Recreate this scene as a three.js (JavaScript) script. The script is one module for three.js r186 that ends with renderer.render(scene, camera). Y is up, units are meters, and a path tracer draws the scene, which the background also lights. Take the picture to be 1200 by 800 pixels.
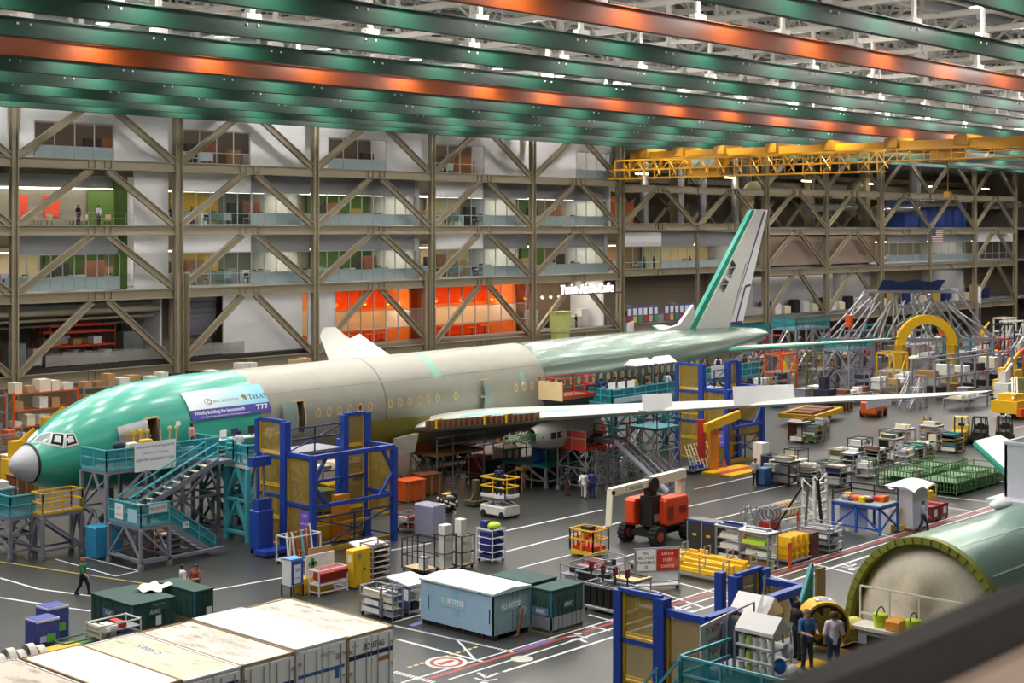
import * as THREE from 'three';
import { mergeGeometries } from 'three/addons/utils/BufferGeometryUtils.js';
import { RectAreaLightUniformsLib } from 'three/addons/lights/RectAreaLightUniformsLib.js';
import { FontLoader } from 'three/addons/loaders/FontLoader.js';
import { MarchingCubes } from 'three/addons/objects/MarchingCubes.js';
import { TextGeometry } from 'three/addons/geometries/TextGeometry.js';

// ---------- camera, exposure, light ----------
RectAreaLightUniformsLib.init();
const scene = new THREE.Scene();
scene.background = new THREE.Color(0x050607);
const renderer = new THREE.WebGLRenderer({ antialias: true });
renderer.toneMapping = THREE.LinearToneMapping;
renderer.toneMappingExposure = 1.88;
renderer.shadowMap.enabled = true;
const camera = new THREE.PerspectiveCamera(25.75, 1.5, 0.1, 600);
camera.position.set(-40.8, 17.2, 74.2);
camera.lookAt(-40.8 + 0.736, 17.2, 74.2 - 0.677);
camera.setViewOffset(1200, 800, 0, 132, 1200, 800);   // upright lens, shifted down
camera.focus = 85; camera.userData.fStop = 4;        // the gallery rail close by is out of focus
camera.updateProjectionMatrix();
const LAMP_POWER = 120;       // candela of each high-bay lamp
const ROOM_LIGHT = 1.5;      // nits of the office ceiling panels

// ---------- helpers ----------
let seed = 7;
const rnd = () => { seed = (seed * 1664525 + 1013904223) >>> 0; return seed / 4294967296; };
const rr = (a, b) => a + (b - a) * rnd();
const pick = (a) => a[Math.floor(rnd() * a.length)];
const V = (x, y, z) => new THREE.Vector3(x, y, z);
const G = (x, z, y = 0) => [x, y, z];
const used = {};
function numbered(n) { const k = used[n] = (used[n] ?? -1) + 1; return k ? n + '_' + String(k).padStart(3, '0') : n; }

// shared grain: fine speckle over coarse blotches, only a few percent of colour
function noiseTexture(size, lo, cells, seed0) {
  const d = new Uint8Array(size * size * 4); let s = seed0;
  const r = () => { s = (s * 1664525 + 1013904223) >>> 0; return s / 4294967296; };
  const grids = cells.map((c) => ({ c, a: Array.from({ length: c * c }, r) }));
  for (let y = 0; y < size; y++) for (let x = 0; x < size; x++) {
    let v = 0, w = 0;
    grids.forEach(({ c, a }, i) => {
      const fx = x / size * c, fy = y / size * c, ix = Math.floor(fx), iy = Math.floor(fy), tx = fx - ix, ty = fy - iy;
      const g = (p, q) => a[(q % c) * c + (p % c)], e = 1 / (i + 1);
      v += e * ((g(ix, iy) * (1 - tx) + g(ix + 1, iy) * tx) * (1 - ty) + (g(ix, iy + 1) * (1 - tx) + g(ix + 1, iy + 1) * tx) * ty); w += e;
    });
    const b = Math.round(255 * (lo + (1 - lo) * (v / w * 0.75 + r() * 0.25))), o = (y * size + x) * 4;
    d[o] = d[o + 1] = d[o + 2] = b; d[o + 3] = 255;
  }
  const t = new THREE.DataTexture(d, size, size); t.wrapS = t.wrapT = THREE.RepeatWrapping;
  t.magFilter = THREE.LinearFilter; t.minFilter = THREE.LinearMipmapLinearFilter; t.generateMipmaps = true; t.needsUpdate = true; return t;
}
const GRAIN = noiseTexture(256, 0.8, [6, 17, 48], 11);
const mcache = {};
function mat(color, rough = 0.6, metal = 0, extra = {}) {
  const key = color + '|' + rough + '|' + metal + '|' + Object.entries(extra).map(([k, v]) => k + (v?.uuid ?? v)).join();
  return mcache[key] ??= new THREE.MeshPhysicalMaterial({ color, roughness: rough, metalness: metal, map: GRAIN, side: THREE.DoubleSide, ...extra });
}
const clear = (color, opacity, rough = 0.25) => mat(color, rough, 0, { transparent: true, opacity });
const glass = (color = 0xffffff) => mat(color, 0.04, 0, { transmission: 1, thickness: 0, ior: 1.45, map: null });
const glow = (color, k) => mat(0x222222, 0.5, 0, { emissive: new THREE.Color(color), emissiveIntensity: k, map: null });

// geometry makers
const M4 = new THREE.Matrix4();
const UNIT = new THREE.BoxGeometry(1, 1, 1).toNonIndexed();
function bx(w, h, d, x = 0, y = 0, z = 0, ry = 0, rx = 0, rz = 0) {      // centre x, BOTTOM y, centre z
  const g = UNIT.clone(); g.scale(w, h, d);
  if (rz) g.rotateZ(rz); if (rx) g.rotateX(rx); if (ry) g.rotateY(ry);
  g.translate(x, y + h / 2, z); return g;
}
const cb = (w, h, d, x = 0, y = 0, z = 0, ry = 0, rx = 0, rz = 0) => bx(w, h, d, x, y - h / 2, z, ry, rx, rz);   // centre
const box2 = (x0, x1, y0, y1, z0, z1) => bx(Math.abs(x1 - x0), Math.abs(y1 - y0), Math.abs(z1 - z0), (x0 + x1) / 2, Math.min(y0, y1), (z0 + z1) / 2);
function bar(p, q, w, h = w) {                                         // square bar from p to q
  const a = V(...p), b = V(...q), d = b.clone().sub(a), L = d.length(); d.normalize();
  const up = Math.abs(d.y) > 0.99 ? V(0, 0, 1) : V(0, 1, 0), s = V(0, 0, 0).crossVectors(up, d).normalize(), t = V(0, 0, 0).crossVectors(d, s);
  const g = UNIT.clone(); g.scale(w, h, L); M4.makeBasis(s, t, d); g.applyMatrix4(M4); g.translate((a.x + b.x) / 2, (a.y + b.y) / 2, (a.z + b.z) / 2); return g;
}
function rod(p, q, r, seg = 7, r2 = r) {
  const a = V(...p), b = V(...q), d = b.clone().sub(a), L = d.length();
  const g = new THREE.CylinderGeometry(r2, r, L, seg).toNonIndexed(); M4.makeRotationFromQuaternion(new THREE.Quaternion().setFromUnitVectors(V(0, 1, 0), d.normalize()));
  g.applyMatrix4(M4); g.translate((a.x + b.x) / 2, (a.y + b.y) / 2, (a.z + b.z) / 2); return g;
}
const cyl = (r, h, x = 0, y = 0, z = 0, seg = 14, r2 = r) => rod([x, y, z], [x, y + h, z], r, seg, r2);
const ball = (r, x, y, z, sx = 1, sy = 1, sz = 1, seg = 12) => { const g = new THREE.SphereGeometry(r, seg, Math.max(6, seg - 4)).toNonIndexed(); g.scale(sx, sy, sz); g.translate(x, y, z); return g; };
const lathe = (pts, seg = 20) => new THREE.LatheGeometry(pts.map((p) => new THREE.Vector2(p[0], p[1])), seg).toNonIndexed();
const hull = (pts, faces) => { const g = new THREE.BufferGeometry(), a = []; for (const f of faces) for (let i = 1; i < f.length - 1; i++) a.push(...pts[f[0]], ...pts[f[i]], ...pts[f[i + 1]]);
  g.setAttribute('position', new THREE.Float32BufferAttribute(a, 3)); g.setAttribute('uv', new THREE.Float32BufferAttribute(a.filter((_, i) => i % 3 < 2).map((v) => v * 0.2), 2)); g.computeVertexNormals(); return g; };
function ext(pts, depth, bevel = 0) {                                   // outline in x,y pulled along z (centred)
  const s = new THREE.Shape(pts.map((p) => new THREE.Vector2(p[0], p[1])));
  const g = new THREE.ExtrudeGeometry(s, { depth, bevelEnabled: bevel > 0, bevelSize: bevel, bevelThickness: bevel, bevelSegments: 2, curveSegments: 8 }); g.translate(0, 0, -depth / 2); return g;
}
const rot = (g, rx = 0, ry = 0, rz = 0) => { if (rz) g.rotateZ(rz); if (rx) g.rotateX(rx); if (ry) g.rotateY(ry); return g; };
const mv = (g, x, y, z) => { g.translate(x, y, z); return g; };
function merged(gs) {
  gs = [].concat(gs).map((g) => { const h = g.index ? g.toNonIndexed() : g; for (const k of Object.keys(h.attributes)) if (!['position', 'normal', 'uv'].includes(k)) h.deleteAttribute(k); return h; });
  return gs.length === 1 ? gs[0] : mergeGeometries(gs);
}
function mesh(name, gs, m, parent = scene, label) {
  const o = new THREE.Mesh(gs.isBufferGeometry ? gs : merged(gs), m); o.castShadow = o.receiveShadow = true;
  o.name = parent === scene ? numbered(name) : name; if (label) o.userData.label = label; parent.add(o); return o;
}
function each(name, gs, m, parent) { for (const g of gs) mesh(name, g, m, parent); }
function thing(name, label, category, pos = [0, 0, 0], ry = 0, group) {
  const o = new THREE.Group(); o.name = numbered(name); o.position.set(...pos); o.rotation.y = ry; o.userData = { label, category }; if (group) o.userData.group = group; scene.add(o); return o;
}
function solo(name, label, category, gs, m, pos = [0, 0, 0], ry = 0, group) {
  const o = mesh(name, gs, m); o.position.set(...pos); o.rotation.y = ry; o.userData = { label, category }; if (group) o.userData.group = group; return o;
}
function copyOf(root, pos, ry, label) { const c = root.clone(); c.name = numbered(root.name.replace(/_\d\d\d$/, '')); c.userData = { ...root.userData }; if (label) c.userData.label = label; c.position.set(...pos); c.rotation.y = ry ?? root.rotation.y; scene.add(c); return c; }
function struct(name, gs, m) { const o = gs ? mesh(name, gs, m) : new THREE.Group(); if (!gs) { o.name = numbered(name); scene.add(o); } o.userData.kind = 'structure'; return o; }
function area(w, h, color, k, pos, look, parent = scene) { const l = new THREE.RectAreaLight(color, k, w, h); l.position.set(...pos); parent.add(l); l.lookAt(...look); return l; }
// flat print: canvas drawn text and marks
function print(w, h, draw) {
  const c = document.createElement('canvas'); c.width = w; c.height = h; const x = c.getContext('2d'); draw(x, w, h);
  const t = new THREE.CanvasTexture(c); t.colorSpace = THREE.SRGBColorSpace; t.anisotropy = 4; return t;
}
const printed = (t, rough = 0.6, extra = {}) => new THREE.MeshStandardMaterial({ map: t, roughness: rough, side: THREE.DoubleSide, ...extra });
function sheet(w, h, x, y, z, ry = 0, rx = 0) { const g = new THREE.PlaneGeometry(w, h).toNonIndexed(); if (rx) g.rotateX(rx); if (ry) g.rotateY(ry); g.translate(x, y, z); return g; }
// a railing along a polyline: posts, two rails, toe board
function railing(pts, h = 1.1, r = 0.04, step = 1.4, toe = 0) {
  const out = [];
  for (let i = 0; i + 1 < pts.length; i++) {
    const [a, b] = [pts[i], pts[i + 1]], L = Math.hypot(b[0] - a[0], b[1] - a[1], b[2] - a[2]), n = Math.max(1, Math.round(L / step));
    for (let k = 0; k <= n; k++) { const t = k / n, p = a.map((v, j) => v + (b[j] - v) * t); out.push(bar(p, [p[0], p[1] + h, p[2]], r * 1.3)); }
    for (const y of [h, h * 0.55]) out.push(bar([a[0], a[1] + y, a[2]], [b[0], b[1] + y, b[2]], r * 1.5));
    if (toe) out.push(bar([a[0], a[1] + toe / 2, a[2]], [b[0], b[1] + toe / 2, b[2]], 0.03, toe));
  }
  return out;
}
const guard = (a, b, h, t = 0.025) => bar([a[0], a[1] + h / 2, a[2]], [b[0], b[1] + h / 2, b[2]], t, h);

// ---------- the hall: floor, walls, roof ----------
const ZW = -38, BAY = 15.84, X0 = 21.25, colX = (k) => X0 + BAY * k;
const F = [0, 5.2, 11.9, 17.5, 23.1, 28.75], GD = 0.85;
const M = {
  steel: mat(0x998f78, 0.5), white: mat(0xe6e8ea, 0.6), whiteWall: mat(0xf0f1f4, 0.65), grey: mat(0x8b8d91, 0.6), lightGrey: mat(0xb9bcc1, 0.6),
  dark: mat(0x24221f, 0.7), plaster: mat(0x837b6f, 0.8), pink: mat(0xa18e81, 0.7), frost: mat(0xa9c0c4, 0.3), green: mat(0x4a6a20, 0.65), yellowWall: mat(0xd0a030, 0.6), beige: mat(0xcdbb95, 0.65),
  alu: mat(0xb8bcc2, 0.35, 0.7), chrome: mat(0xc6c9cc, 0.25, 0.85), pipe: mat(0xb7ad98, 0.5), orange: mat(0xdf5a12, 0.5), red: mat(0xb8281c, 0.5), black: mat(0x151515, 0.6), rubber: mat(0x1a1a1b, 0.85),
  teal: mat(0x55b9c6, 0.45), tealDark: mat(0x1c7480, 0.5), yellow: mat(0xe8b81c, 0.45), blue: mat(0x2347a8, 0.4), blueDark: mat(0x1d2f6b, 0.45), greySteel: mat(0x8d8f9c, 0.5, 0.1), brown: mat(0x7a4a2b, 0.7),
  card: mat(0xb48e5f, 0.85), cream: mat(0xe8e0c8, 0.6), navy: mat(0x20263f, 0.7), wood: mat(0x9a7647, 0.75), ply: mat(0xcdb488, 0.7), offwhite: mat(0xdfe0da, 0.55), paper: mat(0xf3f3f0, 0.8),
  tealSheet: clear(0x2d98a4, 0.55), amber: clear(0xa88f3c, 0.62), clearSheet: clear(0xcfd6e6, 0.4), greenSteel: mat(0x4c7a48, 0.55), purple: mat(0x6a4fa8, 0.6),
};
const floorTex = noiseTexture(512, 0.78, [5, 13, 37, 90], 5); floorTex.repeat.set(14, 9);
const floorRough = noiseTexture(256, 0.9, [4, 9, 21], 9); floorRough.repeat.set(9, 6);
const floor = struct('floor', box2(-70, 235, -0.5, 0, -75, 92), new THREE.MeshPhysicalMaterial({ color: 0x3d3f3d, roughness: 0.34, map: floorTex, roughnessMap: floorRough }));

// --- painted floor lines: thin strips on the concrete
const paintWhite = mat(0xd9dce0, 0.5), paintRed = mat(0xa8433c, 0.5), paintYellow = mat(0xd8c667, 0.5), paintBlue = mat(0x6a6fc0, 0.5);
function line(x0, z0, x1, z1, w = 0.14, m = paintWhite) { return mesh('painted_line', bar([x0, 0.003, z0], [x1, 0.003, z1], w, 0.006), m, floor); }
function dashes(x0, z0, x1, z1, m, n = 60, w = 0.12) { const g = []; for (let i = 0; i < n; i++) { const a = i / n, b = (i + 0.6) / n; g.push(bar([x0 + (x1 - x0) * a, 0.004, z0 + (z1 - z0) * a], [x0 + (x1 - x0) * b, 0.004, z0 + (z1 - z0) * b], w, 0.008)); } return mesh('dashed_line', g, m, floor); }

// --- office block frame along the far side
const frame = struct('wall_back');
function column(x, y0, y1, z = ZW, s = 0.62, m = M.steel, parent = frame) {
  return mesh('column', [box2(x - s / 2, x - s / 2 + 0.1, y0, y1, z - s / 2, z + s / 2), box2(x + s / 2 - 0.1, x + s / 2, y0, y1, z - s / 2, z + s / 2), box2(x - s / 2, x + s / 2, y0, y1, z - 0.05, z + 0.05)], m, parent);
}
function girder(x0, x1, y, z = ZW, d = GD, m = M.steel, parent = frame) {     // top at y
  return mesh('girder', [box2(x0, x1, y - 0.08, y, z - 0.25, z + 0.25), box2(x0, x1, y - d, y - d + 0.08, z - 0.25, z + 0.25), box2(x0, x1, y - d, y, z - 0.04, z + 0.04),
    ...[-1.1, -0.45, 0.45, 1.1].map((o) => cb(0.05, d, 0.4, (x0 + x1) / 2 + o, y - d / 2, z))], m, parent);
}
function brace(x0, y0, x1, y1, z = ZW, s = 0.5, m = M.steel, parent = frame) {
  const L = Math.hypot(x1 - x0, y1 - y0), nx = -(y1 - y0) / L * s / 2, ny = (x1 - x0) / L * s / 2;
  return mesh('diagonal_brace', [bar([x0 + nx, y0 + ny, z], [x1 + nx, y1 + ny, z], 0.36, 0.09), bar([x0 - nx, y0 - ny, z], [x1 - nx, y1 - ny, z], 0.36, 0.09), bar([x0, y0, z - 0.02], [x1, y1, z - 0.02], 0.05, s)], m, parent);
}
for (let k = -1; k <= 12; k++) {
  const x = colX(k), s = k === 1 ? 0.75 : k === 5 || k === 7 || k === 9 ? 0.8 : 0.6;
  if (k === 6 || k === 10) { column(x, 0, F[3] - 0.9, ZW, 0.4); continue; }
  column(x, 0, k > 5 ? 27 : 29, ZW, s);
  if (k === 1) column(x + 0.15, 0, F[2] + 1.3, ZW + 0.1, 1.25);
  if (k === 3) column(x - 0.9, 0, F[2] + 0.7, ZW + 0.1, 0.7);
}
for (let k = -1; k <= 11; k++) {
  const a = colX(k) + 0.3, b = colX(k + 1) - 0.3, c = (a + b) / 2;
  for (let f = 1; f <= 5; f++) {
    if (k >= 5 && f === 5) continue;
    const m = M.steel, y = k === 5 || k === 6 ? F[f] + (f === 4 ? -0.55 : 0.4) : F[f] - (k > 6 ? 0.3 : 0);
    girder(a, b, y, ZW, f === 1 ? 1 : GD, m);
  }
  for (let f = 1; f <= 4; f++) {
    if ((k === 5 || k === 6) && f < 3) continue;
    if ((k === 9 || k === 10) && f < 3) continue;
    const m = M.steel, y1 = Math.min(F[f + 1] - GD, 28);
    brace(a, F[f], c - 0.75, y1, ZW, 0.5, m); brace(b, F[f], c + 0.75, y1, ZW, 0.5, m);
  }
}
// floor slabs, party walls and the back of the rooms
const ZF = -39.4, ZB = -47.5;
for (let f = 1; f <= 5; f++) mesh('floor_slab', box2(colX(-1) - 8, colX(5), F[f] - 0.45, F[f] - 0.05, ZF, ZB), M.grey, frame);
mesh('floor_slab', box2(colX(5), 235, F[2] - 0.4, F[2] - 0.05, ZF, ZB), M.grey, frame);
mesh('floor_slab', box2(colX(5), 235, F[3] - 0.4, F[3] - 0.05, ZF, -62), M.grey, frame);
mesh('floor_slab', box2(colX(5), 235, F[1] - 0.4, F[1] - 0.05, ZF, ZB), M.grey, frame);
for (let k = -1; k <= 5; k++) for (let f = 1; f < 5; f++) mesh('party_wall', box2(colX(k) - 0.1, colX(k) + 0.1, F[f], F[f + 1] - 0.45, ZF - 1.2, ZB), M.whiteWall, frame);
mesh('party_wall', box2(colX(5) - 0.15, colX(5) + 0.15, F[3], 31, ZF - 0.2, ZB), M.whiteWall, frame);
for (const k of [7, 9, 11]) mesh('party_wall', box2(colX(k) - 0.1, colX(k) + 0.1, F[1], F[3] - 0.5, ZF - 0.6, ZB), M.lightGrey, frame);
mesh('room_back', box2(colX(-1) - 8, colX(5), 0, 29, ZB - 0.2, ZB), mat(0x8c8474, 0.7), frame);
mesh('room_back', box2(colX(5), 235, 0, F[3] - 0.4, ZB - 0.2, ZB), mat(0x7d7362, 0.7), frame);
// facade pieces: panels above the glazing
const panel = (x0, x1, y0, y1, m, z = ZF, d = 0.14) => mesh('wall_panel', box2(x0, x1, y0, y1, z, z - d), m, frame);
let windowCount = 0;
function glazing(x0, x1, y0, y1, n, sill = 1.05, frosted = true, tint = 0xffffff, fm = M.lightGrey, z = ZF) {
  const w = struct('window_' + (++windowCount)), g = [], s = (x1 - x0) / n;
  for (const y of [y0, y0 + sill, y1]) g.push(cb(x1 - x0, 0.07, 0.1, (x0 + x1) / 2, y, z));
  for (let i = 0; i <= n; i++) g.push(box2(x0 + s * i - 0.035, x0 + s * i + 0.035, y0, y1, z - 0.05, z + 0.05));
  mesh('window_frame', g, fm, w);
  const up = box2(0.04, s - 0.04, y0 + sill + 0.03, y1 - 0.03, -0.012, 0.012), lo = box2(0.04, s - 0.04, y0 + 0.03, y0 + sill - 0.03, -0.012, 0.012);
  for (let i = 0; i < n; i++) { const p = mesh('pane', up, glass(tint), w); p.position.set(x0 + s * i, 0, z); const q = mesh('sill_pane', lo, frosted ? M.frost : glass(tint), w); q.position.set(x0 + s * i, 0, z); }
  return w;
}
function roomLight(x0, x1, y, k = 1, color = 0xfff4e4, z = -43.2, rows = [-42, -45]) {
  for (const zz of rows) { const t = solo('ceiling_light_strip', 'long white fluorescent strip under an office ceiling', 'light', cb(x1 - x0 - 1.2, 0.07, 0.14), glow(color, 3.2), [(x0 + x1) / 2, y - 0.12, zz], 0, 'office ceiling light strips'); }
  area(x1 - x0 - 1.2, 3.6, color, ROOM_LIGHT * k, [(x0 + x1) / 2, y - 0.22, z], [(x0 + x1) / 2, y - 4, z]);
}
const H3 = 3.1;   // glazing height
// top level: white wall with one long window in each bay
const topWin = [[23.86, 31.43], [38.51, 46.18], [55.84, 63.5], [70.63, 78.12], [93.84, 101.4]];
topWin.forEach(([a, b], k) => {
  const l = colX(k), r = colX(k + 1), y0 = F[4] + 0.1, y1 = F[4] + 3.15;
  panel(l, r, y1, 29.2, M.whiteWall); if (a > l) panel(l, a, F[4], y1, M.whiteWall); if (b < r) panel(b, r, F[4], y1, M.whiteWall);
  glazing(a, b, y0, y1, 4, 1.0, k !== 1 && k !== 3); roomLight(l, r, F[5] - 0.45, 0.55);
  mesh('room_wall', box2(l + 0.3, r - 0.3, F[4], F[4] + 3.6, ZB + 0.3, ZB + 0.1), k === 4 ? M.green : mat(0x54463a, 0.7), frame);
});
panel(colX(-1), colX(0), F[4], 29.2, M.whiteWall);
// middle levels: [left, right] of each kind, by level
const W3 = [[1, [38.51, 46.28], 5, 0], [1, [46.38, 53.66], 5, 1], [2, [54.09, 67.87], 9, 1], [3, [70.5, 77.98], 4, 0], [3, [78.12, 85.57], 4, 1], [4, [86.44, 99.42], 7, 1]];
const W2 = [[0, [22.08, 32.03], 9, 1], ...W3, [5, [102.73, 110.51], 4, 0], [5, [110.69, 117.85], 4, 1], [6, [118.41, 133.43], 7, 1], [9, [169, 181.89], 5, 1], [10, [183.06, 197.79], 5, 1], [11, [199.73, 213.56], 5, 0]];
for (const [f, list] of [[3, W3], [2, W2]]) for (const [k, [a, b], n, kind] of list) {
  glazing(a, b, F[f] + 0.1, F[f] + H3, n, 1.05, kind === 1, kind ? 0xf2f4ee : 0xdfe8e6);
  panel(a, b, F[f] + H3, F[f + 1] - GD + 0.1, kind ? M.grey : M.whiteWall, kind ? ZF - 0.25 : ZF);
}
for (const f of [2, 3]) {
  panel(33.5, colX(1), F[f], F[f + 1] - 0.4, M.whiteWall); panel(67.99, colX(3), F[f], F[f + 1] - 0.4, M.lightGrey, ZF - 0.5); panel(99.59, colX(5), F[f], F[f + 1] - 0.4, M.lightGrey, ZF - 0.5);
  mesh('end_wall', box2(32.11, 33.41, F[f], F[f + 1] - 0.4, ZF - 0.9, ZF - 1.1), M.green, frame);
  for (let k = 0; k < 5; k++) roomLight(colX(k), colX(k + 1), F[f] + 3.35, 1);
}
for (const k of [5, 6, 9, 10, 11]) roomLight(colX(k), colX(k + 1), F[2] + 3.3, 0.9);
panel(colX(7), colX(9), F[2] + 0.2, F[3] - 1.4, M.pink, ZF + 0.4); panel(colX(7), 156.39, F[1] + 0.1, F[2] - 1.2, M.lightGrey, ZF - 2.5);
// coloured walls deep in the offices
for (const [f, k, a, b, m] of [[3, 1, 5.5, 11, M.yellowWall], [3, 2, 6.5, 15, M.green], [2, 1, 6, 11, M.yellowWall], [2, 2, 7, 15.4, M.green], [2, 0, 8, 14, M.green], [3, 4, 6, 11, M.green], [2, 4, 8, 12, M.green], [3, 3, 8, 13, M.beige], [2, 3, 7, 15, M.beige],
  [3, 1, 0.4, 5, M.cream], [2, 1, 0.5, 5.5, M.grey], [2, 0, 0.5, 7.5, M.beige], [3, 4, 0.5, 5.5, M.beige], [2, 4, 0.5, 7.5, M.cream], [2, 5, 5, 15, M.wood], [2, 6, 0.5, 15, M.ply], [2, 9, 3, 15, M.wood]])
  mesh('room_wall', box2(colX(k) + a, colX(k) + b, F[f], F[f] + 3.6, ZB + 0.5, ZB + 0.25), m, frame);

// side and far ends of the hall
struct('wall_left', box2(-70.5, -70, 0, 38, -75, 92), M.lightGrey); struct('wall_right', box2(235, 235.5, 0, 38, -75, 92), M.plaster); struct('wall_front', box2(-70, 235, 0, 38, 92, 92.5), M.lightGrey);
struct('wall_far', box2(-70, 235, 0, 38, -75.5, -75), M.plaster); struct('wall_fascia', box2(colX(5), 235, 27.6, 38, -39.2, -38.8), M.lightGrey); struct('roof_slab', box2(colX(5), 235, 27.6, 27.9, -75, -39.2), M.lightGrey);  // fascia and slab past the offices are added to keep light off the plant level
struct('wall_upper', box2(-70, colX(5) - 0.1, 28.7, 38, ZB - 0.6, ZB - 0.3), M.lightGrey);

// --- roof: deck, white trusses
const ceiling = struct('ceiling'); const roofWhite = mat(0xd8d4cc, 0.6), deckM = mat(0x494744, 0.8);
mesh('roof_deck', box2(-70, 235, 37.6, 38, -75, 92), deckM, ceiling);
for (let x = X0 - BAY * 5; x < 230; x += BAY / 2) {
  const g = [], main = Math.round((x - X0) / BAY * 2) % 2 === 0;
  g.push(box2(x - 0.18, x + 0.18, 30.2, 30.55, -47, 91), box2(x - 0.15, x + 0.15, 36.6, 36.9, -47, 91));
  for (let z = -47, i = 0; z < 88; z += 7.7, i++) { g.push(bar([x, 30.4, z], [x, 36.7, z], 0.22)); g.push(i % 2 ? bar([x, 30.4, z], [x, 36.7, z + 7.7], 0.2) : bar([x, 36.7, z], [x, 30.4, z + 7.7], 0.2)); }
  mesh('roof_truss', g, roofWhite, ceiling);
}
for (let z = -46; z < 90; z += 7.7) {
  const g = [box2(-70, 235, 31.4, 31.65, z - 0.14, z + 0.14), box2(-70, 235, 35, 35.2, z + 3.6, z + 3.8)];
  for (let x = -66; x < 230; x += BAY / 2) g.push(bar([x, 31.5, z], [x + BAY / 4, 36.6, z], 0.16), bar([x + BAY / 4, 36.6, z], [x + BAY / 2, 31.5, z], 0.16), bar([x, 33, z], [x + BAY / 2, 33.2, z + 7.7], 0.14));
  mesh('roof_purlin_truss', g, roofWhite, ceiling);
}
{ const g = []; for (let i = 0; i < 14; i++) { const z = -44 + i * 9.6; g.push(rod([-70, 34 - (i % 3) * 0.7, z], [235, 34 - (i % 3) * 0.7, z], 0.35 + (i % 2) * 0.2, 10)); } mesh('roof_duct', g, M.lightGrey, ceiling); }

// --- crane runway beams under the roof
const beamGreen = mat(0x103528, 0.5, 0, { specularIntensity: 0.5 }), beamOrange = mat(0x74330a, 0.5, 0, { specularIntensity: 0.5 }), YB = 26.75;
const beamZ = [45.7, 37.7, 29.9, 22.2, 14, 5.9, -1.8, -9.3, -16.4, -23.3, -29, -34.2];
beamZ.forEach((z, i) => {
  const orange = i === 2 || i === 6, m = orange ? beamOrange : beamGreen, h = orange ? 1.05 : 0.95;
  const ord = ['first', 'second', 'third', 'fourth', 'fifth', 'sixth', 'seventh', 'eighth', 'ninth', 'tenth', 'eleventh', 'twelfth'][11 - i];
  const t = thing('crane_runway_beam', `long ${orange ? 'orange' : 'green'} overhead crane runway beam, ${ord} out from the office wall`, 'beam', [0, YB, z], 0, 'crane runway beams under the roof');
  mesh('beam_web', box2(-70, 235, 0.05, h, -0.04, 0.04), m, t);
  mesh('bottom_flange', box2(-70, 235, 0, 0.06, -0.2, 0.2), m, t); mesh('top_flange', box2(-70, 235, h - 0.05, h, -0.2, 0.2), m, t);
  const hang = [], bolts = [];
  for (let x = X0 - BAY * 5.5; x < 230; x += BAY / 2) { hang.push(bx(0.3, 30.3 - YB - h, 0.16, x, h, 0), bx(0.9, 0.25, 0.4, x, h, 0)); if (!orange) for (const o of [-0.35, 0.35]) bolts.push(cb(0.1, 0.1, 0.08, x + o, h - 0.3, 0.05)); }
  mesh('hanger', hang, roofWhite, t); if (bolts.length) mesh('bolt', bolts, M.lightGrey, t);
});
// --- high-bay lamps: dome, glowing lens and the light itself just below it
{
  const dome = lathe([[0.08, 0.55], [0.14, 0.5], [0.16, 0.3], [0.42, 0.05], [0.45, 0], [0.4, 0.02], [0.12, 0.28]], 14), lens = cyl(0.38, 0.03, 0, 0.02, 0, 14), stem = cyl(0.03, 1.07, 0, 0.5, 0, 6);
  const lensM = glow(0xfff8ee, 9), domeM = mat(0xd0d2d0, 0.4, 0.4);
  beamZ.forEach((z, i) => {
    mesh('lamp_rail', box2(-70, 235, 30.45, 30.6, z + 1.24, z + 1.36), roofWhite, ceiling);
    for (let j = 0; j < 25; j++) {
      const x = (j < 17 ? -28 + j * 8.2 : 114 + (j - 17) * 14) + (i % 2) * 3.1 + (i % 3) * 1.2, off = ((x - X0) / (BAY / 2)) % 1, near = Math.abs(off - Math.round(off)) * BAY / 2 < 0.75 ? 1.2 : 0;
      const t = thing('high_bay_lamp', 'domed high-bay lamp hanging between the roof trusses', 'lamp', [x + near, 28.85, z + 1.3], 0, 'high-bay lamps under the roof');
      mesh('reflector', dome, domeM, t); mesh('lens', lens, lensM, t); mesh('stem', stem, domeM, t);
      const k = j < 17 ? 1 : 1.7, open = (i + j) % 4 === 0, l = open ? new THREE.PointLight(0xfff9f2, LAMP_POWER * 0.7 * k, 0, 2) : new THREE.SpotLight(0xfff9f2, LAMP_POWER * k, 0, 1.36, 0.6, 2);
      l.position.set(0, -0.06, 0); l.castShadow = true; l.shadow.radius = 14; t.add(l); if (!open) { l.target.position.set(0, -10, 0); t.add(l.target); }
    }
  });
}

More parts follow.
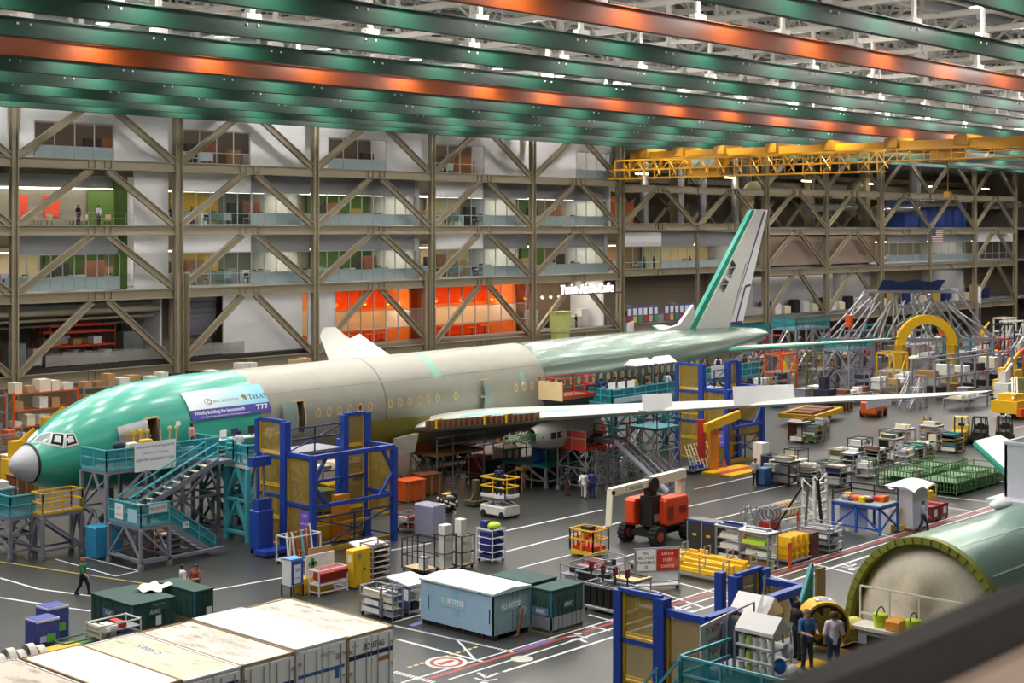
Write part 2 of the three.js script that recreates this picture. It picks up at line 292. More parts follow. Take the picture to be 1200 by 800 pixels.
// ---------- yellow bridge crane hung below the runway beams ----------
{
  const Y = mat(0xc28d10, 0.45), Y2 = mat(0xa87a10, 0.5), t = thing('bridge_crane', 'yellow overhead bridge crane with lattice walkway under the runway beams', 'crane', [102, 0, 0]);
  mesh('bridge_girder', [box2(-1.6, -0.9, 25.3, 26.3, -36.5, 62), box2(0.9, 1.6, 25.3, 26.3, -36.5, 62)], Y, t); mesh('end_truck', beamZ.slice(2).flatMap((z) => [box2(-1.9, 1.9, 26.3, 26.7, z - 0.5, z + 0.5), box2(-2.2, -1.2, 25.6, 26.6, z - 0.7, z + 0.7)]), Y2, t);
  const w = [box2(-3.2, -1.6, 24.15, 24.25, -36.5, 62)]; for (let z = -36.5; z < 62; z += 1.5) w.push(box2(-3.25, -3.17, 24.2, 25.4, z - 0.04, z + 0.04)); for (const y of [24.8, 25.4]) w.push(box2(-3.25, -3.17, y - 0.04, y + 0.04, -36.5, 62)); for (let z = -36; z < 60; z += 4.5) w.push(bar([-1.3, 25.4, z], [-3.2, 24.2, z], 0.09));
  mesh('walkway', w, Y, t);
  for (const [z, lab] of [[-24, 0], [20, 1]]) { const c = mesh('crane_cabin', [box2(-4.2, -2.2, 23.2, 25.6, z - 2.2, z + 2.2)], lab ? Y : Y2, t); mesh('cabin_window', [box2(-4.24, -4.2, 24.2, 25.2, z - 1.6, z + 1.6)], mat(0x9fb8bd, 0.1), c); }
  const g = []; for (let z = -35; z < -2; z += 2.2) { g.push(box2(-4.6, -4.5, 22.9, 25.2, z - 0.05, z + 0.05), box2(-6.4, -6.3, 23.2, 25, z - 0.05, z + 0.05), bar([-4.55, 25, z], [-6.35, 23.3, z + 2.2], 0.1), bar([-4.55, 23, z], [-4.55, 25.1, z + 2.2], 0.08)); } for (const y of [23, 24, 25.1]) g.push(box2(-4.62, -4.48, y, y + 0.12, -36, -1), box2(-6.42, -6.28, y, y + 0.1, -36, -1)); mesh('service_platform', g, Y, t);
  mesh('hoist', [box2(-1, 1, 24, 25.2, 2, 5), box2(-1, 1, 24, 25.2, 30, 33), cyl(0.05, 3, 0, 21, 3.5, 6), box2(-0.3, 0.3, 20.4, 21, 3.2, 3.8)], Y2, t);
  textPanel('number_plate', 3.2, 1.2, [{ t: '5 TON', s: 0.7 }], { bg: '#c28d10', fg: '#b03018' }, t, [-4.3, 24.6, 23.5], -Math.PI / 2); mesh('name_board', box2(-4.25, -4.1, 23.7, 25.7, 22.4, 26.4), Y, t);
}

// ---------- the airliner in assembly ----------
const ST = [[0, 4.45, 4.45, 0], [0.12, 4.75, 4.12, 0.36], [0.4, 5.02, 3.85, 0.68], [1.1, 5.5, 3.42, 1.22], [2, 6.15, 3.02, 1.72], [3, 6.85, 2.76, 2.12], [4, 7.35, 2.6, 2.42], [5, 7.72, 2.49, 2.64], [6.5, 8.1, 2.39, 2.86], [8, 8.32, 2.33, 2.98], [10, 8.45, 2.3, 3.07],
  [12, 8.5, 2.3, 3.1], [47, 8.5, 2.3, 3.1], [51, 8.5, 2.42, 3.09], [55, 8.48, 2.85, 2.98], [59, 8.42, 3.5, 2.75], [63, 8.32, 4.3, 2.35], [67, 8.15, 5.2, 1.8], [70, 7.98, 5.95, 1.3], [72, 7.82, 6.5, 0.9], [73.1, 7.65, 6.85, 0.6]];
function station(x) {
  let i = 0; while (i < ST.length - 2 && ST[i + 1][0] < x) i++;
  const h = ST[i + 1][0] - ST[i][0], t = (x - ST[i][0]) / h;
  const sl = (j, k) => { const d = (a) => (ST[a + 1][k] - ST[a][k]) / (ST[a + 1][0] - ST[a][0]); if (j === 0) return d(0); if (j === ST.length - 1) return d(j - 1); const a = d(j - 1), b = d(j); return a * b > 0 ? 2 * a * b / (a + b) : 0; };
  return [1, 2, 3].map((k) => (2 * t ** 3 - 3 * t * t + 1) * ST[i][k] + (t ** 3 - 2 * t * t + t) * sl(i, k) * h + (3 * t * t - 2 * t ** 3) * ST[i + 1][k] + (t ** 3 - t * t) * sl(i + 1, k) * h);
}
const skin = (x, th, off = 0) => { const [a, b, w] = station(x); return [x, (a + b) / 2 + ((a - b) / 2 + off) * Math.cos(th), (w + off) * Math.sin(th)]; };
function gridGeo(us, vs, f, skip) {            // smooth surface over a grid, with holes
  const p = [], uv = [], idx = [], n = vs.length;
  for (const u of us) for (const v of vs) { const q = f(u, v); p.push(...q); uv.push(u * 0.12, v * 0.5); }
  for (let i = 0; i + 1 < us.length; i++) for (let j = 0; j + 1 < n; j++) { if (skip && skip((us[i] + us[i + 1]) / 2, (vs[j] + vs[j + 1]) / 2)) continue; const a = i * n + j, b = a + n; idx.push(a, b, a + 1, b, b + 1, a + 1); }
  const g = new THREE.BufferGeometry(); g.setAttribute('position', new THREE.Float32BufferAttribute(p, 3)); g.setAttribute('uv', new THREE.Float32BufferAttribute(uv, 2)); g.setIndex(idx); g.computeVertexNormals(); return g.toNonIndexed();
}
const steps = (a, b, n) => Array.from({ length: n + 1 }, (_, i) => a + (b - a) * i / n);
function barrel(x0, x1, n, holes = []) {
  let us = steps(x0, x1, n), vs = steps(0, Math.PI * 2, 64);
  for (const h of holes) { us.push(h[0], h[1]); vs.push(h[2], h[3]); } us.sort((a, b) => a - b); vs.sort((a, b) => a - b);
  return gridGeo(us, vs, (u, v) => skin(u, v), (u, v) => holes.some((h) => u > h[0] && u < h[1] && v > h[2] && v < h[3]));
}
const patch = (x0, x1, t0, t1, off = 0.012, nx = 4, nt = 6) => gridGeo(steps(x0, x1, nx), steps(t0, t1, nt), (u, v) => skin(u, v, off));
const quadPatch = (c, off = 0.015, n = 5) => gridGeo(steps(0, 1, n), steps(0, 1, n), (s, t) => { const L = (k) => (c[0][k] * (1 - s) + c[1][k] * s) * (1 - t) + (c[3][k] * (1 - s) + c[2][k] * s) * t; return skin(L(0), L(1), off); });
const A = {
  green: mat(0x3ab39b, 0.3, 0, { clearcoat: 0.5, clearcoatRoughness: 0.2 }), grey: mat(0xa5a598, 0.36, 0.15), aft: mat(0x869b90, 0.24, 0.7), radome: mat(0xc6c8d0, 0.45), wing: mat(0xd2d9d1, 0.32, 0.1),
  fin: mat(0xd6d8d2, 0.45), tealPaint: mat(0x139a82, 0.4), purple: mat(0x4b2f6b, 0.5), lining: mat(0x8a7358, 0.9), olive: mat(0x8d8a35, 0.6), tan: mat(0xd9bd86, 0.6), copper: mat(0x8f6b53, 0.45, 0.4), seam: mat(0x6e7068, 0.6),
};
const plane = thing('airliner', 'unpainted twin-aisle airliner with green nose standing in the assembly line', 'airplane', [0, 0, 0]);
plane.rotation.z = 0.0075;
const D1 = [6.75, 7.5, 1.14, 1.72], D2 = [17.1, 17.85, 1.2, 1.82], D3 = [33.6, 34.3, 1.22, 1.9];
mesh('radome', barrel(0.001, 1.1, 14), A.radome, plane, 'pale grey nose cone');
mesh('nose_section', barrel(1.12, 14.6, 40, [D1]), A.green, plane, 'glossy green forward fuselage');
mesh('forward_fuselage', barrel(14.6, 24.6, 12, [D2]), A.grey, plane, 'grey primed fuselage barrel');
mesh('centre_fuselage', barrel(24.62, 40.2, 16, [D3]), A.grey, plane, 'grey primed fuselage barrel over the wing');
mesh('aft_fuselage', barrel(40.22, 73.1, 50), A.aft, plane, 'bare metal aft fuselage with green film');
mesh('tail_cap', gridGeo(steps(0.01, 1, 3), steps(0, Math.PI * 2, 24), (s, t) => { const [x, y, z] = skin(73.1, t); const yc = 7.25; return [73.1 + 0.2 * (1 - s), yc + (y - yc) * s, z * s]; }), A.aft, plane);
mesh('joint_ring', [0, 1].map((i) => patch([24.56, 40.14][i], [24.66, 40.24][i], -2.4, 2.4, 0.012, 1, 40)), A.seam, plane);
mesh('radome_seal', patch(1.04, 1.16, 0, Math.PI * 2, 0.02, 1, 48), M.black, plane);
mesh('lap_seam', [patch(14.6, 24, 0.98, 0.987, 0.012, 10, 1), patch(24.7, 40, 1.0, 1.007, 0.012, 12, 1), patch(40.3, 60, 1.02, 1.028, 0.012, 20, 1), patch(6, 14.6, 0.96, 0.966, 0.012, 8, 1)], A.seam, plane);
mesh('film_band', [patch(29.3, 30.1, 0.1, 1.05, 0.014, 2, 12), patch(37.6, 38, 1.1, 1.5, 0.014, 2, 8)], mat(0x8fc4ae, 0.5), plane);
// flight-deck windows
const cockpitGlass = mat(0x2a3336, 0.08, 0.2), cockpitPaper = mat(0xdfe3e2, 0.7);
[[[1.25, 0.16], [1.72, 0.1], [2.08, 0.42], [1.68, 0.74]], [[1.76, 0.8], [2.1, 0.49], [2.48, 0.76], [2.24, 1.1]], [[2.36, 1.14], [2.56, 0.8], [2.88, 0.9], [2.92, 1.2]]].forEach((c, i) => {
  const grow = (k) => { const cx = c.reduce((s, p) => s + p[0], 0) / 4, ct = c.reduce((s, p) => s + p[1], 0) / 4; return c.map((p) => [cx + (p[0] - cx) * k, ct + (p[1] - ct) * k]); };
  const f = mesh('windshield_frame', quadPatch(grow(1.2), 0.02), M.white, plane); mesh('windshield_pane', quadPatch(grow(0.95), 0.035), i === 0 ? mat(0x9fb1b5, 0.1) : cockpitGlass, f); if (i) mesh('cover_sheet', quadPatch(grow(0.55), 0.045), cockpitPaper, f);
  mesh('windshield_frame', quadPatch(grow(1.2).map((p) => [p[0], -p[1]]), 0.02), M.white, plane);
});
// cabin windows under protective covers
{
  const oval = new THREE.CircleGeometry(1, 14).toNonIndexed(); oval.scale(0.16, 0.24, 1);
  const rim = new THREE.RingGeometry(0.85, 1.25, 16).toNonIndexed(); rim.scale(0.16, 0.24, 1);
  const rimM = mat(0xe6d2a4, 0.6), coverM = mat(0xb9a77c, 0.7), redM = mat(0x8e2f2c, 0.7), noM = mat(0x9a978a, 0.6);
  let i = 0;
  for (let x = 18.9; x < 60; x += 0.86, i++) {
    if ((x > 23.4 && x < 24.9) || (x > 29.9 && x < 30.6) || (x > 31.6 && x < 36.9)) continue;
    const [a, b] = station(x), th = Math.acos((5.66 - (a + b) / 2 + 0.05) / ((a - b) / 2)), p = skin(x, th, 0.02);
    const w = mesh('cabin_window', oval, i === 4 ? redM : coverM, plane); w.position.set(...p); mesh('window_rim', rim, rimM, w).position.z = 0.006;
  }
}
// doors: opening with a dark lining, the plug swung forward beside it
for (const [D, kind] of [[D1, 0], [D2, 1], [D3, 2]]) {
  const a = skin(D[0], (D[2] + D[3]) / 2), y0 = skin(D[0], D[3])[1], y1 = skin(D[0], D[2])[1];
  mesh('door_lining', [box2(D[0] - 0.05, D[0] - 0.01, y0, y1, 1.6, 2.95), box2(D[1] + 0.01, D[1] + 0.05, y0, y1, 1.6, 2.95), box2(D[0], D[1], y0 - 0.05, y0, 1.6, 3.05), box2(D[0], D[1], y0, y1, 1.55, 1.6)], kind === 2 ? A.olive : A.lining, plane);
  mesh('door_edge', [patch(D[0] - 0.1, D[0], D[2] - 0.03, D[3] + 0.02), patch(D[1], D[1] + 0.12, D[2] - 0.03, D[3] + 0.02), patch(D[0], D[1], D[2] - 0.04, D[2])], A.tan, plane);
  const w = [1.75, 1.15, 0.9][kind], dx = [0.1, 0.05, -0.75][kind], off = [0.42, 0.4, 0.3][kind];
  const d = mesh('cabin_door', [patch(D[0] - w - dx, D[0] - dx, D[2] + 0.02, D[3], off, 4, 8), patch(D[0] - w - dx, D[0] - dx, D[2] + 0.02, D[3], off - 0.16, 4, 8)], kind ? mat(0x9fb0ac, 0.35, 0.4) : M.chrome, plane, 'bare metal door swung open');
  mesh('door_hinge', [cb(0.5, 0.12, 0.35, D[0] - 0.2, (y0 + y1) / 2, a[2] + 0.15)], M.alu, d);
}
mesh('door_sheet', patch(6.0, 6.7, 1.66, 1.72, 0.46), M.black, plane); mesh('inspection_sheet', patch(8.6, 8.9, 1.28, 1.36, 0.02), M.paper, plane, 'small white paper taped on'); mesh('inspection_sheet', patch(37.6, 37.9, 1.36, 1.44, 0.02), M.paper, plane);
// wings
function wing(side, lift) {
  const s = [[2.4, 26, 40, 3.9, 1.6], [6, 28.7, 40.3, 4.3, 1.25], [10.5, 32.2, 41, 4.75, 0.95], [20, 39.4, 44.8, 5.55, 0.55], [29, 46, 48.9, 6.2, 0.3], [31.6, 48.5, 50.4, 6.42, 0.2], [32.3, 49.3, 50.7, 6.5, 0.08]];
  const at = (z) => { let i = 0; while (i < s.length - 2 && s[i + 1][0] < z) i++; const t = (z - s[i][0]) / (s[i + 1][0] - s[i][0]); return s[i].map((v, k) => v + (s[i + 1][k] - v) * t); };
  const f = (z, t) => {                        // t 0..1 top from nose to tail, 1..2 back below
    const [, le, te, y, th] = at(z), top = t <= 1, c = top ? t : 2 - t, e = Math.sqrt(Math.max(0, c)) * 1.48 * (1 - c) + c * (1 - c) * 0.25;
    return [le + (te - le) * c, y + lift * Math.max(0, z - 8) / 24 + (top ? 0.52 : -0.48) * th * e * 1.35, side * z];
  };
  const zs = steps(2.4, 32.3, 26), top = gridGeo(zs, [0, 0.01, 0.03, 0.07, 0.14, 0.25, 0.4, 0.6, 0.8, 1], f), low = gridGeo(zs, [1, 1.2, 1.4, 1.6, 1.75, 1.86, 1.93, 1.97, 1.99, 2], f);
  const m = mesh('wing', [top, low], A.wing, plane, side > 0 ? 'long pale port wing with bare leading edge' : 'white starboard wing tip beyond the fuselage');
  return { f, at, m };
}
const port = wing(1, 0), starboard = wing(-1, 1.15);
{
  const ribs = [], clips = [];
  for (let z = 4.2; z < 10; z += 0.28) { const p = port.f(z, 0), q = port.f(z, 0.035); ribs.push(cb(0.42, 0.5, 0.18, p[0] - 0.05, p[1] + 0.12, p[2])); if (Math.round(z * 10) % 12 < 2) clips.push(cb(0.6, 0.62, 0.14, p[0] - 0.07, p[1] + 0.14, p[2])); }
  const r = mesh('front_spar_ribs', ribs, A.copper, port.m, 'brown ribs of the open leading edge'); mesh('yellow_clip', clips, M.yellow, port.m);
  mesh('leading_edge_stripe', gridGeo(steps(5, 11, 8), steps(0.1, 0.18, 2), (z, t) => { const p = port.f(z, t); p[1] += 0.02; return p; }), mat(0x8fd8cc, 0.5), port.m);
  const fl = gridGeo(steps(14, 26, 8), [0, 0.5, 1], (z, t) => { const p = starboard.f(z, 0.72); return [p[0] + t * 1.6, p[1] + t * 0.55, p[2]]; }); mesh('spoiler', fl, M.white, starboard.m);
  // pylon and half-built nacelle strut under the port wing
  const py = gridGeo(steps(0, 1, 14), steps(0, Math.PI * 2, 20), (s, t) => { const r = Math.sin(Math.PI * Math.min(1, 0.12 + s * 0.86)) ** 0.6; return [31.2 + s * 7.2, 3.55 + s * 0.25 - 0.1 + r * 1.05 * Math.cos(t), 9.7 + r * 0.75 * Math.sin(t)]; });
  const e = mesh('engine_pylon', py, mat(0xb6b7b2, 0.45), plane, 'grey engine strut under the wing'); mesh('access_panel', [0, 1].map((i) => cb(0.45, 0.4, 0.05, 32.6 + i * 0.62, 3.5, 10.38)), M.navy, e); mesh('pylon_link', cb(3, 0.9, 0.5, 34.6, 4.25, 9.7), M.greySteel, e);
  mesh('strut_harness', Array.from({ length: 80 }, () => { const a = [rr(28.8, 32.2), rr(3.2, 3.9), rr(9.2, 10.2)]; return rod(a, [a[0] + rr(-0.45, 0.45), a[1] + rr(-0.2, 0.2), a[2] + rr(-0.3, 0.3)], 0.035, 5); }), M.greenSteel, e);
  // wing to body fairing frame
  mesh('fairing_frame', gridGeo(steps(22.3, 28, 10), steps(1.75, 2.5, 8), (x, t) => skin(x, t, 0.12 + 0.5 * Math.sin((x - 22.3) / 5.7 * Math.PI * 0.5))), A.olive, plane, 'yellow-green primed wing root fairing');
  mesh('fairing_cover', hull([[25.0, 3.5, 3.6], [26.6, 3.7, 4], [26.2, 2.5, 4], [24.7, 2.4, 3.5], [25.0, 3.5, 3.3], [26.6, 3.7, 3.6], [26.2, 2.5, 3.6], [24.7, 2.4, 3.2]], [[0, 3, 2, 1], [4, 5, 6, 7], [0, 1, 5, 4], [3, 7, 6, 2], [1, 2, 6, 5], [0, 4, 7, 3]]), A.grey, plane);
  mesh('belly_fairing', gridGeo(steps(25, 44, 16), steps(2.2, Math.PI * 2 - 2.2, 14), (x, t) => skin(x, t, 0.05 + 0.55 * Math.sin((x - 25) / 19 * Math.PI))), A.grey, plane);
}
// fin, rudder, stabilisers
{
  const slab = (pts, th) => { const g = ext(pts, th); return g; };
  mesh('fin_leading_edge', slab([[61.48, 7.9], [71.22, 18.35], [71.77, 18.35], [62.45, 8]], 0.4), A.tealPaint, plane, 'green leading edge of the fin');
  mesh('dorsal_fillet', slab([[55.5, 8.1], [60.4, 8.75], [62.45, 10.3], [62.7, 8]], 0.3), A.fin, plane);
  const rud = mesh('rudder', slab([[67.38 + 0.05, 8.3], [73 + 0.05, 18.35], [73.84, 18.35], [69.75, 8.4]], 0.35), M.white, plane, 'white rudder edged with purple tape');
  mesh('purple_tape', [bar([67.51, 8.4, 0.24], [73.14, 18.2, 0.24], 0.03, 0.28), bar([67.51, 8.45, 0.2], [69.61, 8.5, 0.2], 0.03, 0.2), bar([68.68, 8.5, 0.2], [70.15, 11.6, 0.2], 0.03, 0.18), bar([70.15, 11.6, 0.2], [70.95, 11.7, 0.2], 0.03, 0.2)], A.purple, rud);
  const op = [[[66.55, 13.22], [67.59, 14.53], [68.24, 14], [67.33, 12.83]], [[65.53, 12.14], [66.3, 13], [67.07, 12.61], [66.3, 11.6]], [[69.64, 14.2], [69.8, 14.2], [67.74, 9.77], [67.54, 9.79]]];
  const outline = [[62.45, 8.0], [71.77, 18.35], [73, 18.35], [67.38, 8.0]], cut = new THREE.Shape(outline.map((p) => new THREE.Vector2(...p)));
  for (const q of op) cut.holes.push(new THREE.Path(q.map((p) => new THREE.Vector2(p[0] + 0.4, p[1] - 0.52))));
  const side = new THREE.ExtrudeGeometry(cut, { depth: 0.05, bevelEnabled: false }); side.translate(0, 0, 0.24);
  const fin = mesh('fin', [side, mv(ext(outline, 0.05), 0, 0, -0.265), ...outline.map((p, i) => { const n = outline[(i + 1) % 4]; return bar([p[0], p[1], 0], [n[0], n[1], 0], 0.52, 0.06); })], A.fin, plane, 'pale grey tail fin with open access bays');   // hollow box with real openings
  mesh('fin_rib', steps(9, 17.5, 12).map((y) => { const k = (y - 8) / 10.35; return bar([outline[0][0] + (outline[1][0] - outline[0][0]) * k + 0.15, y, 0], [outline[3][0] + (outline[2][0] - outline[3][0]) * k - 0.15, y + 0.2, 0], 0.4, 0.05); }), A.fin, fin);
  for (const s of [1, -1]) {
    const z0 = 0.8, z1 = 12.5, f = (z, t) => { const k = (z - z0) / (z1 - z0), le = 63.6 + k * 9.7, te = 71.3 + k * 4, y = 6.3 + k * 1.05, th = 0.55 - k * 0.42, top = t <= 1, c = top ? t : 2 - t, e = Math.sqrt(c) * 1.4 * (1 - c); return [le + (te - le) * c, y + (top ? 1 : -1) * th * e, s * z]; };
    const zs = steps(z0, z1, 8);
    const st = mesh('tailplane', [gridGeo(zs, [0, 0.01, 0.04, 0.1, 0.25, 0.5, 0.75, 1], f), gridGeo(zs, [1, 1.25, 1.5, 1.75, 1.9, 1.96, 1.99, 2], f)], A.fin, plane, s > 0 ? 'port tailplane with green leading edge' : undefined);
    mesh('leading_edge', gridGeo(zs, [0.0, 0.01, 0.03, 0.07], (z, t) => { const p = f(z, t); p[1] += 0.02; p[0] -= 0.02; return p; }), A.tealPaint, st);
  }
}
// landing gear
for (const [x, z, r, n] of [[6.2, 0, 0.5, 1], [38.2, 5.4, 0.66, 3], [38.2, -5.4, 0.66, 3]]) {
  const g = mesh('landing_gear_leg', [rod([x, 0.7, z], [x, 4, z], 0.2, 10), ...(n > 1 ? [rod([x - 1.5, 0.7, z], [x + 1.5, 0.7, z], 0.14, 8)] : [])], M.greySteel, plane);
  for (let i = 0; i < n; i++) for (const s of [-1, 1]) { const w = mesh('wheel', rod([0, 0, -0.2], [0, 0, 0.2], r, 18), M.rubber, g); w.position.set(x + (n > 1 ? (i - 1) * 1.45 : 0), r - 0.0075 * x - 0.0, z + s * (n > 1 ? 0.62 : 0.4)); }
}

// ---------- builders for people and factory equipment ----------
// a person: tapered bones joined smoothly, meshed once for each pose; clothing is a slightly larger shell of the same field
const POSES = {
  stand: { el: [-0.27, 1.12, 0.0], wl: [-0.25, 0.88, 0.1], er: [0.27, 1.12, 0.0], wr: [0.25, 0.88, 0.1], kl: [-0.1, 0.5, 0.02], al: [-0.1, 0.08, 0], kr: [0.11, 0.5, 0.02], ar: [0.13, 0.08, 0.02] },
  work: { el: [-0.27, 1.14, 0.1], wl: [-0.16, 1.12, 0.36], er: [0.27, 1.14, 0.1], wr: [0.14, 1.16, 0.38], kl: [-0.1, 0.5, 0.02], al: [-0.11, 0.08, -0.03], kr: [0.11, 0.5, 0.04], ar: [0.13, 0.08, 0.05] },
  walk: { el: [-0.26, 1.13, 0.12], wl: [-0.24, 0.95, 0.3], er: [0.26, 1.13, -0.14], wr: [0.25, 0.9, -0.16], kl: [-0.1, 0.5, -0.08], al: [-0.1, 0.12, -0.3], kr: [0.1, 0.51, 0.2], ar: [0.11, 0.08, 0.26] },
  sit: { el: [-0.26, 1.14, 0.1], wl: [-0.14, 1.05, 0.32], er: [0.26, 1.14, 0.1], wr: [0.14, 1.05, 0.32], kl: [-0.12, 0.88, 0.42], al: [-0.12, 0.46, 0.42], kr: [0.12, 0.88, 0.42], ar: [0.12, 0.46, 0.44] },
};
function poseGeo(p) {
  const j = POSES[p], hip = 0.93, S = 1.42, bones = [];
  const b = (a, c, r0, r1, tag) => bones.push({ a: V(...a), c: V(...c), r0, r1, tag });
  b([0, hip, 0], [0, 1.12, 0.01], 0.135, 0.125, 'shirt'); b([0, 1.12, 0.01], [0, 1.34, 0], 0.125, 0.15, 'shirt'); b([-0.16, S, -0.01], [0.16, S, -0.01], 0.075, 0.075, 'shirt'); b([0, 1.4, -0.01], [0, 1.53, 0.01], 0.062, 0.055, 'skin');
  b([0, 1.6, 0.015], [0, 1.675, 0.0], 0.083, 0.094, 'head'); b([0, 1.615, 0.1], [0, 1.63, 0.095], 0.016, 0.01, 'head'); b([-0.094, 1.63, 0], [-0.098, 1.65, 0], 0.014, 0.014, 'head'); b([0.094, 1.63, 0], [0.098, 1.65, 0], 0.014, 0.014, 'head');
  for (const [s, e, w, k, a] of [[-1, j.el, j.wl, j.kl, j.al], [1, j.er, j.wr, j.kr, j.ar]]) {
    b([s * 0.19, S - 0.01, -0.01], e, 0.062, 0.048, 'shirt'); b(e, w, 0.045, 0.032, 'skin');
    const d = V(...w).sub(V(...e)).normalize(), tip = V(...w).addScaledVector(d, 0.08); b(w, tip.toArray(), 0.034, 0.03, 'skin');
    b([s * 0.09, hip - 0.01, 0], k, 0.095, 0.062, 'pants'); b(k, a, 0.06, 0.042, 'pants'); b([a[0], a[1] - 0.03, a[2] - 0.04], [a[0] + s * 0.02, a[1] - 0.04, a[2] + 0.15], 0.042, 0.036, 'shoe');
  }
  b([-0.07, hip, 0], [0.07, hip, 0], 0.12, 0.12, 'pants');
  const R = 60, mc = new MarchingCubes(R, new THREE.MeshStandardMaterial(), false, false, 60000), half = R / 2, sx = 0.5, sy = 0.92, q = V(0, 0, 0), ab = V(0, 0, 0);
  const dist = (x, y, z) => { let d = 9, best = null, bd = 9; for (const o of bones) { q.set(x, y, z).sub(o.a); ab.copy(o.c).sub(o.a); const t = Math.min(1, Math.max(0, q.dot(ab) / ab.lengthSq())), e = q.addScaledVector(ab, -t).length() - (o.r0 + (o.r1 - o.r0) * t); if (e < bd) { bd = e; best = o; } const k = 0.045, h = Math.max(k - Math.abs(d - e), 0) / k; d = Math.min(d, e) - h * h * k * 0.25; } return [d, best.tag]; };
  const field = new Float32Array(R * R * R);
  for (let k = 0; k < R; k++) for (let l = 0; l < R; l++) for (let i = 0; i < R; i++) field[i + l * R + k * R * R] = -dist((i - half) / half * sx, 0.9 + (l - half) / half * sy, (k - half) / half * sx)[0];
  const march = (iso) => { mc.reset(); mc.field.set(field); mc.isolation = -iso; mc.update(); const P = mc.positionArray.slice(0, mc.count * 3), out = []; for (let i = 0; i < P.length; i += 3) out.push(P[i] * sx, 0.9 + P[i + 1] * sy, P[i + 2] * sx); return out; };
  const geo = (a) => { const g = new THREE.BufferGeometry(); g.setAttribute('position', new THREE.Float32BufferAttribute(a, 3)); g.setAttribute('uv', new THREE.Float32BufferAttribute(a.filter((_, i) => i % 3 < 2), 2)); g.computeVertexNormals(); return g; };
  const split = (a, keep) => { const o = []; for (let i = 0; i < a.length; i += 9) { const c = [0, 1, 2].map((m) => (a[i + m] + a[i + 3 + m] + a[i + 6 + m]) / 3); if (keep(dist(...c)[1], c)) o.push(...a.slice(i, i + 9)); } return geo(o); };
  const skinA = march(0), big = march(0.014), hairA = march(0.02), fingers = [];
  for (const [s, e, w] of [[-1, j.el, j.wl], [1, j.er, j.wr]]) { const d = V(...w).sub(V(...e)).normalize(), side = V(1, 0, 0).addScaledVector(d, -d.x).normalize(), base = V(...w).addScaledVector(d, 0.08); for (let i = 0; i < 4; i++) { const o = base.clone().addScaledVector(side, (i - 1.5) * 0.019), m = o.clone().addScaledVector(d, 0.045), t = m.clone().addScaledVector(d, 0.03).add(V(0, -0.012, 0.01)); fingers.push(rod(o.toArray(), m.toArray(), 0.01, 5), rod(m.toArray(), t.toArray(), 0.01, 5, 0.007)); } const th = V(...w).addScaledVector(d, 0.03).addScaledVector(side, -s * 0.03); fingers.push(rod(th.toArray(), th.clone().addScaledVector(d, 0.05).addScaledVector(side, -s * 0.03).toArray(), 0.011, 5, 0.008)); }
  return { body: merged([geo(skinA), ...fingers]), shirt: split(big, (t) => t === 'shirt'), pants: split(big, (t) => t === 'pants'), shoes: split(big, (t) => t === 'shoe'), hair: split(hairA, (t, c) => t === 'head' && (c[1] > 1.69 || (c[2] < 0.01 && c[1] > 1.57) ) && c[1] > 1.57), eyes: merged([ball(0.011, -0.035, 1.65, 0.086, 1, 0.7, 0.6, 6), ball(0.011, 0.035, 1.65, 0.086, 1, 0.7, 0.6, 6), cb(0.05, 0.01, 0.012, 0, 1.58, 0.093)]) };
}
const poseCache = {}, SKIN = [mat(0xc99a7c, 0.6), mat(0xb98463, 0.6), mat(0x8a5c42, 0.6)];
function person(label, pos, ry, { shirt = 0x777777, pants = 0x2a2d3a, hair = 0x2b2019, pose = 'stand', skin = 0, group, vest } = {}) {
  const g = poseCache[pose] ??= poseGeo(pose), t = thing('person', label, 'person', pos, ry, group);
  mesh('body', g.body, SKIN[skin], t); mesh('shirt', g.shirt, mat(shirt, 0.8), t); mesh('trousers', g.pants, mat(pants, 0.85), t); mesh('shoes', g.shoes, M.black, t); mesh('hair', g.hair, mat(hair, 0.9), t); mesh('face_features', g.eyes, M.dark, t);
  return t;
}
// castors under a frame of w x d (near corner at the origin, the frame running to +x and -z)
const castors = (w, d, r = 0.07, i = 0.08) => [[i, -i], [w - i, -i], [i, -d + i], [w - i, -d + i]].flatMap(([x, z]) => [rod([x, r, z - 0.025], [x, r, z + 0.025], r, 9), bx(0.05, r * 2 + 0.02, 0.03, x, r, z)]);
const posts = (w, d, y0, y1, s) => [[0, 0], [w, 0], [0, -d], [w, -d]].map(([x, z]) => box2(x - s / 2, x + s / 2, y0, y1, z - s / 2, z + s / 2));
const loop = (w, d, y, s, h = s) => [box2(-s / 2, w + s / 2, y - h / 2, y + h / 2, -s / 2, s / 2), box2(-s / 2, w + s / 2, y - h / 2, y + h / 2, -d - s / 2, -d + s / 2), box2(-s / 2, s / 2, y - h / 2, y + h / 2, -d, 0), box2(w - s / 2, w + s / 2, y - h / 2, y + h / 2, -d, 0)];
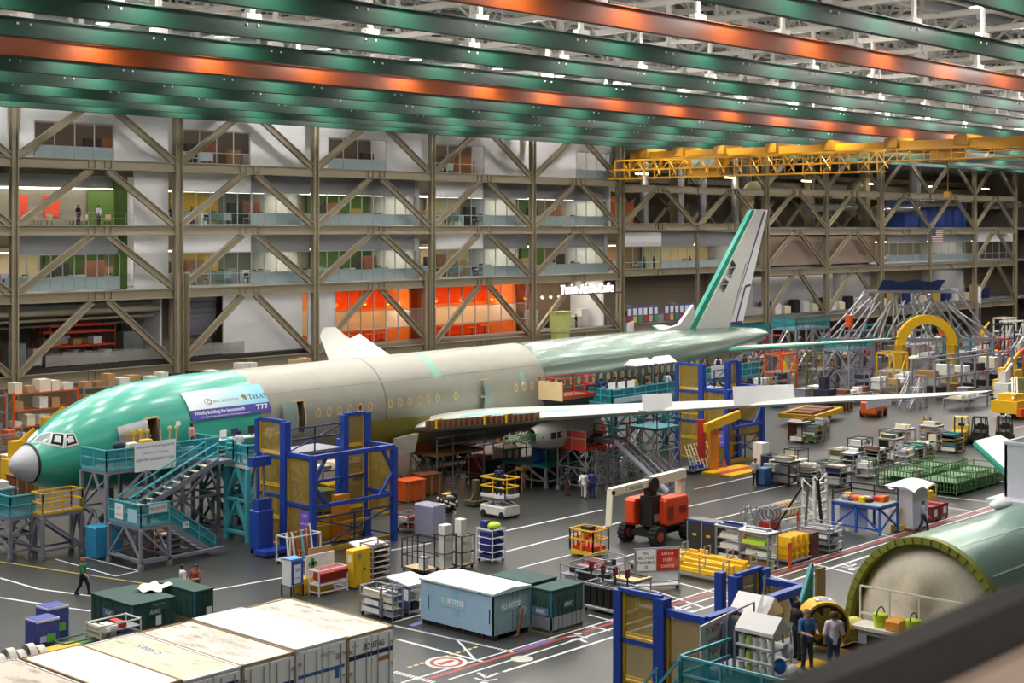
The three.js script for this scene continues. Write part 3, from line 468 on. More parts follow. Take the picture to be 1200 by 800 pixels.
// work stand: deck on braced legs, railings and sheet infill on chosen sides (f b l r)
function standParts(t, { w, d, h, x = 0, z = 0, y = 0, legM = M.greySteel, railM = M.teal, sheetM = M.tealSheet, deckM = M.greySteel, sides = 'fblr', rail = 1.1, s = 0.17, cast = true, bays = 1, toe = 0.12, tiers = 1, noLegs = false }) {
  const g = new THREE.Group(); const T = (q) => q.map((k) => mv(k, x, y, z));
  mesh('deck', T([box2(0, w, h - 0.18, h, -d, 0)]), deckM, t);
  if (!noLegs) {
    const cols = steps(0, w, bays);
    for (const cx of cols) for (const cz of [0, -d]) mesh('leg', T([box2(cx - s / 2, cx + s / 2, cast ? 0.25 : 0, h - 0.18, cz - s / 2, cz + s / 2), ...(cast ? [cyl(0.16, 0.25, cx, 0, cz, 9)] : [])]), legM, t);
    const br = [], q = s * 0.7;
    for (let k = 0; k < tiers; k++) {
      const y0 = 0.45 + (h - 0.6) * k / tiers, y1 = 0.45 + (h - 0.6) * (k + 1) / tiers;
      for (let i = 0; i < bays; i++) for (const cz of [0, -d]) { const a = cols[i], b = cols[i + 1]; br.push((i + k) % 2 ? bar([a, y0, cz], [b, y1, cz], q) : bar([a, y1, cz], [b, y0, cz], q), bar([a, y0, cz], [b, y0, cz], q)); }
      for (const cx of [0, w]) br.push(bar([cx, y0, 0], [cx, y1, -d / 2], q), bar([cx, y1, -d / 2], [cx, y0, -d], q), bar([cx, y0, 0], [cx, y0, -d], q));
    }
    mesh('cross_brace', T(br), legM, t);
  }
  const side = { f: [[0, h, 0], [w, h, 0]], b: [[0, h, -d], [w, h, -d]], l: [[0, h, 0], [0, h, -d]], r: [[w, h, 0], [w, h, -d]] };
  for (const k of sides) { const r = mesh('railing', T(railing(side[k], rail, 0.045, 1.3, toe)), railM, t); if (sheetM) mesh('guard_panel', T([guard(side[k][0], side[k][1], rail - 0.05)]), sheetM, r); }
}
function stairParts(t, a, b, width, { m = M.greySteel, treadM = M.cream, railM = M.teal, axis = 'x', sheet } = {}) {      // from foot a to head b, width along the other axis
  const n = Math.max(4, Math.round((b[1] - a[1]) / 0.24)), o = axis === 'x' ? [0, 0, width / 2] : [width / 2, 0, 0], add = (p, q, k = 1) => p.map((v, i) => v + q[i] * k);
  mesh('stringer', [bar(add(a, o), add(b, o), 0.06, 0.28), bar(add(a, o, -1), add(b, o, -1), 0.06, 0.28)], m, t);
  const tread = axis === 'x' ? cb(0.28, 0.04, width) : cb(width, 0.04, 0.28);
  for (let i = 1; i < n; i++) { const k = i / n, p = mesh('tread', tread, treadM, t); p.position.set(...a.map((v, j) => v + (b[j] - v) * k)); }
  for (const s of [1, -1]) { const r = mesh('handrail', railing([add(a, o, s), add(b, o, s)], 1, 0.04, 1.2), railM, t); if (sheet) mesh('guard_panel', guard(add(a, o, s), add(b, o, s), 0.9), sheet, r); }
}
// shelved trolley: frame, shelves, goods; near corner at the origin
function trolley(name, label, cat, [x, z], w, d, h, { frameM = M.alu, shelfM = M.greySteel, levels = 3, goods = [], back, top, ry = 0, group, fill = 0.7, gh = 0.25 } = {}) {
  const t = thing(name, label, cat, [x, 0, z], ry, group), s = 0.05;
  mesh('frame', [...posts(w, d, 0.1, h, s), ...loop(w, d, h - s, s)], frameM, t); mesh('castor', castors(w, d), M.rubber, t);
  for (let i = 0; i < levels; i++) {
    const y = 0.18 + (h - 0.3) * i / Math.max(1, levels - (top ? 1 : 0) + (top ? 0 : 0)); const sh = mesh('shelf', box2(0, w, y, y + 0.035, -d, 0), shelfM, t);
    if (goods.length) { const step = Math.max(0.22, w / 4); for (let gx = 0.04; gx + step * 0.6 < w; gx += step) if (rnd() < fill) { const m = pick(goods), bw = step * rr(0.6, 0.9), bh = rr(0.5, 1) * gh; mesh('parts_box', box2(gx, Math.min(w - 0.02, gx + bw), y + 0.035, y + 0.035 + bh, -d * rr(0.8, 0.95), -d * rr(0.05, 0.15)), m, sh); } }
  }
  if (back) mesh('back_panel', box2(0, w, 0.2, h, -d - 0.02, -d), back, t);
  if (top) mesh('top_panel', box2(-0.05, w + 0.05, h, h + 0.04, -d - 0.05, 0.05), top, t);
  return t;
}
// crate or cabinet with near corner at the origin
const boxAt = (w, h, d, y0 = 0) => box2(0, w, y0, y0 + h, -d, 0);
function rounded(w, h, d, r = 0.04) { const g = ext([[r, 0], [w - r, 0], [w, r], [w, h - r], [w - r, h], [r, h], [0, h - r], [0, r]], d - 2 * r, r); g.translate(0, 0, -d / 2); return g; }
function textPanel(name, w, h, lines, { bg = '#ffffff', fg = '#222222', size = 0.2, px = 256, draw } = {}, parent, pos, ry = 0, rx = 0) {
  const t = print(px, Math.max(16, Math.round(px * h / w)), (c, W, Hh) => { c.fillStyle = bg; c.fillRect(0, 0, W, Hh); if (draw) draw(c, W, Hh); c.fillStyle = fg; c.textAlign = 'center'; c.textBaseline = 'middle'; lines.forEach((l, i) => { c.font = `bold ${Math.round(Hh * (l.s ?? size))}px sans-serif`; if (l.c) c.fillStyle = l.c; c.fillText(l.t ?? l, W * (l.x ?? 0.5), Hh * (l.y ?? (i + 0.7) / (lines.length + 0.4)), W * 0.94); }); });
  const o = mesh(name, sheet(w, h, 0, 0, 0), printed(t), parent); o.position.set(...pos); o.rotation.set(rx, ry, 0); return o;
}

// ---------- floor paint ----------
line(-1.05, 33.21, 50.47, 33.61, 0.2, paintRed); line(-2, 32.8, 51.05, 33.35, 0.1); line(-0.47, 33.83, 49.62, 33.99, 0.1);
line(1.66, 34.69, 46.27, 34.94, 0.14);
line(19.28, 16.35, 30.29, 16.34, 0.16); line(34.44, 19.61, 49.42, 20.02, 0.14); line(15.98, 20.14, 29.22, 19.55, 0.16); line(29.15, 23.21, 41.21, 23.1, 0.14); line(12.77, 23.2, 19.27, 23.11, 0.12);
line(40, 16.27, 55.7, 16.25, 0.14); line(20.06, 25.47, 23.73, 25.47, 0.14); line(12.6, 15.24, 16.39, 15.56, 0.14); line(7.2, 18.73, 11.67, 20.09, 0.12); line(1.94, 15.55, 5.93, 16.03, 0.14); line(1.42, 19.5, 3, 19.37, 0.2);
dashes(-1.91, 2.47, 0.6, 12.58, paintYellow, 90); line(-3.72, 5.81, -3.62, 9.26); line(-3.62, 9.26, -2.66, 12.27); line(-5.69, 9.45, -4.19, 14.76); line(0.35, 4.04, 0.33, 9.67, 0.1); line(0.33, 9.67, 1.73, 9.56, 0.1); line(1.62, 4.83, 1.78, 9.33, 0.1);
dashes(3.39, 26.62, 3.91, 33.17, paintWhite, 40, 0.16); line(2.01, 28.31, 2.11, 33.16); line(3.91, 33.17, 6.57, 33.07, 0.22, paintBlue); line(3.89, 27.16, 4.55, 27.06, 0.3, paintBlue); line(3.72, 26.15, 5.46, 26.12, 0.12); line(3.62, 30.24, 2.14, 32.66, 0.1);
dashes(-0.46, 31.55, 3.6, 31.54, paintYellow, 12, 0.14); dashes(-1.21, 31.57, -1.13, 33.75, paintWhite, 12, 0.25);
for (const [a, b, c, d] of [[18.35, 29.53, 17.54, 34.23], [16.3, 30.16, 15.02, 34.75], [23.11, 30.83, 21.99, 35.07], [35.8, 30.45, 34.87, 33.64], [45.18, 29.59, 45.22, 33.79], [40.94, 27.51, 46.06, 28.37], [48.49, 28.77, 48.78, 34.36], [10.53, 31.64, 10.33, 33.97], [9.1, 32.83, 9.08, 34.03], [26.11, 33.52, 25.56, 36.29], [63.52, 14.61, 64.73, 20.51], [80.68, 18.66, 85.35, 18.87]]) line(a, b, c, d, 0.12);
// walking figures painted in the lane
function walker(x, z, ry) { const g = [mv(new THREE.CircleGeometry(0.22, 12).toNonIndexed(), 0, 1.55, 0), ...[[0, 0.6, 0, 1.3, 0.34], [0, 0.7, -0.45, -0.1, 0.17], [0, 0.7, 0.5, -0.05, 0.17], [0, 1.2, -0.55, 0.85, 0.13], [0, 1.2, 0.55, 0.8, 0.13]].map(([a, b, c, d, w]) => bar([a, b, 0], [c, d, 0], 0.004, w))]; g[0].translate(0, 0, 0.002); const o = mesh('walking_figure_mark', g.map((q) => rot(q.scale(0.8, 0.8, 1), -Math.PI / 2, ry)), paintWhite, floor); o.position.set(x, 0.008, z); return o; }
walker(1.1, 34.41, 2.2); walker(6.8, 34.09, -0.9); walker(14.47, 33.92, 2.2); walker(21.01, 34, -0.9); walker(27.27, 35.07, 2.2);
{ const d = mesh('round_floor_mark', rot(new THREE.CircleGeometry(0.85, 28).toNonIndexed(), -Math.PI / 2), printed(print(128, 128, (c) => { c.fillStyle = '#b9b9b5'; c.fillRect(0, 0, 128, 128); c.strokeStyle = '#8e3a38'; c.lineWidth = 12; c.beginPath(); c.arc(64, 64, 44, 0, 7); c.stroke(); c.fillStyle = '#8e3a38'; c.fillRect(34, 54, 60, 20); })), floor, 'round red and white floor sign'); d.position.set(...G(1.04, 32.17, 0.009)); }
mesh('drain_cover', cyl(0.45, 0.012, 0, 0, 0, 20), mat(0xb9b9ae, 0.5), floor).position.set(...G(3.43, 34.07, 0.002));

// ---------- white shipping containers in a row, doors towards the gallery ----------
{
  const L = 6.05, Hc = 2.6, wood = mat(0x8a5a2a, 0.7);
  const roofs = [
    { bg: '#cfcabd', blot: ['#8e877b', '#a89f92', '#6d675e'], n: 26 }, { bg: '#f6f6f4', blot: ['#efefec'], n: 4 }, { bg: '#d4cfc4', blot: ['#8a8176', '#7a6a5c', '#a79c8e'], n: 30 }, { bg: '#cfcfb6', blot: ['#a5a68c', '#bab793', '#8d8f80'], n: 26 }, { bg: '#fbfbf9', blot: ['#f2f2f0'], n: 3 }, { bg: '#c9bfb0', blot: ['#9c8d7c', '#a6937f', '#7f746a'], n: 20 }];
  const fronts = [
    { l: 'dirty grey-roofed shipping container lettered in navy italics on its doors', t: [['E-1040', 0.3, 0.1, 0.05, '#8a8d93'], ['BOEING', 0.55, 0.17, 0.13, '#15182c']], stripe: '#1b2750', sy: 0.25, sh: 0.07 },
    { l: 'bright white-roofed shipping container numbered BFC-710 with a blue stripe', t: [['BFC-710', 0.72, 0.13, 0.08, '#7d8288']], stripe: '#2f5fa0', sy: 0.34, sh: 0.05 },
    { l: 'shipping container with dark stains and red scrapes on its roof', t: [], stripe: '#1f3470', sy: 0.35, sh: 0.06 }, { l: 'shipping container with greenish dirt and blue scrawl on its roof', t: [], stripe: '#33435a', sy: 0.12, sh: 0.04 },
    { l: 'clean blank white-roofed shipping container beside the striped blue wrapped stacks', t: [], stripe: '#2f5fa0', sy: 0.2, sh: 0.03 }, { l: 'brownish weathered roof shipping container at the end of the row', t: [], stripe: '#555555', sy: 0.3, sh: 0.03 }];
  roofs.forEach((r, i) => {
    const x1 = -3.27 - i * 2.32, w = 2.22, t = thing('shipping_container', fronts[i].l, 'container', [x1 - w, 0, 33.72 - (i === 5 ? 0.3 : 0)], 0, 'shipping containers parked side by side'), h = Hc + (i === 1 || i === 4 ? 0.06 : 0);
    const body = mat(0xd9dbd9, 0.5);
    mesh('body', [boxAt(w, h - 0.16, L, 0.12), ...Array.from({ length: 24 }, (_, k) => box2(-0.03, 0, 0.2, h - 0.15, -0.2 - k * 0.245, -0.31 - k * 0.245))], body, t);
    each('corner_post', [[0.06, -0.06], [w - 0.06, -0.06], [0.06, -L + 0.06], [w - 0.06, -L + 0.06]].map(([x, z]) => cb(0.14, h, 0.14, x, h / 2, z)), i % 2 ? M.white : mat(0xa2947c, 0.6), t);
    const roofT = print(256, 512, (c, W, Hh) => { c.fillStyle = r.bg; c.fillRect(0, 0, W, Hh); for (let k = 0; k < r.n; k++) { const bx1 = rr(20, W - 20), by = rr(40, Hh - 20), sp = rr(15, 60); c.fillStyle = pick(r.blot); for (let q = 0; q < 260; q++) { c.globalAlpha = rr(0.03, 0.14); const an = rnd() * 6.3, ra = sp * rnd() ** 0.8; c.fillRect(bx1 + ra * Math.cos(an) * 0.7, by + ra * Math.sin(an) * 1.6, rr(2, 9), rr(2, 14)); } } for (let k = 0; k < r.n * 90; k++) { c.globalAlpha = 0.25; c.fillStyle = pick(r.blot); c.fillRect(rnd() * W, rnd() * Hh, rr(1, 3), rr(1, 6)); } c.globalAlpha = 1; if (i === 2) { c.strokeStyle = '#8b3a34'; c.lineWidth = 3; c.beginPath(); c.moveTo(30, 250); c.lineTo(36, 330); c.stroke(); } if (i === 3) { c.font = 'italic bold 40px sans-serif'; c.fillStyle = '#5a62a8'; c.save(); c.translate(140, 330); c.rotate(1.5); c.fillText('C-4057', -60, 0); c.restore(); } });
    const rf = gridGeo(steps(0, w, 2), steps(0, 1, 2), (x, q) => [x, h - 0.03, -L * q]); for (let k = 0; k < rf.attributes.position.count; k++) rf.attributes.uv.setXY(k, rf.attributes.position.getX(k) / w, 1 + rf.attributes.position.getZ(k) / L);
    const roof = mesh('roof', rf, printed(roofT, 0.55), t); mesh('roof_rail', loop(w, L, h - 0.03, 0.07, 0.06), i % 2 ? M.white : mat(0xa2895f, 0.7), roof);
    for (let k = 0; k < 2; k++) {
      const f = fronts[i], dt = print(256, 512, (c, W, Hh) => { c.fillStyle = '#dfe1df'; c.fillRect(0, 0, W, Hh); c.fillStyle = f.stripe; c.fillRect(0, Hh * f.sy, W, Hh * f.sh); c.textAlign = 'left'; for (const [s, tx, ty, sz, col] of f.t) { c.font = `italic bold ${Hh * sz}px sans-serif`; c.fillStyle = col; c.fillText(s, W * 2 * (tx - 0.25) - k * W, Hh * ty + 14, W * 1.4); } if (i === 1 && k) { c.fillStyle = '#9aa0a4'; c.fillRect(150, 80, 60, 50); c.fillStyle = '#2c5f9c'; c.fillRect(140, 200, 50, 70); } if (i === 0 && k) { c.fillStyle = '#9c6a30'; c.fillRect(80, 190, 130, 36); } if (i === 2 && k) { c.fillStyle = '#c8371f'; c.fillRect(120, 240, 70, 40); } });
      const d = mesh('door', bx(w / 2 - 0.12, h - 0.3, 0.05, w * (0.25 + 0.5 * k) + (k ? -0.02 : 0.02), 0.16, 0.03), printed(dt, 0.5), t);
      mesh('lock_bar', [0.25, 0.8].map((q) => rod([w * (q * 0.45 + 0.5 * k) + 0.05, 0.2, 0.08], [w * (q * 0.45 + 0.5 * k) + 0.05, h - 0.2, 0.08], 0.02, 6)), M.alu, d);
      mesh('hinge', [0.2, 0.5, 0.8].map((q) => cb(0.12, 0.07, 0.05, k ? w - 0.1 : 0.1, h * q, 0.07)), M.alu, d);
    }
  });
}
// ---------- covered crates ----------
function coveredCrate(label, [x, z, w, d, h], text, extra, group = 'crates under dark green covers') {
  const t = thing('covered_crate', label, 'crate', [x, 0, z], 0, group), gm = mat(0x264c46, 0.7);
  mesh('cover', boxAt(w, h - 0.1, d, 0.08), gm, t); const f = [];
  for (let k = 0; k < 7; k++) f.push(bar([w * (k + 0.4) / 7, 0.1, 0.012], [w * (k + 0.4 + rr(-0.4, 0.4)) / 7, h * rr(0.5, 0.95), 0.012], 0.02, 0.05), bar([-0.012, 0.1, -d * (k + 0.4) / 7], [-0.012, h * rr(0.5, 0.95), -d * (k + 0.4 + rr(-0.4, 0.4)) / 7], 0.02, 0.05));
  each('cover_fold', f, gm, t); mesh('cover_top', box2(-0.03, w + 0.03, h - 0.06, h, -d - 0.03, 0.03), gm, t); mesh('corner_seam', box2(-0.03, 0.03, 0.08, h, -0.03, 0.03), mat(0x2f6a88, 0.6), t); mesh('pallet', [boxAt(w, 0.08, d)], M.wood, t);
  if (text) { textPanel('stencil', 0.7, 0.35, [{ t: text, s: 0.7 }], { bg: '#264c46', fg: '#aebcc0' }, t, [w * 0.52, h * 0.62, 0.04]); textPanel('stencil', 0.9, 0.34, [{ t: text, s: 0.7 }], { bg: '#56708c', fg: '#c9d4e0' }, t, [-0.04, h * 0.5, -d * 0.55], -Math.PI / 2); }
  if (extra) extra(t, w, d, h); return t;
}
coveredCrate('dark green covered crate with a white cloth lying on top', [-5.07, 19.44, 2.15, 3.19, 1.23], 'AMC', (t, w, d, h) => { textPanel('paper_tag', 0.28, 0.42, [], { bg: '#d7dbd6' }, t, [w * 0.6, h * 0.3, 0.04]); textPanel('stencil_lines', 0.9, 0.4, ['HANDLE WITH', 'CARE'], { bg: '#264c46', fg: '#93a6a2' }, t, [w * 0.62, h * 0.78, 0.035]); });
coveredCrate('dark green covered crate between the white-cloth crate and the seated people', [-2.06, 19.66, 1, 2.79, 1.31], null, (t, w, d, h) => textPanel('paper_tag', 0.3, 0.4, [], { bg: '#d7dbd6' }, t, [w * 0.75, h * 0.25, 0.04]));
{ const [x, z] = [-2.87, 17.61], pts = [], n = 9; const g = gridGeo(steps(0, 1, n), steps(0, 1, n), (a, b) => [a * 1.5 - 0.75 + 0.1 * Math.sin(b * 9), 0.03 + 0.09 * Math.abs(Math.sin(a * 7 + b * 5)) + 0.05 * Math.sin(b * 11), b * 1.1 - 0.55 + 0.12 * Math.sin(a * 8)]); solo('cloth', 'crumpled white cloth on the dark green crate', 'cloth', g, mat(0xe9e8de, 0.9), [x, 1.24, z], 0.5); }
coveredCrate('green tarp covered crate with a silver band around its base', [6.77, 32.7, 2.08, 1.06, 1.91], 'AMC', (t, w, d, h) => { mesh('silver_band', box2(-0.03, w + 0.03, 0.22, 0.75, -d - 0.03, 0.03), mat(0x9a9da2, 0.4, 0.5), t, 'silver reflective band'); });
coveredCrate('plain green tarp covered crate behind the light blue crate', [7.6, 30.79, 1.7, 2.4, 1.78], null);
{
  const [x, z, w, d, h] = [4.44, 31.52, 2.29, 4.35, 2.03], t = thing('shipping_crate', 'large light blue metal shipping crate with stencilled sides on the floor', 'crate', [x, 0, z]), m = mat(0x9dc0dc, 0.4), m2 = mat(0x86a6a8, 0.5);
  mesh('side_panel', box2(0, 0.06, 0.22, h - 0.1, -d, 0), m, t); mesh('front_panel', box2(0, w, 0.22, h - 0.1, -0.06, 0), m2, t); mesh('core', box2(0.06, w, 0.22, h - 0.1, -d, -0.06), m2, t);
  mesh('lid', hull([[-0.06, h - 0.12, 0.08], [w + 0.06, h - 0.12, 0.08], [w + 0.06, h - 0.12, -d - 0.06], [-0.06, h - 0.12, -d - 0.06], [-0.06, h - 0.04, 0.08], [w / 2, h + 0.06, 0.08], [w + 0.06, h - 0.04, 0.08], [-0.06, h - 0.04, -d - 0.06], [w / 2, h + 0.06, -d - 0.06], [w + 0.06, h - 0.04, -d - 0.06]], [[0, 1, 6, 5, 4], [3, 7, 8, 9, 2], [4, 5, 8, 7], [5, 6, 9, 8], [0, 4, 7, 3], [1, 2, 9, 6]]), mat(0xc4dad6, 0.45), t, 'pale low-pitched lid');
  mesh('skid', [box2(0.1, 0.3, 0, 0.22, -d, 0), box2(w - 0.3, w - 0.1, 0, 0.22, -d, 0), ...[0.15, 0.4, 0.65, 0.9].map((q) => box2(0, w, 0.1, 0.22, -d * q - 0.06, -d * q + 0.06))], M.dark, t);
  mesh('door_seam', [box2(w * 0.52, w * 0.53, 0.25, h - 0.15, 0, 0.012), box2(w * 0.64, w * 0.65, 0.25, h - 0.15, 0, 0.012)], mat(0x4d6468, 0.6), t); mesh('hasp', [-0.2, -d + 0.5].map((q) => cb(0.03, 0.6, 0.03, -0.02, h * 0.5, q)), M.dark, t);
  textPanel('stencil', 1.5, 0.5, [{ t: '17 ROTTIE', s: 0.6 }], { bg: '#8fb6c6', fg: '#dfeaf0' }, t, [-0.012, h * 0.62, -d * 0.55], -Math.PI / 2); textPanel('stencil', 0.5, 0.3, ['25X1'], { bg: '#8fb6c6', fg: '#d7e6ee' }, t, [-0.012, h * 0.78, -d * 0.86], -Math.PI / 2); textPanel('stencil', 1.3, 0.4, [{ t: 'HLS ROTTIE', s: 0.75 }], { bg: '#87a7a9', fg: '#e4eeee' }, t, [w * 0.47, h * 0.66, 0.014]);
  textPanel('square_mark', 0.34, 0.34, [], { bg: '#7fb0d2' }, t, [-0.013, h * 0.78, -d * 0.5], -Math.PI / 2); textPanel('square_mark', 0.34, 0.34, [], { bg: '#7fb0d2' }, t, [-0.013, h * 0.42, -d * 0.5], -Math.PI / 2); textPanel('round_mark', 0.5, 0.5, [], { bg: '#87a7a9', draw: (c, W, H2) => { c.fillStyle = '#b4c8c2'; c.beginPath(); c.arc(W / 2, H2 / 2, W * 0.42, 0, 7); c.fill(); } }, t, [w * 0.8, h * 0.48, 0.014]);
  solo('tow_bar', 'rusty tow bar leaning on the light blue crate', 'tow bar', [bar([0, 0.05, 0], [0.45, 1.1, -0.1], 0.09), cb(0.35, 0.08, 0.1, -0.05, 0.06, 0)], M.brown, [x + w * 0.55, 0, z + 0.22]);
}
// ---------- blue wrapped stacks, tool cart, rolls at the corner ----------
for (const [u, lab] of [[[-9.21, 18.9, 1, 0.87, 1.21], 'blue plastic wrapped stack with green label in front of its twin'], [[-8.12, 17.87, 0.95, 0.89, 1.35], 'taller blue plastic wrapped stack with green label behind another']]) {
  const [x, z, w, d, h] = u, t = thing('wrapped_stack', lab, 'wrapped stack', [x, 0, z], 0, 'blue wrapped stacks'); mesh('bundle', rounded(w, h, d, 0.06), mat(0x4a55a8, 0.3), t); mesh('side_sheet', [...Array.from({ length: 12 }, (_, i) => bar([-0.02, 0.15 + (i % 4) * h * 0.22, -d * ((i / 12))], [-0.02, 0.3 + (i % 4) * h * 0.22, -d * ((i + 2) / 14)], 0.02, 0.12))], mat(0xb8c2ee, 0.3), t); mesh('top_wrap', box2(-0.02, w + 0.02, h - 0.06, h + 0.03, -d, 0.02), mat(0xe4e6f2, 0.5), t);
  textPanel('green_label', 0.4, 0.35, [], { bg: '#6cc24a' }, t, [w * 0.62, h * 0.4, 0.08]); textPanel('white_label', 0.3, 0.25, [], { bg: '#c9ccf0' }, t, [w * 0.25, h * 0.4, 0.08]);
}
trolley('tool_cart', 'low tool cart crowded with bottles and rags beside the blue stacks', 'cart', [-7.32, 20.6], 1.9, 1.1, 1.0, { levels: 3, goods: [M.red, M.cream, M.black, M.paper, M.greenSteel, M.purple], fill: 0.9, top: null, frameM: M.offwhite });
{ const g = []; for (let i = 0; i < 5; i++) { const x = -i * 0.42; g.push([x, 1.1 + (i % 2) * 0.15]); } g.forEach(([dx, h], i) => { const t = solo('foam_sheet', 'curved off-white foam sheet in a rack beside the brown container roof', 'foam sheet', gridGeo(steps(-1, 1, 10), [0, 1], (s, q) => [dx + q * 0.3, h * Math.sqrt(Math.max(0.02, 1 - s * s)), s * 0.6]), mat(0xdedcd2, 0.7), G(-10.81, 21.63), 0, 'foam sheets in a row'); }); }
solo('yellow_pallet', 'yellow plastic pallet beside the blue wrapped stacks', 'pallet', [boxAt(1.6, 0.12, 0.9, 0.3), ...[0.1, 0.8, 1.5].map((q) => box2(q - 0.1, q + 0.1, 0, 0.3, -0.9, 0))], M.yellow, G(-9.74, 20.79));
trolley('green_rack', 'low green wire rack beside the blue stacks', 'rack', [-8.72, 20.15], 1.5, 0.8, 0.5, { frameM: M.greenSteel, shelfM: M.greenSteel, levels: 2 });
person('person in a green vest and red cap walking across the open floor', G(-2.81, 11.86), 0.6, { shirt: 0x2f7a4a, pants: 0x22243a, pose: 'walk', hair: 0xa84a4a });

// ---------- work stands around the aircraft ----------
{ // the stair stand by the forward door
  const [x, z, w, d, h] = [2.36, 5.64, 7.15, 2.9, 4.47], [x2, z2, w2, d2, h2] = [1.92, 9.49, 1.68, 2.88, 2.15];
  const t = thing('stair_stand', 'tall teal-railed work stand with a landing and two flights by the forward door', 'work stand', [x, 0, z]);
  standParts(t, { w, d: d - 0.5, h, bays: 3, tiers: 2, sides: 'flr' });
  const lx = x2 - x, lz = z2 - z;
  standParts(t, { w: w2, d: d2, h: h2, x: lx, z: lz, sides: 'fl', s: 0.16 });
  stairParts(t, [lx + 1.0, h2, 0.75], [w - 1.0, h, 0.75], 1.1, {});
  stairParts(t, [lx + w2 + 3.1, 0, lz - 0.9], [lx + w2, h2, lz - 0.9], 1.2, { sheet: M.tealSheet, treadM: M.greySteel });
  mesh('head_landing', box2(w - 1.1, w, h - 0.18, h, 0, 1.35), M.greySteel, t); mesh('railing', railing([[w - 1, h, 1.35], [w, h, 1.35], [w, h, 0]], 1.1, 0.045, 1), M.teal, t);
  mesh('base_frame', [bar([lx, 0.35, lz], [lx + 5.2, 0.35, lz], 0.16), bar([0, 0.4, 0], [lx, 0.35, lz], 0.16)], M.greySteel, t);
  textPanel('notice_board', 2.6, 1.55, [{ t: 'Celebrate Operating Safely', s: 0.13, c: '#777c88' }, { t: 'please ask before entering', s: 0.08, c: '#8a8f9a' }, { t: 'KEEP THE DOORWAY CLEAR', s: 0.13, c: '#666b78' }, ''], { bg: '#eceef2' }, t, [lx + 3.4, h + 0.55, 0.08]);
  textPanel('paper', 0.75, 0.8, ['NOTICE', 'work area'], { bg: '#e9eef0', fg: '#667', size: 0.12 }, t, [lx - 0.05, h2 + 0.6, lz - 1.9], -Math.PI / 2); textPanel('paper', 0.8, 0.7, [], { bg: '#a9d4e4' }, t, [lx - 0.05, h2 + 0.5, lz - 0.7], -Math.PI / 2);
  textPanel('sign', 1.1, 0.45, [{ t: 'NO ENTRY', s: 0.45 }], { bg: '#d9d3d3', fg: '#7a5a5a' }, t, [lx + 1.0, h2 + 0.85, lz + 0.06]); textPanel('sign', 0.35, 0.35, [{ t: '78', s: 0.6 }], { bg: '#dfe6e6' }, t, [lx + w2 + 1.2, h2 - 0.3, lz - 0.2]);
  mesh('warning_lamp_post', cyl(0.09, 1.15, lx + 0.55, h2, lz - 0.15, 10), M.orange, t);
  const tb = thing('work_table', 'work table heaped with bags and tools on the forward stand', 'table', [x + 1.2, h, z - 1.1]); mesh('table_top', boxAt(3.2, 0.06, 0.7, 0.78), M.dark, tb); each('table_leg', posts(3.2, 0.7, 0, 0.78, 0.06), M.greySteel, tb);
  for (const [nm, lab, g, m, dx] of [['tool_bag', 'navy tool bag on the forward stand table', ball(0.32, 0, 0.24, 0, 1.2, 0.8, 0.8), M.navy, 0.4], ['tool_case', 'yellow tool case on the forward stand table', rounded(0.6, 0.35, 0.4), M.yellow, 1.9], ['parts_tub', 'white parts tub on the forward stand table', rounded(0.5, 0.25, 0.4), M.offwhite, 1.1]]) solo(nm, lab, 'tool', g, m, [x + 1.2 + dx, h + 0.84, z - 1.3]);
  solo('blue_cabinet', 'blue cabinet under the stair stand landing', 'cabinet', [rounded(1.5, 1.55, 1.0), box2(0.73, 0.76, 0.15, 1.4, 0, 0.02)], mat(0x2f93c4, 0.5), [x2 - 0.3, 0.1, z2 - 3.6]);
  solo('brown_bin', 'brown steel bin under the stair stand', 'bin', [rounded(1.2, 1.2, 0.9)], M.brown, [x2 + 2.6, 0.05, z2 - 2.1]);
  const rk = thing('tray_rack', 'white wire tray rack beneath the lower stair flight', 'rack', [x2 + 2.3, 0, z2 - 1.6]); mesh('frame', posts(1.7, 0.6, 0, 1.3, 0.05), M.white, rk); for (let i = 0; i < 4; i++) mesh('tray', boxAt(1.7, 0.1, 0.6, 0.15 + i * 0.32), M.white, rk);
}
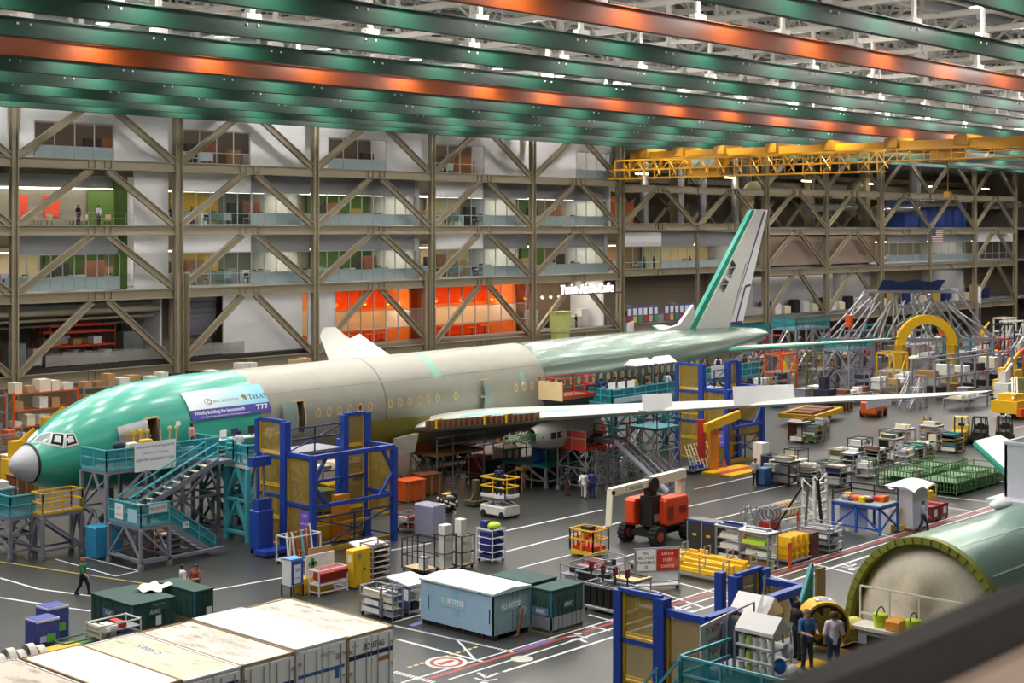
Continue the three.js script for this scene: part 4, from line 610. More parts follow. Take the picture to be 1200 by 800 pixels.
{ // platform with the desk by the second door
  const [xp, z, w, d, h] = [9.23, 8.1, 1.4, 1.93, 4.2], x = xp + 0.42;
  const t = thing('desk_platform', 'teal legged platform beside the airliner banner carrying an office desk', 'platform', [x, 0, z]);
  standParts(t, { w, d, h, legM: M.teal, tiers: 2, sides: 'fl', deckM: M.offwhite, s: 0.24 });
  const bx0 = 0.35, bd = 2.85; standParts(t, { w: 5.6, d: bd, h, x: bx0, z: -d, legM: M.tealDark, tiers: 2, bays: 2, sides: '', deckM: M.greySteel });
  const dk = thing('long_desk', 'long white desk with monitors on the platform under the banner', 'desk', [x + 0.5, h, z - d - 1.4]); mesh('desk_top', boxAt(5.2, 0.06, 0.8, 0.95), M.offwhite, dk); each('desk_leg', posts(5.2, 0.8, 0, 0.95, 0.06), M.alu, dk); mesh('lower_shelf', boxAt(5.2, 0.05, 0.8, 0.4), M.dark, dk);
  for (const [i, m, s] of [[0.4, M.paper, 0.5], [1.2, M.blueDark, 0.55], [2.4, M.black, 0.6], [3.3, M.black, 0.55], [4.2, mat(0x5d8fae, 0.3), 0.6]]) { const mo = thing('monitor', 'computer monitor on the long desk under the banner', 'monitor', [x + 0.5 + i, h + 1.01, z - d - 1.75], 0.2, 'monitors on the long desk'); mesh('screen', boxAt(s, s * 0.75, 0.06, 0.12), m, mo); mesh('monitor_stand', [bx(0.06, 0.14, 0.06, s / 2, 0, -0.04), bx(0.25, 0.02, 0.2, s / 2, 0, -0.04)], M.black, mo); }
  person('person in white shirt standing by the long desk', [x + 0.5, h, z - d + 0.5], 2.9, { shirt: 0xe9ecf2, pants: 0x33508a, pose: 'work' });
  person('person in pink top at the stair head beside the long desk', [9.1, 4.47, 3.7], 1.5, { shirt: 0xd9a0a0, pants: 0x444455, pose: 'stand' });
  person('person in white shirt beside the second door', [x + 3.6, h, z - d - 0.7], 2.6, { shirt: 0xf0f2f6, pants: 0x2a2d3a, pose: 'work' });
  for (const [i, m, lab] of [[0, M.greySteel, 'grey drum'], [1, M.red, 'red tool box'], [2, M.offwhite, 'white parts tub'], [3, M.navy, 'navy bag']]) solo('platform_item', `${lab} on the deck behind the stair head`, 'tool', i === 0 ? cyl(0.35, 0.8, 0.35, 0, -0.35) : rounded(0.5, 0.55, 0.5), m, [6.95 + i * 0.6, 4.47, 4.9]);
  for (let i = 0; i < 5; i++) solo('yellow_prop', 'yellow prop standing against the green fuselage side', 'prop', [cyl(0.05, 1.5, 0, 0, 0, 8), ball(0.16, 0, 1.55, 0, 1, 1, 0.4)], i > 2 ? A.tan : M.yellow, [5.4 + i * 0.45 + (i > 2 ? 1 : 0), 4.47, 3.5], 0, 'props by the fuselage');
}
{ // banner
  const W = 1024, Hh = 400, tex = print(W, Hh, (c) => {
    const gr = c.createLinearGradient(0, 0, W, 0); gr.addColorStop(0, '#ffffff'); gr.addColorStop(0.45, '#d5f0fa'); gr.addColorStop(1, '#8fdcf2'); c.fillStyle = gr; c.fillRect(0, 0, W, Hh); c.fillStyle = '#4a48a4'; c.fillRect(0, Hh * 0.62, W, Hh * 0.38);
    c.strokeStyle = '#8a5a5e'; c.lineWidth = 8; c.beginPath(); c.arc(265, 150, 42, 0, 7); c.stroke(); c.beginPath(); c.arc(275, 155, 22, 0, 7); c.stroke(); c.fillStyle = '#6a7580'; c.font = 'bold 50px serif'; c.fillText('BOC AVIATION', 325, 172, 330); c.fillStyle = '#8d7a3a'; c.beginPath(); c.moveTo(700, 120); c.quadraticCurveTo(745, 80, 770, 130); c.quadraticCurveTo(750, 165, 770, 195); c.quadraticCurveTo(720, 180, 700, 120); c.fill(); c.font = 'bold 92px serif'; c.fillStyle = '#3a5a72'; c.fillText('THAI', 785, 178); c.fillStyle = '#9aa'; c.font = '20px sans-serif'; c.fillText('Boeing 777', 90, 60);
    c.fillStyle = '#ffffff'; c.font = 'bold 62px sans-serif'; c.fillText('Proudly Building the Seventeenth', 50, 320, 640); c.font = '30px sans-serif'; c.fillText('777 for BOC Aviation and the sixth for Thai Airways International', 110, 372, 640); c.font = 'bold 96px sans-serif'; c.fillText('777', 840, 335);
  });
  const g = quadPatch([[9.48, 0.74], [15.08, 0.74], [15.3, 1.33], [9.66, 1.33]], 0.1, 14), n = g.attributes.uv.count, P = g.attributes.position;
  for (let i = 0; i < n; i++) { const y = P.getY(i), y1 = skin(12, 0.74)[1], y0 = skin(12, 1.33)[1], v = (y - y0) / (y1 - y0); g.attributes.uv.setXY(i, (P.getX(i) - 9.66 + 0.18 * v) / 5.62, v); }
  const b = solo('banner', 'blue and white airline banner hung on the green fuselage side', 'banner', g, printed(tex, 0.5)); b.rotation.z = 0.0075;
}
// ---------- blue lift towers with amber infill ----------
function liftTower(label, [x, z], w, d, h, tall, bare) {
  const t = thing('lift_tower', label, 'lift tower', [x, 0, z], 0, 'blue lift towers'), B = M.blue, zm = -d * 0.5;
  const post = (px, pz, hh, s = 0.3) => mesh('post', [box2(px - s / 2, px + s / 2, 0, hh, pz - s / 2, pz + s / 2), box2(px - s * 0.7, px + s * 0.7, 0, 0.06, pz - s * 0.7, pz + s * 0.7)], B, t);
  post(0, 0, h); post(w, 0, h); post(0, -d, tall); post(0, zm, tall, 0.42); post(w * 0.72, zm, tall, 0.36); post(w, zm, tall, 0.42); post(w, -d, h);
  const beams = [bar([0, h, 0], [w, h, 0], 0.28, 0.25), bar([0, h * 0.5, 0], [w, h * 0.5, 0], 0.2), bar([0, h, 0], [0, h, zm], 0.22), bar([w, h, 0], [w, h, zm], 0.22), bar([0, h * 0.5, 0], [0, h * 0.5, zm], 0.2), bar([w, h * 0.5, 0], [w, h * 0.5, zm], 0.2), bar([0, h * 0.66, zm], [w, h * 0.66, zm], 0.14), bar([0, tall, zm], [0, tall, -d], 0.16), bar([0, tall * 0.72, zm], [0, tall * 0.72, -d], 0.14), bar([0, tall * 0.42, zm], [0, tall * 0.42, -d], 0.14), bar([w * 0.72, tall, zm], [w, tall, zm], 0.16)];
  for (const [a, b] of [[[0, h * 0.72, 0], [0.9, h, 0]], [[w, h * 0.72, 0], [w - 0.9, h, 0]], [[0, h * 0.72, 0], [1, h * 0.5, 0]], [[w, h * 0.75, 0], [w - 1.1, h * 0.5, 0]]]) beams.push(bar(a, b, 0.16));
  mesh('tie_beam', beams, B, t);
  mesh('gate_brace', [bar([0, 0.35, 0.02], [w, h * 0.38, 0.02], 0.07), bar([0, h * 0.38, 0.02], [w, 0.35, 0.02], 0.07), bar([0, h * 0.38, 0.02], [w, h * 0.38, 0.02], 0.08), bar([w / 2, 0.3, 0.02], [w / 2, h * 0.38, 0.02], 0.07)], M.blueDark, t);
  const pane = (a, b, y0, y1) => { const p = mesh('mesh_panel', bar([a[0], (y0 + y1) / 2, a[1]], [b[0], (y0 + y1) / 2, b[1]], 0.03, y1 - y0 - 0.1), M.amber, t); mesh('panel_edge', [y0 + 0.06, y1 - 0.06].map((y) => bar([a[0], y, a[1]], [b[0], y, b[1]], 0.08, 0.07)).concat([a, b].map((q) => bar([q[0], y0, q[1]], [q[0], y1, q[1]], 0.08))), M.yellow, p); };
  for (const [y0, y1] of [[0.15, h * 0.5], [h * 0.5, h]]) pane([0, -0.2], [0, zm + 0.25], y0, y1);
  for (let i = 0; i < 4; i++) { pane([0, zm - 0.25], [0, -d + 0.2], tall * (i ? i * 0.25 : 0.04), tall * (i + 1) * 0.25); pane([w * 0.72 + 0.2, zm], [w - 0.22, zm], tall * (i ? i * 0.25 : 0.04), tall * (i + 1) * 0.25); }
  for (const [y0, y1] of [[h * 0.28, h * 0.5], [h * 0.5, h]]) pane([w, -0.2], [w, zm + 0.25], y0, y1);
  mesh('pit_wall', [box2(0.25, w - 0.2, 0.1, 1.5, zm - 0.08, zm), box2(0.2, w - 0.2, 0.1, 0.35, -0.12, -0.05), box2(0.2, w - 0.2, 1.45, 1.55, -0.2, -0.1)], mat(0xc79a1a, 0.5), t);
  if (!bare) mesh('lift_deck', [box2(0.3, w * 0.72, h - 0.25, h - 0.1, -d, zm - 0.2)], M.greySteel, t); if (!bare) mesh('deck_rail', [...railing([[0.2, h - 0.1, zm - 0.1], [w * 0.7, h - 0.1, zm - 0.1]], 1.35, 0.05, 1.6), bar([0.2, h, zm - 0.1], [w * 0.7, h + 1.2, zm - 0.1], 0.06)], M.blueDark, t);
  if (!bare) mesh('motor_cabinet', [box2(w * 0.55, w * 0.72, 0.1, 2.6, zm + 0.1, zm + 0.5)], mat(0xd98a16, 0.5), t);
  textPanel('sign', 0.8, 1.0, [{ t: 'LIFT', s: 0.22 }, { t: 'KEEP OUT', s: 0.14 }], { bg: '#6f55b5', fg: '#d7cdf0' }, t, [-0.12, 1.9, -0.55], -Math.PI / 2);
  return t;
}
liftTower('blue lift tower with amber panels beside the second door', [9.69, 13.61], 5.75, 4.6, 5.2, 6.9);
liftTower('blue lift tower with amber panels behind the port wing', [49.44, 12.37], 4.6, 4.4, 5.4, 7.2);
{ // stacker truck left of the tower
  const [x, z] = [8.04, 11.21], t = thing('stacker_truck', 'blue stacker truck parked at the left foot of the lift tower', 'truck', [x, 0, z]); mesh('body', rounded(0.9, 2.0, 0.8, 0.05), M.blue, t).position.y = 0.3; each('fork_base', [box2(-0.3, 1.4, 0.12, 0.34, -0.1, 0.9), box2(0, 0.9, 2.3, 2.9, -0.5, -0.1)], M.blue, t); mesh('mast', [cyl(0.06, 5, 0.2, 0.3, -0.6, 8), cyl(0.06, 5, 0.75, 0.3, -0.6, 8)], M.greySteel, t); mesh('mast_head', box2(-0.1, 1.1, 4.6, 5.1, -0.8, -0.4), M.blue, t); mesh('wheel', castors(1.2, 0.8, 0.12), M.rubber, t);
  textPanel('label', 0.4, 0.9, ['LIFT'], { bg: '#2347a8', fg: '#c8d4f4' }, t, [-0.03, 1.5, -0.35], -Math.PI / 2);
}
{ // rack of red and white props by the tower
  const [x, z] = [7.5, 14.43], t = thing('prop_rack', 'white rack of red and white strut props beside the lift tower', 'rack', [x, 0, z]); mesh('frame', [...posts(2.0, 1.1, 0.1, 1.5, 0.06), ...loop(2.0, 1.1, 0.2, 0.08), ...loop(2, 1.1, 1.45, 0.06)], M.white, t); mesh('castor', castors(2, 1.1), M.rubber, t);
  for (let i = 0; i < 9; i++) mesh('prop', rod([0.15 + i * 0.2, 0.25, -0.3], [0.25 + i * 0.2 + rr(-0.1, 0.1), rr(1.5, 1.9), -0.7], 0.06, 7), pick([M.white, M.red, M.teal, M.brown]), t);
}
// ---------- nose stands ----------
{ const [x, z, w, d, h] = [-1.45, 2.68, 1.41, 2.31, 2.21], t = thing('nose_stand', 'teal-railed stand under the nose cone', 'work stand', [x, 0, z]); standParts(t, { w, d, h, tiers: 2, sides: 'fbl' }); }
{ const [x, z, w, d, h] = [-0.21, 3.74, 1.33, 0.51, 2.31], t = thing('nose_stand', 'yellow-railed stand under the green nose', 'work stand', [x, 0, z]); standParts(t, { w: w + 1, d: d + 0.6, h, railM: M.yellow, sheetM: null, sides: 'fblr' }); }
{ const t = thing('nose_stand', 'yellow and teal stand behind the nose cone', 'work stand', [-3.2, 0, -7.2]); standParts(t, { w: 6, d: 4, h: 5.1, railM: M.yellow, bays: 2, tiers: 2 }); }
solo('yellow_lift_block', 'big yellow machine block beside the nose cone', 'machine', [boxAt(2.4, 3.4, 3), box2(0.3, 2.1, 3.4, 3.8, -2.6, -0.4)], mat(0xd1a51c, 0.5), [-4.6, 0.05, -3.0]);
// ---------- under and around the wing ----------
{ const [x, z, w, d, h] = [33.61, 8.83, 4.61, 3.86, 1.47], t = thing('wing_platform', 'low teal-decked platform with grey truss legs under the port wing', 'platform', [x, 0, z]); standParts(t, { w, d, h, deckM: M.tealDark, sides: 'fb', bays: 3, sheetM: null, railM: M.tealDark, toe: 0 });
  for (const [i, m, lab] of [[0.6, M.blue, 'blue tub'], [1.8, M.greenSteel, 'green tool chest'], [3, M.orange, 'orange case'], [4.2, M.black, 'black motor unit']]) solo('engine_part', `${lab} on the low platform under the wing`, 'equipment', [rounded(0.8, 0.7, 0.6), bx(0.3, 0.2, 0.3, 0.4, 0.7, -0.3)], m, [x + i, h, z - 1.2]); }
{ const t = thing('red_platform', 'red-railed work platform on the wing root beside the fuselage', 'platform', [38.4, 5.15, 6.2]); standParts(t, { w: 3.6, d: 2.2, h: 0.25, railM: M.red, sheetM: null, deckM: M.brown, sides: 'fblr', noLegs: true, rail: 1.3 }); mesh('skid', [box2(0, 3.6, -0.15, 0.07, -0.4, -0.2), box2(0, 3.6, -0.15, 0.07, -2, -1.8)], M.dark, t); mesh('end_board', box2(-0.1, 0, 0, 1.3, -2.2, 0), M.ply, t); }
{ const [x, z] = [44.82, 5.4], t = thing('door_platform', 'long teal platform beside the aft door crowded with people', 'platform', [x, 0, z]); standParts(t, { w: 9.5, d: 2.15, h: 4.3, bays: 3, tiers: 2, sides: 'fl', legM: M.tealDark }); mesh('front_board', box2(0.2, 3.6, 4.35, 4.75, 0.05, 0.12), mat(0xbfe3f2, 0.4), t);
  for (let i = 0; i < 3; i++) { const c = thing('desk_cabinet', 'white desk with pale blue front on the teal aft platform', 'desk', [x + 0.3 + i * 1.15, 4.3, z - 0.1], 0, 'white desks on the aft platform'); mesh('desk_body', boxAt(1, 0.95, 0.5), mat(0x7fb8d8, 0.4), c); mesh('desk_top', box2(-0.05, 1.05, 0.95, 1.02, -0.6, 0.05), M.white, c); mesh('back_rest', box2(0.1, 0.9, 1.02, 1.5, -0.58, -0.52), M.white, c); }
  const kinds = [['purple', 0x5c2a6b], ['navy', 0x20264a], ['yellow', 0xc9a83c], ['black', 0x17171a], ['grey', 0x777a80], ['white', 0xe2e4e6], ['blue', 0x30508c], ['brown', 0x5c4433], ['maroon', 0x6a2430], ['olive', 0x55583a], ['tan', 0xb39a74], ['green', 0x2f5a3c]];
  kinds.forEach(([n, c], i) => person(`person in ${n} top in the crowd on the aft platform`, [x + 0.9 + (i % 6) * 1.45 + rr(-0.2, 0.2), 4.3, z - 0.95 - Math.floor(i / 6) * 0.7], rr(0, 6), { shirt: c, pants: pick([0x22242e, 0x33405c, 0x3a352f]), pose: i % 3 ? 'stand' : 'work', skin: i % 3, group: 'crowd on the aft platform' }));
  const s = thing('awning', 'small white pitched awning above the crowd on the aft platform', 'awning', [x + 3.9, 4.3, z - 0.85]); mesh('roof', hull([[0, 2.5, 0], [2.4, 2.5, 0], [2.2, 3, -0.6], [0.2, 3, -0.6], [0, 2.5, -1.2], [2.4, 2.5, -1.2]], [[0, 1, 2, 3], [3, 2, 5, 4], [0, 3, 4], [1, 5, 2], [0, 4, 5, 1]]), M.white, s); each('pole', posts(2.2, 1, 0, 2.5, 0.05).map((g) => mv(g, 0.1, 0, -0.1)), M.alu, s); copyOf(s, [x + 6.8, 4.3, z - 0.85], 0, 'white pitched awning next to another one on the aft platform'); }
{ const [x, z] = [54.5, 4.9], t = thing('door_platform', 'aft platform with a white banner board and crowd near the tail', 'platform', [x + 3, 0, z]); standParts(t, { w: 7.6, d: 1.9, h: 5, bays: 2, tiers: 2, sides: 'f', legM: M.tealDark }); mesh('white_board', box2(0.5, 4.2, 5.2, 6.2, 0.08, 0.14), M.white, t); for (let i = 0; i < 7; i++) person(`person in ${['grey', 'black', 'navy', 'white', 'teal', 'red', 'brown'][i]} top behind the white board near the tail`, [x + 3.7 + i * 0.95, 5, z - 0.7 - (i % 2) * 0.65], rr(0, 6), { shirt: [0x6b6e74, 0x17171a, 0x20264a, 0xd9dbde, 0x2f7a80, 0x9a3a34, 0x5c4433][i], pose: i % 2 ? 'work' : 'stand', skin: i % 3, group: 'crowd near the tail' }); }
// white boards on the wing
for (const [a, b, lab] of [[[35.17, 15.67], [37.21, 16.52], 'short white board standing on the port wing'], [[38.86, 20.15], [42.74, 22.27], 'long white board standing on the port wing']]) { const y = 5.55 + (lab[0] === 'l' ? 0.35 : 0); const t = thing('wing_board', lab, 'board', [0, 0, 0]); const hh = lab[0] === 'l' ? 1.15 : 0.95, q = (p, k, o) => [p[0] + 0.4 * k + o * 0.03, y + 0.03 + hh * k, p[1] - 0.37 * k - o * 0.03]; mesh('sheet', hull([q(a, 0, 0), q(b, 0, 0), q(b, 1, 0), q(a, 1, 0), q(a, 0, 1), q(b, 0, 1), q(b, 1, 1), q(a, 1, 1)], [[0, 1, 2, 3], [4, 7, 6, 5], [0, 4, 5, 1], [3, 2, 6, 7], [0, 3, 7, 4], [1, 5, 6, 2]]), M.white, t); mesh('foot', [bar([a[0], y, a[1] - 0.3], [a[0], y, a[1] + 0.3], 0.08), bar([b[0], y, b[1] - 0.3], [b[0], y, b[1] + 0.3], 0.08)], M.alu, t); }
solo('wing_board', 'low white board leaning below the wing trailing edge', 'board', cb(4.2, 0.8, 0.06), mat(0xd6def0, 0.5), G(75.72, 10.13, 2.2));
// rolling stairs
{ const [x, z] = [37.55, 16.41], t = thing('rolling_stairs', 'aluminium rolling stairs with grated treads beside the wing scaffold', 'stairs', [x, 0, z]); stairParts(t, [0, 0.15, 0], [-0.3, 3.1, -4.2], 1.3, { m: M.alu, treadM: M.greySteel, railM: M.alu, axis: 'z' }); standParts(t, { w: 1.6, d: 1.6, h: 3.1, x: -1.1, z: -4.2, legM: M.alu, railM: M.alu, sheetM: null, sides: 'blr', s: 0.08, tiers: 2 }); mesh('long_stringer', bar([-0.75, 0.3, 0.1], [-1.05, 3.2, -4.1], 0.1, 0.22), mat(0xc9cfe2, 0.4), t); }
{ const defs = [[38.45, 9.8, 3.3, 2.5, 2.2, 'tube scaffold with red mats on its deck under the wing'], [33.9, 12, 2.2, 2.4, 2.9, 'taller tube scaffold with red mats beside the rolling stairs'], [41.85, 11.78, 2.7, 2.4, 3.4, 'teal and grey tube scaffold behind the rolling stairs']];
  defs.forEach(([x, z, w, d, h, lab], i) => { const t = thing('tube_scaffold', lab, 'scaffold', [x, 0, z]); standParts(t, { w, d, h, legM: M.alu, railM: i === 2 ? M.tealDark : M.alu, sheetM: i === 2 ? null : mat(0xa3321f, 0.8), deckM: i === 2 ? M.tealDark : M.red, s: 0.08, bays: 2, tiers: 2, sides: i === 2 ? 'fblr' : 'bl', toe: 0 }); }); }
{ const [x, z] = [28.25, 3.97], t = thing('tube_scaffold', 'tube scaffold with orange mat under the wing root', 'scaffold', [x, 0, z]); standParts(t, { w: 4.5, d: 2.5, h: 2.3, legM: M.alu, railM: M.alu, sheetM: null, deckM: M.wood, s: 0.07, bays: 3, sides: 'fb', toe: 0 }); mesh('orange_mat', box2(0.2, 1.8, 2.3, 3.6, -2.2, -2.1), mat(0xc1491f, 0.8), t);
  solo('plank_stack', 'stack of long wooden planks under the fuselage', 'planks', [0, 1, 2, 3].map((i) => box2(0.1 * i, 6.5 - 0.2 * i, i * 0.12, i * 0.12 + 0.1, -1.2 + 0.1 * (i % 2), 0)), M.wood, G(30.68, -0.36));
  solo('step_stool', 'small step stool with orange top under the wing', 'stool', [...posts(0.9, 0.6, 0, 1.3, 0.06), boxAt(0.9, 0.2, 0.6, 1.3)], M.wood, G(31.82, 8.32)); }
{ // ladder trolley with blue bases near the second tower
  const [x, z] = [44.69, 12.76], t = thing('ladder_trolley', 'low trolley of short white ladders and a red column', 'trolley', [x, 0, z]); mesh('deck', boxAt(4, 0.12, 1.4, 0.18), M.greySteel, t); for (let i = 0; i < 5; i++) mesh('ladder', [bar([0.2 + i * 0.75, 0.3, -0.2], [0.5 + i * 0.75, 1.9, -1.1], 0.06), bar([0.6 + i * 0.75, 0.3, -0.2], [0.9 + i * 0.75, 1.9, -1.1], 0.06), ...[0.3, 0.55, 0.8].map((k) => bar([0.2 + i * 0.75 + 0.3 * k, 0.3 + 1.6 * k, -0.2 - 0.9 * k], [0.6 + i * 0.75 + 0.3 * k, 0.3 + 1.6 * k, -0.2 - 0.9 * k], 0.05))], M.cream, t); mesh('red_column', box2(1.8, 2.25, 0.3, 3.6, -0.9, -0.5), M.red, t); mesh('castor', castors(4, 1.4, 0.09), M.rubber, t); mesh('blue_base', [0, 1, 3, 4].map((i) => box2(0.2 + i * 0.75, 0.7 + i * 0.75, 0.3, 0.55, -0.5, -0.1)), M.blue, t);
  solo('traffic_cone', 'orange traffic cone beside the ladder trolley', 'cone', [cyl(0.22, 0.7, 0, 0.05, 0, 14, 0.05), bx(0.5, 0.06, 0.5, 0, 0, 0)], M.orange, [x + 3.4, 0, z + 0.3]); }
{ const [x, z] = [45.36, 15.6], t = thing('lift_pit_deck', 'yellow floor deck with a red stripe in front of the aft lift tower', 'deck', [x, 0, z]); mesh('deck', boxAt(4.6, 0.15, 2.6), M.yellow, t); mesh('stripe', boxAt(4.6, 0.02, 0.6, 0.15).translate(0, 0, -0.9), M.red, t); mesh('yellow_beam', bar([0.2, 3.2, -2.4], [4.4, 3.8, -2.4], 0.3, 0.6), M.yellow, t); mesh('orange_door', box2(1, 2, 0.15, 3.1, -2.7, -2.5), mat(0xd98a16, 0.5), t); mesh('white_cabinet', box2(4.8, 5.7, 0, 1.8, -1.5, -0.7), M.white, t); }
// ---------- people on the floor ----------
person('person in a white shirt walking under the wing', G(32.4, 13.08), 2.2, { shirt: 0xf2f4f7, pants: 0xc9c6bb, pose: 'walk' });
person('person in blue overalls beside the walker in white', G(33, 13.29), 2.0, { shirt: 0x2a3a86, pants: 0x232f6b, pose: 'stand' });
person('person in a dark jacket standing by the wing platform', G(32.36, 11.68), 1.2, { shirt: 0x2b2422, pants: 0x4a3a2e, pose: 'stand' });
person('person in a white shirt at the blue tool cart', G(44.11, 18.3), -1.2, { shirt: 0xe9ebef, pants: 0x20222c, pose: 'work' });
person('person in white standing behind the green crates', G(-0.48, 16.52), 1.2, { shirt: 0xe9e6ea, pants: 0x33405c, pose: 'stand' });
person('person in a brown jacket leaning behind the green crates', G(-0.08, 16.95), -1.2, { shirt: 0x8a4a36, pants: 0x2a2d3a, pose: 'work' });
person('person in a blue shirt and dark trousers beside the white wrapped pallet', G(37.41, 33.99), 0.4, { shirt: 0x8c93ad, pants: 0x26304e, pose: 'walk' });

// ---------- carts, racks and vehicles on the open floor ----------
{ const [x, z, w, d, h] = [3.4, 19.57, 0.71, 0.69, 1.75], t = thing('kiosk_cabinet', 'blue and white kiosk cabinet on legs near the prop rack', 'cabinet', [x, 0, z]); mesh('body', boxAt(w, h - 0.55, d, 0.55), M.white, t); mesh('blue_band', [box2(0.02, w, 0.6, h - 0.05, 0, 0.02)], mat(0x3058b8, 0.4), t); mesh('blue_top', box2(-0.02, w + 0.02, h, h + 0.04, -d, 0.02), mat(0x5fa0d8, 0.4), t); each('leg', posts(w, d, 0, 0.55, 0.06), M.black, t); textPanel('poster', w * 0.6, h * 0.5, [{ t: '5S', s: 0.25 }, { t: 'board', s: 0.12 }], { bg: '#e8ecf4', fg: '#3058b8' }, t, [w * 0.5, h * 0.62, 0.03]);
  for (let i = 0; i < 3; i++) solo('yellow_bin', 'yellow parts bin stacked behind the kiosk cabinet', 'bin', rounded(0.8, 0.35, 0.6), M.yellow, [x + w + 0.1 + (i === 2 ? 0.5 : 0), i === 2 ? 0 : i * 0.36, z - 0.1 - (i === 2 ? -0.6 : 0)], 0, 'yellow bins by the kiosk'); }
{ const [x, z, w, d, h] = [4.49, 20.28, 1.74, 0.31, 1.16], t = thing('bin_rack', 'white rack with a row of red tilt bins', 'rack', [x, 0, z]); mesh('frame', [...posts(w, 0.7, 0, h, 0.06), ...loop(w, 0.7, 0.15, 0.05), ...loop(w, 0.7, 0.5, 0.05), ...loop(w, 0.7, h, 0.05)], M.white, t); for (let i = 0; i < 6; i++) mesh('tilt_bin', rot(rounded(w / 6.6, 0.42, 0.5), 0.3).translate(0.06 + i * w / 6.1, 0.62, -0.05), M.red, t); mesh('shelf', boxAt(w, 0.04, 0.7, 0.5), M.white, t);
  const b = thing('notice_board', 'white notice board with a green cross behind the red bins', 'board', [x, 0, z - 0.95]); mesh('board', box2(0, w, 0.7, 1.75, -0.05, 0), M.white, b); mesh('post', [box2(0, 0.06, 0, 0.7, -0.05, 0), box2(w - 0.06, w, 0, 0.7, -0.05, 0)], M.alu, b); mesh('green_cross', [cb(0.5, 0.16, 0.02, 0.4, 1.35, 0.02), cb(0.16, 0.5, 0.02, 0.4, 1.35, 0.02)], mat(0x2f9a4a, 0.6), b);
  solo('cardboard_sheet', 'brown cardboard sheet standing behind the notice board', 'cardboard', cb(1.4, 1.3, 0.05, 0, 0.95, 0), M.card, [x + w * 0.8, 0.3, z - 1.6]); }
{ const [x, z, w, d, h] = [6.48, 20.49, 1.03, 0.49, 1.83], t = thing('flammables_cabinet', 'yellow steel safety cabinet with papers taped on its side', 'cabinet', [x, 0, z]); mesh('body', rounded(w, h - 0.1, Math.max(0.55, d), 0.03), M.yellow, t).position.y = 0.1; mesh('door', [box2(0.05, w / 2 - 0.01, 0.2, h - 0.1, 0, 0.02), box2(w / 2 + 0.01, w - 0.05, 0.2, h - 0.1, 0, 0.02)], mat(0xf0c81e, 0.4), t); mesh('handle', cb(0.1, 0.1, 0.05, w * 0.6, h * 0.5, 0.04), M.black, t); mesh('castor', castors(w, 0.5), M.rubber, t); textPanel('paper', 0.3, 0.35, [], { bg: '#c9d9c9' }, t, [-0.04, h * 0.8, -0.25], -Math.PI / 2); textPanel('paper', 0.25, 0.3, [], { bg: '#a08a66' }, t, [0.3, h * 0.85, 0.03]); }
trolley('tray_rack', 'tall rack of six white trays beside the yellow safety cabinet', 'rack', [7.89, 20.25], 1.15, 0.9, 1.9, { levels: 6, shelfM: M.offwhite, goods: [M.brown, M.dark, M.black], fill: 1, gh: 0.16 });
solo('white_crate', 'white lidded crate between the tower and the tray rack', 'crate', [boxAt(1.6, 0.9, 0.9), rot(boxAt(1.8, 0.08, 1.1), 0.25).translate(-0.1, 0.95, 0.1)], M.offwhite, G(9.49, 17.72));
trolley('wire_cart', 'wire cart with white boxes on top near the light blue crate', 'cart', [3.65, 25.45], 1.0, 1.35, 1.35, { levels: 3, goods: [M.paper, M.cream, M.navy], gh: 0.35, fill: 0.9 });
trolley('wire_cart', 'tall slim wire cart of bottles beside the white-box cart', 'cart', [3.72, 26.15], 0.6, 0.7, 1.5, { levels: 4, goods: [M.greySteel, M.offwhite, M.purple, M.cream], fill: 0.9 });
{ const t = trolley('packing_bench', 'packing bench with a tilted white top beside the light blue crate', 'bench', [4.82, 26.08], 1.0, 1.3, 1.3, { levels: 2, goods: [M.navy, M.offwhite], frameM: M.greySteel, gh: 0.4 }); mesh('tilted_top', rot(boxAt(1.5, 0.06, 1.5), 0.12).translate(-0.1, 1.35, 0.05), M.white, t); mesh('side_board', box2(-0.03, 0, 0.3, 1.3, -1.3, 0), mat(0x5a5f8f, 0.5), t); textPanel('poster', 0.3, 0.5, [], { bg: '#e6eaf6' }, t, [-0.04, 0.95, -0.2], -Math.PI / 2); }
function cage(label, p, w, d, h, inside, fm = M.black) { const t = thing('cage_cart', label, 'cart', [p[0], 0, p[1]], 0, undefined); mesh('frame', [...posts(w, d, 0.12, h, 0.05), ...[0.2, h * 0.5, h - 0.03].flatMap((y) => loop(w, d, y, 0.04)), ...[0.33, 0.66].map((k) => box2(w * k - 0.02, w * k + 0.02, 0.2, h, -d - 0.02, -d + 0.02))], fm, t); mesh('deck', boxAt(w, 0.05, d, 0.16), M.ply, t); mesh('castor', castors(w, d), M.rubber, t); if (inside) inside(t, w, d, h); return t; }
cage('empty black cage cart with one white foam block', [10.81, 20.8], 1.1, 1.6, 1.65, (t) => mesh('foam_block', box2(0.2, 0.5, 0.2, 0.8, -0.6, -0.2), M.white, t));
cage('black cage cart stacked with white foam columns', [11.76, 21.28], 0.8, 0.7, 1.9, (t, w, d) => { mesh('foam_column', box2(0.1, 0.65, 0.2, 2.35, -0.55, -0.1), M.offwhite, t); });
cage('black cage cart with white foam slabs beside the navy bins', [12.87, 21.39], 0.9, 0.7, 1.7, (t) => { mesh('foam_slab', box2(0.1, 0.5, 0.2, 2.5, -0.6, -0.15), M.offwhite, t); mesh('foam_slab', box2(0.5, 0.85, 0.2, 1.6, -0.6, -0.15), M.cream, t); });
